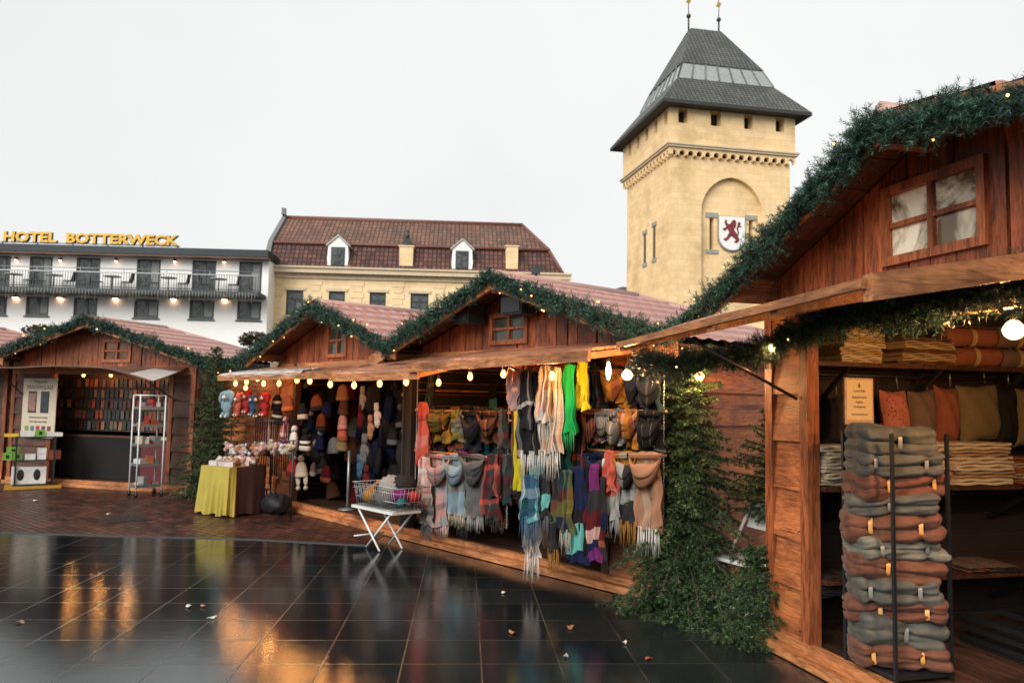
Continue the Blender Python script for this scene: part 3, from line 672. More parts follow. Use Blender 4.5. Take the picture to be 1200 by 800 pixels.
# rusticated piers between the windows
piers = [324, 370, 419, 467, 515, 562, 610, 655]
for q in piers:
    x = P(q, 330)[0]; mb = MB(); z = .3; k = 0
    while z < ez2 - .7: wv = .36 if k % 2 else .26; mb.box(x - wv, x + wv, -.035, -.002, z, z + .30); z += .335; k += 1
    mb.ob('quoin_pier', MARLH, Y)
mb = MB(); mb.box(-.02, YW - .28, -.12, -.003, ez2 - .62, ez2 - .36); x = .1
while x < YW - .4: mb.box(x, x + .1, -.18, -.121, ez2 - .5, ez2 - .36); x += .3
mb.box(-.1, YW, -.45, -.003, ez2 - .355, ez2 - .1); mb.box(-.12, YW + .04, -.55, -.1, ez2 - .099, ez2 + .0); mb.ob('cornice', TRIMY, Y)
for h in hl + lowh:
    a, b, c, d = h; m = (a + b) / 2; f = .08; mb = MB()
    for q in ((a, a + f, c, d), (b - f, b, c, d), (a + f, b - f, c, c + f), (a + f, b - f, d - f, d), (m - .05, m + .05, c + f, d - f - .5), (a + f, b - f, d - .5, d - .42)): mb.box(q[0], q[1], .1, .17, q[2], q[3])
    wn = mb.ob('window', FRAMED, Y); mb = MB(); mb.box(a + .02, b - .02, .14, .145, c + .02, d - .02); mb.ob('pane', GLASSD, wn)
    if int(a * 10) % 2: mb = MB(); mb.box(m + .07, b - .1, .12, .125, c + .1, c + (d - c) * .5); mb.ob('blind', CURT, wn)
    mb = MB(); mb.box(a - .14, b + .14, -.06, -.003, d, d + .16); mb.ob('lintel', TRIMY, wn); mb = MB(); mb.box(a - .1, b + .1, -.08, -.003, c - .12, c); mb.ob('sill', TRIMY, wn)
mb = MB(); mb.tube([(.12, -.1, .0), (.12, -.1, ez2 - .45), (.12, -.3, ez2 - .2)], .055, 8); mb.ob('downpipe', GREYM, Y)
# mansard: steep lower slope, shallower upper one, right end hipped
y1 = inset; hx = YW - .45
mb = MB(); mb.add([(-.05, -.3, ez2), (hx, -.3, ez2), (hx - .75, y1, zb_), (-.05, y1, zb_)], [(0, 1, 2, 3)])
mb.add([(hx, -.3, ez2), (hx, D, ez2), (hx - .75, D - 1, zb_), (hx - .75, y1, zb_)], [(0, 1, 2, 3)]); mb.add([(-.05, -.3, ez2), (-.05, D, ez2), (-.05, D - 1, zb_), (-.05, y1, zb_)], [(0, 3, 2, 1)]); mb.ob('mansard_slope', TB2, Y)
mb = MB(); mb.add([(-.05, y1 - .05, zb_), (hx - .7, y1 - .05, zb_), (xr, 3.9, rdg), (-.05, 3.9, rdg)], [(0, 1, 2, 3)]); mb.add([(hx - .7, y1 - .05, zb_), (hx - .7, D - 1, zb_), (xr, 3.9, rdg)], [(0, 1, 2)])
mb.add([(-.05, 3.9, rdg), (xr, 3.9, rdg), (hx - .7, D - 1, zb_), (-.05, D - 1, zb_)], [(0, 1, 2, 3)]); mb.add([(-.05, y1 - .05, zb_), (-.05, 3.9, rdg), (-.05, D - 1, zb_)], [(0, 1, 2)]); rf = mb.ob('roof', TB, Y)
mb = MB(); mb.tube([(-.05, 3.9, rdg), (xr, 3.9, rdg)], .13, 8); mb.tube([(xr, 3.9, rdg), (hx - .7, y1 - .05, zb_)], .11, 8); mb.tube([(hx - .72, y1 - .05, zb_), (hx, -.3, ez2)], .1, 8); mb.tube([(-.1, y1 - .1, zb_), (hx - .7, y1 - .1, zb_)], .08, 6)
mb.ob('ridge_tiles', M_('ridge_tile', (.16, .06, .045), .6), rf)
mb = MB(); mb.hexa([(-.4, -.4, ez2 - .1), (-.06, -.4, ez2 - .1), (-.06, 3.9, ez2 - .1), (-.4, 3.9, ez2 - .1), (-.3, y1 - .15, zb_ + .1), (-.06, y1 - .15, zb_ + .1), (-.06, 3.9, rdg + .15), (-.3, 3.9, rdg + .15)]); mb.box(-.3, -.07, 3.5, 3.8, rdg + .1, rdg + .5); mb.ob('party_wall', M_('slate_flashing', (.16, .17, .17), .7), Y)
for a, b, wa, wb in ((384, 407, 388, 404), (530, 553, 534, 549)):
    x0, zz0 = P(a, 312, -.2); x1 = P(b, 312, -.2)[0]; zt = P(395, 288, -.2)[1]; za2 = P(395, 277, -.2)[1]; m = (x0 + x1) / 2
    T = mb = MB(); mb.prism([(x0, ez2 + .02), (x1, ez2 + .02), (x1 + .05, ez2 + .5), (x1, zt), (m, za2), (x0, zt), (x0 - .05, ez2 + .5)], -.22, 1.2); dm = mb.ob('dormer', M_('white_wood', (.8, .8, .79), .6, .04), Y)
    mb = MB(); a2, b2 = P(wa, 300, -.2)[0], P(wb, 300, -.2)[0]; mb.box(a2, b2, -.26, -.222, ez2 + .12, zt - .08); f = mb.ob('window_frame', FRAMED, dm)
    mb = MB(); mm = (a2 + b2) / 2; mb.box(a2 + .07, mm - .04, -.268, -.262, ez2 + .2, zt - .15); mb.box(mm + .04, b2 - .07, -.268, -.262, ez2 + .2, zt - .15); mb.ob('pane', GLASSD, dm)
    mb = MB()
    for sg, xx in ((-1, x0 - .12), (1, x1 + .12)): mb.hexa([(m, -.3, za2 + .02), (xx, -.3, zt - .04), (xx, 1.3, zt - .04), (m, 1.3, za2 + .02), (m, -.3, za2 + .1), (xx, -.3, zt + .04), (xx, 1.3, zt + .04), (m, 1.3, za2 + .1)])
    mb.ob('dormer_roof', M_('dormer_lead', (.5, .5, .49), .6), dm)
for k, (a, b) in enumerate(((468, 484), (593, 607))):
    x0, x1 = P(a, 300, -.1)[0], P(b, 300, -.1)[0]; mb = MB(); mb.box(x0, x1, -.15, 1.3, ez2 + .02, P(a, 289, -.1)[1]); mb.box(x0 - .06, x1 + .06, -.2, 1.35, P(a, 289, -.1)[1], P(a, 287.5, -.1)[1]); ch = mb.ob('chimney_block', MARLH, Y)
    if k == 0: mb = MB(); z = P(a, 287.5, -.1)[1]; mb.box(x0 + .2, x1 - .2, .3, .8, z, z + .5); mb.lathe([(.1, 0), (.14, .2), (.06, .35), (.1, .5)], ((x0 + x1) / 2, .5, z + .5), 8); mb.ob('chimney_pot', FRAMED, ch)

# ---- gate tower
pc = at(787, 172, 38); FT = Fr(pc, (.98, .2)); zc = pc.z; P = FT.pick; TW_ = 6.35; TD = 6.3
T = empty('gate_tower', FT.o, FT.rz, 'tall square yellow stone tower with a grey pyramid roof and a lion shield', 'tower')
zu0 = zc - .15; zu1 = P(850, 127)[1]; print('tower', zc, zu1)
arx0, arx1 = P(822, 290)[0], P(894, 290)[0]; zsp = P(857, 250)[1]; zap = P(857, 208)[1]; am = (arx0 + arx1) / 2; R = (arx1 - arx0) / 2
arc = []
n = 12; rad = (R * R + (zap - zsp) ** 2) / (2 * R)
for k in range(n + 1):
    t = k / n; ang = t * math.asin(min(1, (zap - zsp) / rad)); arc.append((arx0 + rad - rad * math.cos(ang), zsp + rad * math.sin(ang)))
arc[-1] = (am, zap); arcf = arc + [(2 * am - x, z) for x, z in arc[-2::-1]]
zcb = P(850, 186)[1]
mb = MB(); z0n = 1.0
def q4(a, b, c, d): mb.add([a, b, c, d], [(0, 1, 2, 3)])
q4((0, 0, 0), (arx0, 0, 0), (arx0, 0, zcb), (0, 0, zcb)); q4((arx1, 0, 0), (TW_, 0, 0), (TW_, 0, zcb), (arx1, 0, zcb)); q4((arx0, 0, 0), (arx1, 0, 0), (arx1, 0, z0n), (arx0, 0, z0n))
for (xa_, za2), (xb_, zb2) in zip(arcf[:-1], arcf[1:]): q4((xa_, 0, za2), (xb_, 0, zb2), (xb_, 0, zcb), (xa_, 0, zcb)); q4((xa_, 0, za2), (xa_, .25, za2), (xb_, .25, zb2), (xb_, 0, zb2))
q4((arx0, 0, z0n), (arx0, .25, z0n), (arx0, .25, zsp), (arx0, 0, zsp)); q4((arx1, 0, zsp), (arx1, .25, zsp), (arx1, .25, z0n), (arx1, 0, z0n))
s1 = (P(831.5, 270, .25)[0], P(836.5, 270, .25)[0]); s2 = (P(877.5, 270, .25)[0], P(882.5, 270, .25)[0]); sz0, sz1 = P(834, 292.5, .25)[1], P(834, 255, .25)[1]
zs_ = sorted([z0n, sz0, sz1]);
wall_holes(mb, arx0, arx1, z0n, zap, [(s1[0], s1[1], sz0, sz1), (s2[0], s2[1], sz0, sz1)], .4, y=.251)
# side face (left, x=0) with slits
sy = [FT.pickx(756, 290)[0], FT.pickx(767, 280)[0]]; zz = [(FT.pickx(755, 309)[1], FT.pickx(755, 275)[1]), (FT.pickx(767, 303)[1], FT.pickx(767, 265)[1])]
ys = [0, sy[1] - .16, sy[1] + .16, sy[0] - .16, sy[0] + .16, TD]
mb.add([(0, 0, 0), (0, 0, zcb), (0, TD, zcb), (0, TD, 0)], [(0, 1, 2, 3)]); mb.add([(TW_, 0, 0), (TW_, 0, zcb), (TW_, TD, zcb), (TW_, TD, 0)], [(3, 2, 1, 0)]); mb.add([(0, TD, 0), (TW_, TD, 0), (TW_, TD, zcb), (0, TD, zcb)], [(3, 2, 1, 0)])
mb.ob('wall', MARL, T)
mb = MB()
for s_ in (s1, s2): mb.add([(s_[0], .62, sz0), (s_[1], .62, sz0), (s_[1], .62, sz1), (s_[0], .62, sz1)], [(0, 1, 2, 3)])
mb.ob('slit_window', BLACK, T)
for s_ in (s1, s2): mb = MB(); c = (s_[0] + s_[1]) / 2; mb.box(c - .33, c + .33, .2, .249, sz1, sz1 + .24); mb.box(c - .33, c + .33, .2, .249, sz0 - .2, sz0); mb.ob('slit_lintel', GREYST, T)
for y_, (a, b) in zip(sy, zz):
    mb = MB(); mb.box(-.03, -.002, y_ - .13, y_ + .13, a, b); f = mb.ob('slit_window', M_('slit_dark', (.1, .08, .05), .8), T); mb = MB(); mb.box(-.05, -.004, y_ - .3, y_ + .3, b, b + .2); mb.box(-.05, -.004, y_ - .3, y_ + .3, a - .18, a); mb.ob('slit_lintel', GREYST, f)
# corbel table with little round arches
o_ = .2
def corbels(mb, L, place):
    nA = 15; wA = L / nA
    for k in range(nA):
        c = (k + .5) * wA; r = wA * .34; pts = [(c - wA / 2, zcb + .32), (c - wA / 2, zcb - .02), (c - r, zcb - .1)] + [(c + r * math.cos(PI - PI * j / 6), zcb + .03 + r * math.sin(PI - PI * j / 6)) for j in range(7)] + [(c + r, zcb - .1), (c + wA / 2, zcb - .02), (c + wA / 2, zcb + .32)]
        n_ = len(pts); vs = [place(x, -o_, z) for x, z in pts] + [place(x, .0, z) for x, z in pts]
        mb.add(vs, [(0, 1, 2, 3, 4, 5, 6, n_ - 1), tuple(range(6, n_))] if False else [tuple(range(n_))] + [(i, i + n_, (i + 1) % n_ + n_, (i + 1) % n_) for i in range(n_)])
mb = MB(); corbels(mb, TW_ + 2 * o_ - .02, lambda x, y, z: (x - o_ + .01, y, z)); corbels(mb, TD + 2 * o_ - .02, lambda x, y, z: (y, TD + o_ - .01 - x, z)); mb.ob('corbel_table', MARL, T)
mb = MB()
for e, a, b in ((.3, zcb + .32, zcb + .42), (.36, zcb + .42, zcb + .5)): mb.box(-e, TW_ + e, -e, TD + e, a, b)
mb.ob('string_course', TRIMY, T)
zt0 = zcb + .5; ops = [(795, 806), (833, 845), (872, 882), (909, 919)]; za2, zb2 = P(800, 146)[1], P(800, 129)[1]
mb = MB(); wall_holes(mb, -o_, TW_ + o_, zt0, zu1, [(P(a, 138, -o_)[0], P(b, 138, -o_)[0], za2, zb2) for a, b in ops], .5, y=-o_)
m2 = MB(); hs_ = [(.7 + 1.28 * k, 1.12 + 1.28 * k, za2, zb2) for k in range(5)]
wall_holes(m2, -o_, TD + o_, zt0, zu1, hs_, .5, y=0)
mb.add([(-o_ + v[1], TD - v[0], v[2]) for v in m2.v], [f for f in m2.f])
mb.add([(TW_ + o_, -o_, zt0), (TW_ + o_, TD + o_, zt0), (TW_ + o_, TD + o_, zu1), (TW_ + o_, -o_, zu1)], [(0, 1, 2, 3)]); mb.add([(-o_, TD + o_, zt0), (-o_, TD + o_, zu1), (TW_ + o_, TD + o_, zu1), (TW_ + o_, TD + o_, zt0)], [(0, 1, 2, 3)]); mb.ob('upper_wall', MARL, T)
mb = MB(); mb.box(.32, TW_ - .32, .32, TD - .32, zt0, zu1 - .01); mb.ob('inner_dark', BLACK, T)
SLATE = tiles('grey_slate', (.075, .08, .075), (.11, .115, .105), .22, .2); 
cx, cy = TW_ / 2, TD / 2; e0, z0_ = .78, P(787, 119, -.85)[1] if False else zu1 - .12
zr1 = P(850, 106, 1.5)[1]; zr2 = P(850, 89, 2.0)[1]; zr3 = P(825, 38, cy)[1]; print('roof z', zu1, zr1, zr2, zr3)
def ringm(mb, a, za, b, zb, ra=None):
    (ax, ay), (bx, by) = a, b
    A = [(cx - ax, cy - ay, za), (cx + ax, cy - ay, za), (cx + ax, cy + ay, za), (cx - ax, cy + ay, za)]; B = [(cx - bx, cy - by, zb), (cx + bx, cy - by, zb), (cx + bx, cy + by, zb), (cx - bx, cy + by, zb)]
    mb.add(A + B, [(0, 1, 5, 4), (1, 2, 6, 5), (2, 3, 7, 6), (3, 0, 4, 7)])
hx_ = TW_ / 2 + e0
L1 = (hx_, hx_); L2 = (2.62, 2.62); L3 = (2.2, 2.2); L4 = (.88, .3)
mb = MB(); ringm(mb, L1, z0_, L2, zr1); mb.ob('lower_roof', SLATE, T)
mb = MB(); mb.box(cx - hx_, cx + hx_, cy - hx_, cy + hx_, z0_ - .16, z0_ - .003); mb.ob('eaves', M_('eaves_dark', (.03, .03, .03), .7), T)
mb = MB(); ringm(mb, L2, zr1, L3, zr2); mb.ob('glazing_band', M_('roof_glazing', (.28, .3, .3), .15, .2), T)
gb = T.children[-1]; mb = MB()
for sx, sy_ in ((0, -1), (-1, 0)):
    for k in range(8):
        t = -1 + 2 * k / 7; 
        a = Vector((cx + L2[0] * t, cy - L2[1], zr1)) if sy_ else Vector((cx - L2[0], cy + L2[1] * t, zr1)); b = Vector((cx + L3[0] * t, cy - L3[1], zr2)) if sy_ else Vector((cx - L3[0], cy + L3[1] * t, zr2)); mb.beam(a + Vector((0, 0, .02)), b + Vector((0, 0, .02)), .07, .07)
mb.ob('glazing_bar', M_('bar_grey', (.12, .13, .13), .6), gb)
mb = MB(); ringm(mb, (L3[0] + .07, L3[1] + .07), zr2 - .03, L4, zr3); mb.add([(cx - L4[0], cy - L4[1], zr3), (cx + L4[0], cy - L4[1], zr3), (cx + L4[0], cy + L4[1], zr3), (cx - L4[0], cy + L4[1], zr3)], [(0, 1, 2, 3)]); up_ = mb.ob('upper_roof', SLATE, T)
for sg in (-1, 1):
    x = cx + sg * L4[0]; mb = MB(); mb.tube([(x, cy, zr3), (x, cy, zr3 + .75)], .05, 8); mb.ell((x, cy, zr3 + .8), (.13, .13, .13), 10, 6); mb.tube([(x, cy, zr3 + .8), (x, cy, zr3 + 2.1)], .022, 6); f = mb.ob('finial', M_('finial_dark', (.03, .035, .035), .5), T)
    mb = MB(); mb.prism([(x - .16, zr3 + 1.55), (x + .05, zr3 + 1.5), (x + .2, zr3 + 1.8), (x + .05, zr3 + 1.72), (x + .0, zr3 + 1.95), (x - .08, zr3 + 1.72)], cy - .015, cy + .015); mb.ob('weather_vane', GOLD, f)
# shield with a red rampant lion
xs0, xs1 = P(843, 270, .1)[0], P(873, 270, .1)[0]; zs1, zs0 = P(857, 254, .1)[1], P(857, 293, .1)[1]; w2 = (xs1 - xs0) / 2; mid = (xs0 + xs1) / 2; hh = zs1 - zs0
out = [(-w2, zs1), (-w2, zs0 + hh * .42)] + [(-w2 * math.cos(t), zs0 + hh * .42 * (1 - math.sin(t) ** .9)) for t in [PI / 2 * k / 7 for k in range(1, 8)]]
out = out + [(-x, z) for x, z in out[-2::-1]]
S = MB(); S.prism([(mid + x, z) for x, z in out], .1, .2); shd = S.ob('lion_shield', M_('shield_white', (.8, .8, .78), .5, .02), None); shd.location = FT.o; shd.rotation_euler = (0, 0, FT.rz); tag(shd, 'white shield bearing a dark red rampant lion, on the tower niche', 'coat of arms')
S = MB(); inn = [(mid + x * 1.06, zs1 + .03 if z == zs1 else z - .05) for x, z in out]; S.prism(inn, .14, .22); S.ob('shield_rim', M_('rim_dark', (.25, .24, .2), .6), shd)
RED = M_('lion_red', (.18, .018, .02), .6, .1); S = MB()
def U(px, py): return (mid + (px - 375) / 145 * w2 , zs1 - (py - 305) / 375 * hh)
def blob(pts, r, y=.085):
    n = len(pts)
    for i in range(n - 1):
        (xa, za), (xb, zb) = U(*pts[i]), U(*pts[i + 1]); ra, rb = r[i] / 145 * w2, r[i + 1] / 145 * w2; dx, dz = xb - xa, zb - za; l = math.hypot(dx, dz) or 1; nx, nz = -dz / l, dx / l
        S.prism([(xa + nx * ra, za + nz * ra), (xa - nx * ra, za - nz * ra), (xb - nx * rb, zb - nz * rb), (xb + nx * rb, zb + nz * rb)], y - .001 * (i % 3) - .0007 * len(S.f) / 60, .0995)
    for i in range(n): (xa, za), ra = U(*pts[i]), r[i] / 145 * w2; S.prism([(xa + ra * math.cos(t), za + ra * math.sin(t)) for t in [PI * k / 4 for k in range(8)]], y - .0045 - .0007 * len(S.f) / 60, .0995)
blob([(395, 365), (385, 400), (360, 430), (365, 465), (400, 510), (425, 545)], [26, 34, 36, 32, 30, 20]); blob([(350, 410), (318, 405), (300, 375), (305, 352)], [20, 15, 12, 10]); blob([(355, 440), (320, 430), (285, 455), (275, 448)], [18, 14, 12, 9])
blob([(395, 500), (345, 510), (325, 545), (300, 570), (285, 560)], [20, 18, 15, 12, 9]); blob([(420, 530), (438, 560), (420, 588), (405, 585)], [22, 16, 12, 9]); blob([(430, 520), (445, 480), (430, 435), (450, 400), (462, 370)], [7, 7, 8, 12, 7]); blob([(450, 405), (475, 410)], [9, 5]); blob([(440, 385), (450, 360)], [7, 4])
S.ob('lion_emblem', RED, shd)
# slate roof left of the tower foot
q = at(702, 345, 44); T2 = empty('slate_roof_house', (q.x, q.y, 0), .1, 'low house with a dark slate roof left of the tower foot', 'house')
zt2 = at(742, 329, 44).z; ze_ = at(702, 346, 44).z; mb = MB(); mb.box(-1.2, 3.6, .2, 6, 0, ze_ - .1); mb.ob('wall', MARLH, T2)
mb = MB(); mb.hexa([(-1.6, -.2, ze_ - .5), (3.4, -.2, ze_ - .5), (3.4, 6, ze_ - .5), (-1.6, 6, ze_ - .5), (1.9, 2.5, zt2 + .05), (3.4, 2.5, zt2 + .05), (3.4, 3.5, zt2 + .05), (1.9, 3.5, zt2 + .05)]); mb.ob('roof', SLATE, T2)
# post with a camera head in front of the house
q = at(628, 345, 40); z1 = at(628, 314, 40).z; T3 = empty('camera_mast', (q.x, q.y, 0), 0, 'thin dark mast with a small camera head in front of the yellow house', 'mast'); mb = MB(); mb.tube([(0, 0, 0), (0, 0, z1 - .1)], .07, 8); mb.ob('pole', FRAMED, T3); mb = MB(); mb.box(-.25, .2, -.1, .1, z1 - .3, z1); mb.box(-.1, .4, -.08, .08, z1 - .12, z1 + .1); mb.ob('camera_head', FRAMED, T3)
# ------------------------------------------------------------------ evergreen: needles, garlands, firs
def needle_mat(name, stops, rough=.45):
    m, nt, b = newmat(name); g = N(nt, 'ShaderNodeNewGeometry'); c = ramp(nt, g.outputs['Random Per Island'], stops)
    n = noise(nt, coords(nt, 'Object'), 13, 3, .6); c = mixc(nt, 1.0, c, ramp(nt, n, [(.36, (.35, .38, .4)), (.5, (.85, .85, .85)), (.66, (1.8, 1.7, 1.6))]), 'MULTIPLY')
    nt.links.new(c, b.inputs['Base Color']); b.inputs['Roughness'].default_value = rough; b.inputs['Specular IOR Level'].default_value = .4; return m
NG = needle_mat('garland_needles', [(0, (.007, .028, .02)), (.5, (.015, .056, .038)), (.85, (.034, .10, .068)), (1, (.13, .21, .16))])
NF = needle_mat('fir_needles', [(0, (.007, .022, .010)), (.5, (.02, .055, .022)), (.85, (.065, .12, .035)), (1, (.19, .24, .08))])
BARK = M_('fir_bark', (.05, .032, .02), .85, .3, 20, .3)
def needles(P0, P1, per, nl, nw, rs, fwd=.75):
    """triangular needles along segments"""
    P0 = np.asarray(P0, float); P1 = np.asarray(P1, float); n = len(P0)
    t = np.tile((np.arange(per) + .5) / per, n)[:, None]; A = np.repeat(P0, per, 0); B = np.repeat(P1, per, 0)
    D = B - A; D /= np.linalg.norm(D, axis=1, keepdims=True) + 1e-9
    base = A + (B - A) * np.clip(t + rs.normal(0, .3 / per, t.shape), 0, 1)
    R = rs.normal(size=base.shape); R -= D * (R * D).sum(1, keepdims=True); R /= np.linalg.norm(R, axis=1, keepdims=True)
    dr = D * fwd + R * (1 - .35 * t ** 3); dr /= np.linalg.norm(dr, axis=1, keepdims=True)
    L = nl * rs.uniform(.7, 1.15, (len(base), 1)); tip = base + dr * L
    Wd = np.cross(dr, rs.normal(size=base.shape)); Wd /= np.linalg.norm(Wd, axis=1, keepdims=True); Wd *= nw / 2
    V = np.empty((len(base) * 3, 3)); V[0::3] = base + Wd; V[1::3] = base - Wd; V[2::3] = tip
    return V
def sample(pts, n, rs):
    pts = np.array([tuple(p) for p in pts]); seg = np.linalg.norm(np.diff(pts, axis=0), axis=1); cum = np.r_[0, np.cumsum(seg)]
    u = np.sort(rs.uniform(0, cum[-1], n)); i = np.clip(np.searchsorted(cum, u) - 1, 0, len(seg) - 1); f = ((u - cum[i]) / seg[i])[:, None]
    return pts[i] * (1 - f) + pts[i + 1] * f, (pts[i + 1] - pts[i]) / seg[i][:, None], cum[-1]
SPH = {}
def sph(r, mat):
    k = (r, mat.name)
    if k not in SPH: mb = MB(); mb.ell((0, 0, 0), (r, r, r), 8, 5); SPH[k] = mb.mesh('bulb', mat)
    return SPH[k]
def garland(label, pts, rad, tpm, per, nl, nw, lpm, lr, seed, glow=TINY):
    rs = np.random.RandomState(seed); _, _, L = sample(pts, 2, rs); n = int(tpm * L); C, Tn, _ = sample(pts, n, rs)
    lump = 1 + .28 * np.sin(C[:, :1] * 9 + C[:, 1:2] * 11 + seed) + .2 * np.sin(C[:, 1:2] * 23 + C[:, 2:] * 17)
    R = rs.normal(size=C.shape); R -= Tn * (R * Tn).sum(1, keepdims=True); R /= np.linalg.norm(R, axis=1, keepdims=True)
    d = R * 1.0 + Tn * rs.choice([-1, 1], (n, 1)) * rs.uniform(.2, 1.3, (n, 1)); d[:, 2] -= .2; d /= np.linalg.norm(d, axis=1, keepdims=True)
    P0 = C + R * rad * .12; P1 = P0 + d * rad * lump * rs.uniform(.55, 1.05, (n, 1))
    V = needles(P0, P1, per, nl, nw, rs, .55); T = np.arange(len(V)).reshape(-1, 3)
    G = empty('garland', pts[0], 0, label, 'garland', 'fir garlands on the market cabins'); off = np.array(tuple(pts[0]))
    o = link('greenery', np_mesh('needles', V - off, T, NG), G)
    mb = MB(); mb.tube([Vector(p) - Vector(pts[0]) for p in pts], rad * .12, 6); mb.ob('core', BARK, G)
    k = int(lpm * L); C, Tn, _ = sample(pts, k, rs); R = rs.normal(size=C.shape); R -= Tn * (R * Tn).sum(1, keepdims=True); R /= np.linalg.norm(R, axis=1, keepdims=True)
    for c, r in zip(C, R):
        p = c + r * rad * rs.uniform(.75, 1.0) - off; o = link('fairy_light', sph(lr, glow), G, tuple(p))
    return G
def rake(fr, x0, x1, xc, zr, y, side, dz=.0, ext=0.0):
    """points over the gable edge, eave to eave"""
    pts = []; n = 14; a, b = x0 - side, x1 + side
    for k in range(2 * n + 1):
        x = a + (xc - a) * k / n if k <= n else xc + (b - xc) * (k - n) / n
        sag = -.035 * abs(math.sin(k * PI / 4.6)) ; pts.append(fr.W(x, y, zr(x) + dz + sag + (.02 if k == n else 0)))
    return pts
def zrf(x0, x1, ze, za, side, xc=None, rr=1.0):
    xc = (x0 + x1) / 2 if xc is None else xc; s = (za - ze) / ((x1 - x0) / 2 + side); return lambda x: za - abs(x - xc) * (s if x < xc else s * rr)
g = rake(FRR, -.1, 3.3, 1.52, zrf(-.1, 3.3, 2.44, RZA, .2, 1.52, .45), -.42, .18, -.02)
m2 = rake(FM, MX1 + .02, MX2, (MX1 + .02 + MX2) / 2, zrf(MX1 + .02, MX2, 2.17, M2ZA, .3), -.47, .1, .04)
m1 = rake(FM, MX0, MX1, (MX0 + MX1) / 2, zrf(MX0, MX1, 2.27, 2.98, .3), -.47, .2, .03)
l1 = rake(FL, XL, 0, XL / 2, zrf(XL, 0, 2.3, 3.0, .3), -.46, .1, .05)
l2 = rake(FL, 2 * XL - .1, XL - .1, 1.5 * XL - .1, zrf(2 * XL - .1, XL - .1, 2.3, 3.0, .3), -.46, .1, .05)
garland('thick fir garland with tiny lights over the gable of the blanket cabin, the largest', g, .125, 620, 50, .032, .0034, 5, .007, 11)
lk = [m2[-1], m2[-1].lerp(g[0], .35) - Vector((0, 0, .06)), m2[-1].lerp(g[0], .7) - Vector((0, 0, .04)), g[0]]
garland('fir garland draped over the gable of the scarf cabin with the loudspeakers', m2[1:] + lk[1:], .135, 420, 30, .036, .0055, 4, .009, 12)
garland('fir garland over the smaller gable of the hat cabin', m1, .135, 340, 24, .038, .007, 4, .010, 13)
garland('fir garland over the gable of the phone case cabin', l1 + [FL.W(.45, -.46, 2.28), FL.W(.75, -.4, 2.18), m1[0].lerp(FL.W(.9, -.4, 2.2), .5), m1[0]], .14, 300, 20, .042, .010, 3, .013, 14)
garland('fir garland running out of the left edge over the cabin behind the shelf rack', l2, .14, 260, 18, .042, .010, 3, .013, 15)
# garland below the awning of the right cabin
lp = [FRR.W(-.24, -1.02, 2.02), FRR.W(-.2, -.75, 1.98), FRR.W(-.16, -.5, 2.03), FRR.W(.0, -.25, 2.06), FRR.W(.3, -.15, 2.16), FRR.W(.7, -.15, 2.26), FRR.W(1.1, -.15, 2.27), FRR.W(1.5, -.15, 2.25), FRR.W(1.9, -.15, 2.27), FRR.W(2.3, -.15, 2.26)]
garland('fir garland hung along the lintel under the awning of the blanket cabin', lp, .155, 620, 44, .034, .0038, 4, .007, 16)

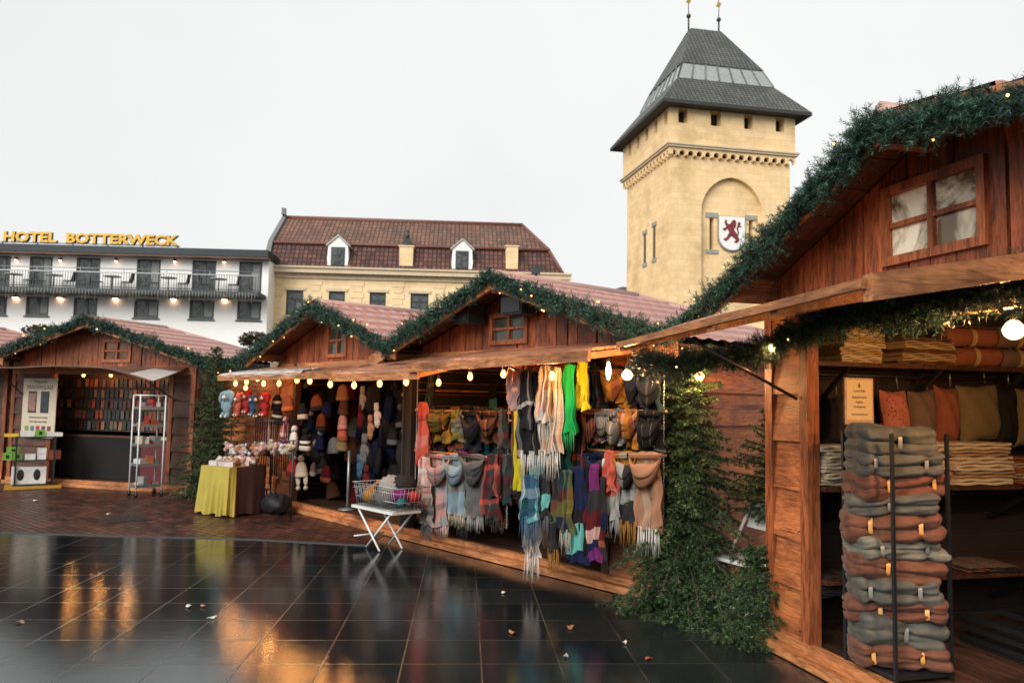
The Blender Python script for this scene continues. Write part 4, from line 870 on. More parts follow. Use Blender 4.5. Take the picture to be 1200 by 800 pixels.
def fir(label, loc, H, R, seed, boughs, per, nl, nw, twd=.045, droop=.35, low=.04, group='cut fir trees between the cabins', lean=(0, 0), minr=.0, flat=None):
    rs = np.random.RandomState(seed); rr = random.Random(seed); P0 = []; P1 = []; wood_ = MB()
    lx = Vector((lean[0], lean[1], 1)); tr = [lx * (H * k / 8) + Vector((0.01 * math.sin(k * 2), .01 * math.cos(k * 3), 0)) for k in range(9)]
    wood_.tube(tr, [.035 * H / 2 * (1 - .9 * k / 8) + .004 for k in range(9)], 7)
    limbs = MB(); az = 0
    for i in range(boughs):
        t = low + (1 - low) * (i + rr.random()) / boughs; z = H * t; az += 2.4 + rr.uniform(-.4, .4)
        l = (R * (1 - t) ** .75 + .06 + minr) * rr.uniform(.65, 1.15); a = Vector((math.cos(az), math.sin(az), 0)); up0 = .15 + .5 * t
        pts = []; m = 7
        for k in range(m + 1):
            q = k / m; pts.append(lx * z + a * l * q + Vector((0, 0, l * (up0 * q - droop * q * q * (1.6 - t) + .12 * q ** 4))))
        if flat is not None: pts = [Vector((p.x, min(p.y, flat) if flat > 0 else max(p.y, flat), max(.02, p.z))) for p in pts]
        else: pts = [Vector((p.x, p.y, max(.03, p.z))) for p in pts]
        limbs.tube(pts, [.007 * (1 - .8 * k / m) * (H / 2) + .0012 for k in range(m + 1)], 5)
        for k in range(m): P0.append(pts[k]); P1.append(pts[k + 1])
        q = .14
        while q < 1:
            j = min(m - 1, int(q * m)); f = q * m - j; p = pts[j].lerp(pts[j + 1], f); dr = (pts[j + 1] - pts[j]).normalized(); sd = dr.cross(Vector((0, 0, 1))).normalized()
            for sg in (-1, 1):
                ln = (.42 * l * (1 - q) + .035) * rr.uniform(.6, 1.15); d = (dr * rr.uniform(.5, .9) + sd * sg + Vector((0, 0, rr.uniform(-.45, .12)))).normalized()
                e = p + d * ln; nseg = max(1, int(ln / .06)); prev = p
                for s_ in range(nseg):
                    nx = p.lerp(e, (s_ + 1) / nseg) + Vector((0, 0, -.02 * ((s_ + 1) / nseg) ** 2)); P0.append(prev); P1.append(nx); prev = nx
                    if ln > .12 and s_ < nseg - 1:
                        for s2 in (-1, 1):
                            d2 = (d + dr * .6 + sd * s2 * .5 + Vector((0, 0, rr.uniform(-.3, .1)))).normalized(); P0.append(nx); P1.append(nx + d2 * rr.uniform(.03, .065))
            q += twd / max(l, .1) * rr.uniform(.8, 1.2)
    P0 = np.array([tuple(p) for p in P0]); P1 = np.array([tuple(p) for p in P1]); V = needles(P0, P1, per, nl, nw, rs, .6)
    T = empty('fir_tree', loc, 0, label, 'fir tree', group); link('crown', np_mesh('needles', V, np.arange(len(V)).reshape(-1, 3), NF), T)
    wood_.ob('trunk', BARK, T); limbs.ob('branches', BARK, T); print(label[:30], len(V) // 3); return T
a = zplane(803, 714); fir('tall bushy fir leaning at the corner of the scarf stall, beside its coloured scarves', a, 2.2, .53, 21, 190, 34, .028, .0050, twd=.05, droop=.55, minr=.10, lean=(.0, .03), low=.02)
a = zplane(912, 716); fir('fir whose branches reach in front of the white chair beside the plank wall', a, 1.75, .66, 22, 70, 34, .028, .005, low=.42, twd=.06)
a = zplane(885, 752); fir('small fir standing on the slabs against the corner of the blanket cabin', a, .66, .30, 23, 85, 34, .025, .0045, twd=.06, droop=.5, low=.03)
a = zplane(246, 585); fir('fir tree between the phone case cabin and the plush toy table', a, 2.5, .66, 24, 120, 16, .034, .008, twd=.07, low=.02)
a = zplane(216, 583); fir('low fir at the right foot of the phone case cabin', a + Vector((.35, .3, 0)), .9, .45, 25, 60, 14, .034, .008, twd=.07)
# leafy shrubs seen over the cabin roofs
def shrub(label, c, r, n, seed):
    rs = np.random.RandomState(seed); d = rs.normal(size=(n, 3)); d /= np.linalg.norm(d, axis=1, keepdims=True); P = d * rs.uniform(.5, 1, (n, 1)) * np.array(r) + np.array([0, 0, c[2]])
    W1 = rs.normal(size=(n, 3)); W1 /= np.linalg.norm(W1, axis=1, keepdims=True); W2 = np.cross(W1, rs.normal(size=(n, 3))); W2 /= np.linalg.norm(W2, axis=1, keepdims=True); s = .06
    V = np.empty((n * 4, 3)); V[0::4] = P - W1 * s; V[1::4] = P + W2 * s * .6; V[2::4] = P + W1 * s; V[3::4] = P - W2 * s * .6
    T = empty('shrub', (c[0], c[1], 0), 0, label, 'shrub', 'shrubs behind the cabin roofs'); link('foliage', np_mesh('leaves', V, np.arange(n * 4).reshape(-1, 4), NFL), T)
    mb = MB(); 
    for k in range(5): mb.tube([(0, 0, 0), (r[0] * .5 * math.cos(k * 1.26), r[1] * .4 * math.sin(k * 1.26), c[2])], [.03, .01], 5)
    mb.ob('stem', BARK, T)
NFL = needle_mat('shrub_leaves', [(0, (.015, .02, .01)), (.6, (.04, .045, .02)), (.85, (.09, .03, .015)), (1, (.12, .06, .02))], .6)
a = at(55, 389, 24); shrub('dark reddish shrub top showing over the leftmost cabin roof', a, (.8, .5, .22), 700, 1)
a = at(300, 398, 24); shrub('dark shrub top showing between the phone case cabin and the hat cabin', a, (.55, .5, .25), 600, 2)
# ------------------------------------------------------------------ cloth goods of the middle row
C_ = dict(black=(.012, .012, .014), char=(.035, .036, .04), grey=(.16, .165, .17), lgrey=(.38, .38, .37), white=(.68, .66, .62), cream=(.6, .52, .4), pink=(.62, .3, .27), lpink=(.66, .42, .38),
          red=(.5, .04, .04), coral=(.62, .13, .09), green=(.01, .36, .09), yellow=(.72, .62, .03), mustard=(.42, .19, .025), teal=(.02, .2, .19), dteal=(.012, .075, .08), turq=(.16, .55, .5), navy=(.012, .02, .07),
          blue=(.05, .13, .24), lblue=(.28, .42, .5), brown=(.13, .055, .03), tan=(.48, .25, .15), olive=(.2, .19, .04), maroon=(.13, .015, .02), purple=(.2, .03, .18), orange=(.55, .17, .05), khaki=(.25, .18, .1), rust=(.32, .1, .05))
C_ = {k: (sc(c, .6) if k not in ('white', 'green', 'black') else sc(c, .72)) for k, c in C_.items()}
def K(*n): return [C_[x] for x in n]
def vs(*pairs): return [(p, C_[c]) for p, c in pairs]
CL = {
 'pinkplaid': plaid('c_pinkplaid', vs((0, 'lpink'), (.3, 'grey'), (.45, 'pink'), (.7, 'lgrey'), (.85, 'lblue')), vs((0, 'pink'), (.4, 'grey'), (.5, 'lgrey'), (.8, 'lpink')), .42, .2),
 'bluegrey': plaid('c_bluegrey', vs((0, 'lblue'), (.4, 'lgrey'), (.55, 'khaki'), (.8, 'lblue')), vs((0, 'lblue'), (.5, 'khaki'), (.7, 'grey')), .5, .25),
 'mesh': plaid('c_mesh', vs(*[(i / 10, 'black' if i % 2 else 'lgrey') for i in range(10)]), vs(*[(i / 10, 'char' if i % 2 else 'grey') for i in range(10)]), .06, .05),
 'reddark': plaid('c_reddark', vs((0, 'char'), (.3, 'coral'), (.45, 'dteal'), (.6, 'maroon'), (.8, 'char')), vs((0, 'maroon'), (.4, 'teal'), (.5, 'char'), (.8, 'coral')), .35, .22),
 'redlong': plaid('c_redlong', vs((0, 'coral'), (.3, 'red'), (.36, 'char'), (.42, 'coral'), (.75, 'pink')), vs((0, 'coral'), (.5, 'pink'), (.6, 'red')), .5, .2),
 'pinkwhite': plaid('c_pinkwhite', vs((0, 'pink'), (.4, 'white'), (.55, 'lgrey'), (.65, 'lpink')), vs((0, 'lpink'), (.5, 'white')), .3, .15),
 'greywhite': plaid('c_greywhite', vs((0, 'grey'), (.4, 'char'), (.55, 'lgrey'), (.8, 'pink')), vs((0, 'lgrey'), (.5, 'grey')), .4, .15),
 'oliveyel': plaid('c_oliveyel', vs((0, 'olive'), (.4, 'brown'), (.6, 'mustard'), (.85, 'olive')), vs((0, 'brown'), (.4, 'olive'), (.6, 'mustard')), .35, .2),
 'greengrey': plaid('c_greengrey', vs((0, 'olive'), (.3, 'grey'), (.6, 'lblue'), (.7, 'olive')), vs((0, 'grey'), (.5, 'olive')), .3, .25),
 'darkdots': plaid('c_darkdots', vs((0, 'black'), (.5, 'char'), (.6, 'navy')), vs((0, 'char'), (.5, 'black')), .08, .08),
 'brownplaid': plaid('c_brownplaid', vs((0, 'brown'), (.4, 'rust'), (.6, 'char'), (.8, 'brown')), None, .3),
 'slate': plaid('c_slate', vs((0, 'char'), (.5, 'dteal'), (.7, 'maroon')), vs((0, 'char'), (.6, 'grey')), .3, .2),
 'palepink': plaid('c_palepink', vs((0, 'lpink'), (.5, 'pink')), vs((0, 'lpink'), (.7, 'lgrey')), .9, .3, .6),
 'bwcheck': plaid('c_bwcheck', vs((0, 'black'), (.42, 'char'), (.55, 'white'), (.62, 'black'), (.8, 'char')), vs((0, 'black'), (.3, 'char'), (.5, 'lgrey'), (.58, 'black')), .5, .16, .45),
 'stripewarm': plaid('c_stripewarm', vs((0, 'cream'), (.25, 'tan'), (.4, 'cream'), (.6, 'lpink'), (.8, 'white')), vs(*[(i / 8, ['white', 'black', 'cream', 'tan', 'white', 'char', 'lpink', 'cream'][i]) for i in range(8)]), .5, .1, .65),
 'salmon': plaid('c_salmon', vs((0, 'pink'), (.5, 'tan')), None, 1.2), 'green': plaid('c_green', vs((0, 'green')), None), 'yellow': plaid('c_yellow', vs((0, 'yellow')), None),
 'teal': plaid('c_teal', vs((0, 'dteal'), (.8, 'teal')), None, .6), 'aqua': plaid('c_aqua', vs((0, 'turq'), (.6, 'teal')), None, .5),
 'blueplaid': plaid('c_blueplaid', vs((0, 'blue'), (.25, 'lblue'), (.45, 'dteal'), (.7, 'blue'), (.85, 'turq')), vs((0, 'blue'), (.35, 'lblue'), (.42, 'white'), (.5, 'dteal')), .42, .2, .5),
 'darkaqua': plaid('c_darkaqua', vs((0, 'char'), (.35, 'turq'), (.6, 'char'), (.8, 'dteal')), None, .5), 'darkrust': plaid('c_darkrust', vs((0, 'char'), (.4, 'rust'), (.6, 'olive'), (.8, 'char')), vs((0, 'char'), (.6, 'brown')), .5, .2),
 'oliveblue': plaid('c_oliveblue', vs((0, 'dteal'), (.3, 'maroon'), (.5, 'olive'), (.75, 'navy')), vs((0, 'char'), (.6, 'olive')), .5, .1), 'turqnavy': plaid('c_turqnavy', vs((0, 'navy'), (.38, 'black'), (.5, 'turq'), (.75, 'navy')), None, .95),
 'blackband': plaid('c_blackband', vs((0, 'black'), (.4, 'navy'), (.6, 'maroon'), (.8, 'black')), None, .6), 'burgwhite': plaid('c_burgwhite', vs((0, 'purple'), (.3, 'char'), (.55, 'maroon'), (.75, 'lpink'), (.9, 'navy')), None, .7),
 'rednavy': plaid('c_rednavy', vs((0, 'char'), (.5, 'navy'), (.75, 'maroon'), (.9, 'rust')), None, .6),
 'mustardscarf': plaid('c_mustard', vs((0, 'mustard'), (.7, 'rust')), None, .5), 'greyplaid': plaid('c_greyplaid', vs((0, 'char'), (.4, 'grey'), (.5, 'rust'), (.55, 'char')), vs((0, 'char'), (.5, 'dteal'), (.8, 'grey')), .3, .2),
 'redwhite': plaid('c_redwhite', vs((0, 'coral'), (.27, 'coral'), (.36, 'lgrey'), (.7, 'white'), (.85, 'lgrey')), None, 1.0), 'whitemust': plaid('c_whitemust', vs((0, 'mustard'), (.18, 'lgrey'), (.4, 'char'), (.6, 'mustard')), None, 1.0),
 'tanwhite': plaid('c_tanwhite', vs((0, 'tan'), (.6, 'tan'), (.85, 'white')), vs((0, 'tan'), (.7, 'tan'), (.8, 'cream')), 1.1, .25, .4), 'navyp': plaid('c_navyp', vs((0, 'navy'), (.5, 'char'), (.62, 'white'), (.7, 'black'), (.85, 'white')), None, .85),
 'zebra': plaid('c_zebra', vs(*[(i / 8, 'black' if i % 2 else 'lgrey') for i in range(8)]), None, .12), 'rustpat': plaid('c_rustpat', vs(*[(i / 6, ['rust', 'char', 'brown', 'rust', 'maroon', 'brown'][i]) for i in range(6)]), None, .12),
 'sage': plaid('c_sage', vs((0, 'grey'), (.5, 'khaki'), (.8, 'lgrey')), None, .3), 'mustrust': plaid('c_mustrust', vs((0, 'mustard'), (.4, 'rust'), (.7, 'tan')), None, .25), 'blackspot': plaid('c_blackspot', vs((0, 'black'), (.7, 'grey'), (.8, 'black')), vs((0, 'black'), (.7, 'char')), .2, .2),
}
def strands(mb, x0, x1, y, z, L, n, rr, thick=.0034, xw=.35):
    for k in range(n):
        x = x0 + (x1 - x0) * (k + .5) / n; a = rr.uniform(-1, 1) * .02; x += rr.uniform(-.006, .006); l = L * rr.uniform(.6, 1.15); yy = y + rr.uniform(-.012, .012)
        mb.tube([(x, yy, z + .015), (x + a * .4, yy, z - l * .5), (x + a * xw * 3, yy + rr.uniform(-.01, .01), z - l)], [thick, thick * 1.15, thick * .6], 4)
def drape(L, w, seed, wide=.3, amp=.030, k=2.6, swag=0.0, flare=0.0, back=None, skew=0.0):
    """a scarf hung over a rod (rod at the origin): pleated front and back panels in one closed sleeve, optional cowl loop"""
    rr = random.Random(seed); w *= 1.18; amp *= rr.uniform(.8, 1.3); k *= rr.uniform(.7, 1.25); mb = MB(); nu, nv = 30, 26; P = []; UV = []; ph = rr.uniform(0, 6); k2 = rr.uniform(1.5, 2.5); th = .012
    for i in range(nv + 1):
        v = i / nv; z = -v * L; wf = (1 - wide) + wide * (v ** .6) + flare * v; row = []; uv = []; sway = .012 * math.sin(v * 4 + ph) + skew * v * L
        top = math.sin(min(1, v * 12) * PI / 2)
        for j in range(nu):
            t = 2 * PI * j / nu; c = math.cos(t); s_ = math.sin(t); x = c * w / 2 * wf; u = c
            pl = amp * (.35 + .65 * v ** .5) * (math.sin(k * PI * u + ph + .9 * math.sin(v * 3 + ph)) + .5 * math.sin(k2 * k * PI * u + v * 2)) + .007 * math.sin(u * 17 + v * 9 + ph) + .010 * v * math.sin(v * 19 + u * 4 + ph)
            row.append((x + sway + .008 * math.sin(v * 11 + u * 3), -s_ * (th + .010 * (1 - top)) * 1.0 - pl * 1.0 * top, z + .015 * (1 - abs(c)) * (1 - top) - (.02 * math.sin(u * 5 + ph) * v)))
            uv.append((c * w * .5 * (1 if s_ >= 0 else -1) + 1, v * L + .05 * u * v))
        P.append(row); UV.append(uv)
    mb.grid(P, 0, True, UV, closed=True); b = len(mb.v) - nu; mb.f.append(tuple(range(nu - 1, -1, -1))); mb.m.append(0); mb.sm.append(False)
    if swag and seed % 5 != 1:
        n = 16; m = 12; P = []; UV = []
        kk = rr.uniform(.7, 1.45); swag *= rr.uniform(.7, 1.15)
        for layer, (q0, q1) in enumerate(((1.0, 1.0), (.66, .8), (.4, .66))[:rr.choice([2, 2, 3])]):
            for i in range(n + 1):
                t = i / n; x = (t - .5) * w * (1.12 + .06 * layer); s2 = math.sin(PI * t ** kk); z = -.02 - swag * q0 * s2 ** .6 + .01 * math.sin(t * 9 + ph); y = -.045 - .035 * s2 - .012 * layer; row = []; uv = []
                fat = .014 + .030 * s2 * q1
                for j in range(m):
                    q = 2 * PI * j / m; r = fat * (1 + .22 * math.sin(3 * q + t * 6 + ph) + .1 * math.sin(7 * q + t * 3)); row.append((x + (t - .5) * .3 * r * math.cos(q), y - r * .7 * math.sin(q), z + r * 1.5 * math.cos(q))); uv.append((q * .04, t * (w + swag * 2)))
                P.append(row); UV.append(uv)
            mb.grid(P, 0, True, UV, closed=True)
    if swag and seed % 5 in (1, 3):
        q = drape(L * rr.uniform(.5, .72), w * .5, seed + 991, swag=0); ox = w * rr.uniform(-.22, .22)
        mb.add([(x + ox, y - .045, z + .012) for x, y, z in q.v], q.f, 0, True, [q.uv[i] for i in range(len(q.v))])
    return mb
def scarf(label, px, py0, py1, wpx, d, cl, fr=None, fpx=0, fcol=None, swag=0, seed=None, group='scarves hung up for sale on the scarf stall', F=None, **kw):
    F = F or FM; seed = seed if seed is not None else int(px * 7 + py0); s, z0 = F.pick(px, py0, d); _, z1 = F.pick(px, py1, d); sb, _ = F.pick(px + wpx / 2, py0, d); sa, _ = F.pick(px - wpx / 2, py0, d); w = sb - sa
    L = z0 - z1; mb = drape(L, w, seed, swag=swag * L, **kw); o = mb.ob('scarf', CL[cl], None, F.W(s, d, z0), (0, 0, F.rz)); tag(o, label, 'scarf', group)
    if fpx:
        _, z2 = F.pick(px, py1 + fpx, d); z2 -= .03; m = MB(); rr = random.Random(seed); xs = (kw.get('skew', 0)) * L; strands(m, -w * .48 + xs, w * .48 + xs, -.005, -L + .0, z1 - z2, max(7, int(w / .008)), rr); m.ob('fringe', M_('fringe_' + (fcol or 'white'), C_[fcol or 'white'], .9, .15, 30), o)
    return o
def rack(label, px0, px1, py0, py1, d, rods, rungs=0.0):
    s0, z0 = FM.pick(px0, py0, d); s1, _ = FM.pick(px1, py0, d); _, z1 = FM.pick(px0, py1, d); T = empty('hanging_rack', FM.W((s0 + s1) / 2, d, z0), FM.rz, label, 'rack', 'chain racks of the scarf stall'); hw = (s1 - s0) / 2
    for sx in (-hw, hw):
        mb = MB(); z = 0; k = 0
        while z > z1 - z0:
            mb.ell((sx, .0, z), (.010 if k % 2 else .006, .006 if k % 2 else .010, .018), 6, 4); z -= .028; k += 1
        mb.ob('chain', GREYM, T)
    for py in rods:
        _, zz = FM.pick((px0 + px1) / 2, py, d); mb = MB(); mb.tube([(-hw - .03, 0, zz - z0), (hw + .03, 0, zz - z0)], .013, 8); mb.ob('rod', BEAMX, T)
    if rungs:
        z = -.25
        for k in range(5): mb = MB(); mb.tube([(hw, 0, z), (hw + .0, rungs, z)], .012, 8); mb.ob('rung', BEAMX, T); z -= .27
    return T
rack('chain rack with two rods of scarves left of the long hanging scarves', 490, 597, 437, 600, -.16, (482, 533), .3)
rack('chain rack with three rods of scarves at the right end of the scarf stall', 690, 778, 430, 604, -.4, (434, 481, 530))
A_ = dict(seed=None)
S_ = scarf
d1, d2 = -.18, -.42
S_('olive and brown scarf, leftmost on the upper rod of the left rack', 518, 482, 518, 20, d1, 'oliveyel', swag=.55)
S_('grey green looped scarf on the upper rod of the left rack', 537, 482, 516, 20, d1, 'greengrey', swag=.7)
S_('black dotted scarf, middle of the upper rod of the left rack', 556, 482, 528, 19, d1, 'darkdots', swag=.6)
S_('brown looped scarf on the upper rod beside the black dotted scarf', 575, 482, 519, 18, d1, 'brownplaid', swag=.75)
S_('dark slate scarf, rightmost on the upper rod of the left rack', 590, 482, 524, 12, d1, 'slate')
S_('pink and grey plaid scarf with a big cowl loop, leftmost on the lower rod', 516, 533, 616, 23, d1 - .04, 'pinkplaid', fpx=10, fcol='lpink', swag=.34)
S_('pale blue and khaki scarf with cowl loop on the lower rod', 537, 533, 603, 20, d1 - .04, 'bluegrey', fpx=10, fcol='cream', swag=.42)
S_('black and white mesh patterned scarf on the lower rod', 558, 533, 606, 21, d1 - .04, 'mesh', fpx=14, fcol='lgrey', swag=.4)
S_('red, teal and black plaid scarf on the lower rod', 579, 533, 606, 19, d1 - .04, 'reddark', fpx=8, fcol='char', swag=.42)
S_('dark brown scarf, rightmost on the lower rod of the left rack', 594, 533, 590, 12, d1, 'slate')
S_('coral red scarf hanging at the left chain of the left rack', 496, 472, 545, 11, d1 - .1, 'redlong')
S_('pink and white checked scarf below the coral red scarf', 499, 536, 590, 12, d1 - .11, 'pinkwhite', fpx=7, fcol='lpink')
S_('grey and charcoal scarf hanging lowest at the left end of the stall front', 501, 582, 615, 13, d1 - .09, 'greywhite', fpx=16, fcol='grey')
S_('thin grey scarf hanging behind the left chain under the awning', 507, 437, 480, 8, d1 + .1, 'greyplaid')
S_('mottled brown scarf hanging inside right of the left rack', 601, 548, 590, 13, d1 + .15, 'brownplaid')
# long scarves in the middle, hung from the awning edge
d3 = -.72
S_('pale pink scarf hanging from the awning left of the black checked scarf', 604, 428, 480, 17, d3 + .06, 'palepink', flare=-.3)
S_('long pale pink scarf behind the black checked scarf', 612, 430, 535, 8, d3 + .1, 'palepink', seed=5)
S_('black and white checked scarf with cowl loop and white fringe', 622, 437, 530, 21, d3 - .05, 'bwcheck', fpx=24, fcol='white', swag=.52)
S_('cream, pink and black striped scarf with long fringe, largest in the middle', 645, 431, 530, 25, d3 - .06, 'stripewarm', fpx=26, fcol='white', swag=.5)
S_('salmon scarf bunched behind the cream striped scarf at the awning edge', 655, 428, 478, 18, d3 + .05, 'salmon', skew=.12)
S_('salmon cloth bunched between the pale pink and cream scarves', 628, 426, 446, 26, d3 + .04, 'salmon', seed=9)
S_('bright green scarf with green fringe', 668, 428, 506, 14, d3 + .0, 'green', fpx=16, fcol='green', flare=.35)
S_('bright yellow scarf hanging right of the green scarf', 682, 425, 480, 13, d3 + .05, 'yellow', skew=.1)
S_('long yellow scarf hanging left behind the black checked scarf', 608, 472, 572, 9, d3 + .22, 'yellow', skew=.06)
S_('dark teal scarf below the cream striped scarf', 660, 500, 552, 17, d3 + .12, 'teal')
S_('aqua scarf end showing beneath the black checked scarf', 630, 530, 566, 14, d3 + .15, 'aqua')
S_('very dark scarf hanging behind between the green and navy scarves', 672, 505, 610, 18, d3 + .3, 'darkdots')
S_('blue plaid scarf with blue fringe at the front, lowest in the middle', 622, 558, 610, 21, d3 - .06, 'blueplaid', fpx=30, fcol='blue')
S_('cream ended scarf with the long white fringe reaching down to the sill', 625, 600, 650, 17, d3 + .02, 'stripewarm', fpx=26, fcol='white', seed=3)
S_('charcoal scarf with an aqua band', 639, 556, 606, 13, d3 - .02, 'darkaqua', fpx=20, fcol='grey')
S_('dark scarf with rust band and mustard fringe', 650, 558, 645, 14, d3 + .02, 'darkrust', fpx=22, fcol='mustard')
S_('dark olive and navy plaid scarf beside the turquoise block scarf', 664, 552, 622, 14, d3 + .0, 'oliveblue', fpx=22, fcol='cream')
S_('navy scarf with a broad turquoise block', 677, 548, 658, 18, d3 + .05, 'turqnavy')
S_('black scarf with maroon band right of the turquoise block scarf', 689, 545, 648, 9, d3 + .08, 'blackband')
S_('narrow scarf with magenta, charcoal and pale pink blocks', 697, 545, 656, 10, d3 + .06, 'burgwhite')
S_('narrow navy scarf ending in a rust block', 705, 560, 655, 9, d3 + .12, 'rednavy')
# right rack
S_('mustard brown looped scarf on the top rod of the right rack', 724, 434, 470, 22, d2, 'mustardscarf', swag=.75)
S_('mustard scarf end hanging below the looped mustard scarf', 735, 462, 482, 10, d2 + .04, 'mustardscarf')
S_('charcoal scarf on the top rod, left of the grey plaid scarf', 745, 434, 474, 14, d2, 'darkdots', swag=.6)
S_('grey plaid looped scarf, rightmost on the top rod of the right rack', 763, 434, 480, 24, d2, 'greyplaid', swag=.6)
S_('very dark scarf, leftmost on the top rod of the right rack', 704, 434, 478, 16, d2 + .05, 'slate')
S_('rust patterned tube scarf, leftmost on the middle rod', 697, 481, 520, 15, d2 - .03, 'rustpat', swag=.6)
S_('black and white striped tube scarf on the middle rod', 712, 481, 518, 14, d2 - .03, 'zebra', swag=.7)
S_('sage and grey looped scarf with a small white label', 726, 481, 520, 14, d2 - .03, 'sage', swag=.7)
S_('mustard and rust looped scarf on the middle rod', 742, 481, 524, 16, d2 - .03, 'mustrust', swag=.7)
S_('black spotted shawl, widest on the middle rod', 763, 481, 528, 24, d2 - .03, 'blackspot', swag=.7)
S_('navy and white scarf, leftmost on the lower rod of the right rack', 702, 530, 628, 20, d2 - .06, 'navyp', swag=.34)
S_('red and grey white scarf with pale fringe on the lower rod', 718, 530, 607, 18, d2 - .08, 'redwhite', fpx=20, fcol='lgrey', swag=.3)
S_('white looped scarf with mustard end and mustard fringe', 737, 530, 612, 20, d2 - .07, 'whitemust', fpx=24, fcol='mustard', swag=.38)
S_('large tan scarf with white edge and tassels, rightmost on the lower rod', 761, 530, 620, 27, d2 - .09, 'tanwhite', fpx=26, fcol='white', swag=.36)
S_('black scarf hanging low between the navy and tan scarves', 748, 545, 600, 14, d2 + .03, 'darkdots', seed=77)
# scarves deeper in the stall
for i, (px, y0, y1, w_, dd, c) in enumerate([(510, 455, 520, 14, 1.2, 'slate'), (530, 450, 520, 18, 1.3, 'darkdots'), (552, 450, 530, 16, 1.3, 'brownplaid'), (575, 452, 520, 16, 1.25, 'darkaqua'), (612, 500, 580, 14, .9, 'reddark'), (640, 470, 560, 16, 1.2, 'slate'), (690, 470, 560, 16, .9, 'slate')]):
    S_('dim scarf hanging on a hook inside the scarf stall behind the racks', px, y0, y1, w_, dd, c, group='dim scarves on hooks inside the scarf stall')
for i in range(58):
    rr_ = random.Random(i + 900); z_ = i % 4; left = i < 30
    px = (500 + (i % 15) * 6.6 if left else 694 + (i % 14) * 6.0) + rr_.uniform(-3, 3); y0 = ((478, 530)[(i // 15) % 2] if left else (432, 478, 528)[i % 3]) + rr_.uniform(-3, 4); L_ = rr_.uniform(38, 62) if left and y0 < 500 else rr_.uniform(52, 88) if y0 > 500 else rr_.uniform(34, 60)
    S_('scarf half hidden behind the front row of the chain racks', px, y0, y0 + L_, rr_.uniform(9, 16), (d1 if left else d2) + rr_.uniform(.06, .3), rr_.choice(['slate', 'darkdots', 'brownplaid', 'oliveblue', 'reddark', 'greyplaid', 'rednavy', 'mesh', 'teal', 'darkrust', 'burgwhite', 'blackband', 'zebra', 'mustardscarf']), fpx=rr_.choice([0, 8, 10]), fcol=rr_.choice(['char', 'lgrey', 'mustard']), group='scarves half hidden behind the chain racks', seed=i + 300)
for i in range(16):
    rr_ = random.Random(i + 1900); px = 606 + i * 6.2; S_('scarf tightly packed behind the long hanging scarves in the middle', px, rr_.uniform(425, 440), rr_.uniform(560, 640), rr_.uniform(9, 14), d3 + rr_.uniform(.25, .5), rr_.choice(['slate', 'darkdots', 'oliveblue', 'reddark', 'rednavy', 'teal', 'blackband', 'darkrust', 'turqnavy']), fpx=10, fcol='char', group='scarves packed behind the long hanging scarves', seed=i + 700)
label_tag = MB(); label_tag.box(-.045, .045, -.003, 0, -.02, .02); s, z = FM.pick(729, 491, d2 - .12); o = label_tag.ob('price_tag', M_('tag_white', (.75, .75, .72), .6), None, FM.W(s, d2 - .12, z), (0, .2, FM.rz)); tag(o, 'small white tag pinned on the sage grey looped scarf', 'price tag')

# ------------------------------------------------------------------ lit bulbs
WIRE = BLACK
def bulb(F, px, py, d, label, r=.026, long=1.5, mat=None, group='bare bulbs strung along the awnings', wire=.14):
    s, z = F.pick(px, py, d); T = empty('light_bulb', F.W(s, d, z), F.rz, label, 'light bulb', group); gl = BGLASS if mat is None else GGLASS if mat in (WARMB, WARMR) else mat
    mb = MB(); prof = [(r * math.sin(PI * (k + .01) / 10.0) * (1 if k < 6 else 1 - .08 * (k - 5)), -r * long * math.cos(PI * k / 10.0)) for k in range(10)]; mb.lathe(prof, n=16); mb.ob('glass', gl, T); mb = MB(); mb.lathe([(.013, 0), (.016, .004), (.016, .03), (.010, .045)], (0, 0, r * long * .86), 12); mb.ob('socket', BLACK, T)
    mb = MB(); mb.tube([(0, 0, r * long + .03), (.006, 0, r * long + .05 + wire * .5), (0, 0, r * long + .05 + wire)], .004, 5); mb.ob('wire', BLACK, T)
    if gl is not COOL:
        L = bpy.data.lights.new('filament', 'POINT'); L.color = (1, .50, .17) if gl is BGLASS else (1, .58, .26); L.energy = (2.0 if F is FL else .9 if px < 312 else 2.6 if px < 500 else 7.5) if gl is BGLASS else ((16 if px == 820 else 12 if px == 735 else 7) if mat is WARMB else 25); L.shadow_soft_size = r * .5; o = bpy.data.objects.new('filament', L); COL.objects.link(o); o.parent = T; o.location = (0, 0, 0)
    return T
bl = [(276, 449, -.5, 'bulb above the light blue rabbit toy, leftmost of the strung bulbs'), (289, 447, -.6, 'upper bulb of the pair above the red plush toys'), (288, 454, -.4, 'lower bulb of the pair above the red plush toys'), (302, 443, -.7, 'small high bulb right of the pair above the red plush toys'),
      (309, 449, -.5, 'bulb above the brown plush toy'), (327, 449, -.55, 'bulb above the black hats with white stripes'), (348, 445, -.7, 'bulb above the rust coloured hat'), (363, 446, -.7, 'bulb right of the one above the rust coloured hat'), (387, 450, -.65, 'bulb just left of the peach coloured hat'),
      (415, 451, -.65, 'bulb just right of the peach coloured hat'), (445, 449, -.65, 'bulb above the wire basket table'), (476, 447, -.65, 'round bulb at the meeting of the two awnings'), (514, 448, -.6, 'bulb above the olive and brown scarf'), (551, 441, -.65, 'bulb above the black dotted scarf'), (590, 438, -.7, 'bulb above the right chain of the left rack'),
      (647, 440, -1.0, 'bulb in front of the cream striped scarf')]
for px, py, d, lb in bl: bulb(FM, px, py, d, lb, r=.027 if px > 500 else .031, wire=.1)
bulb(FM, 713, 434, -.75, 'greenish white tube lamp above the mustard scarf', r=.02, long=4, mat=COOL, wire=.05)
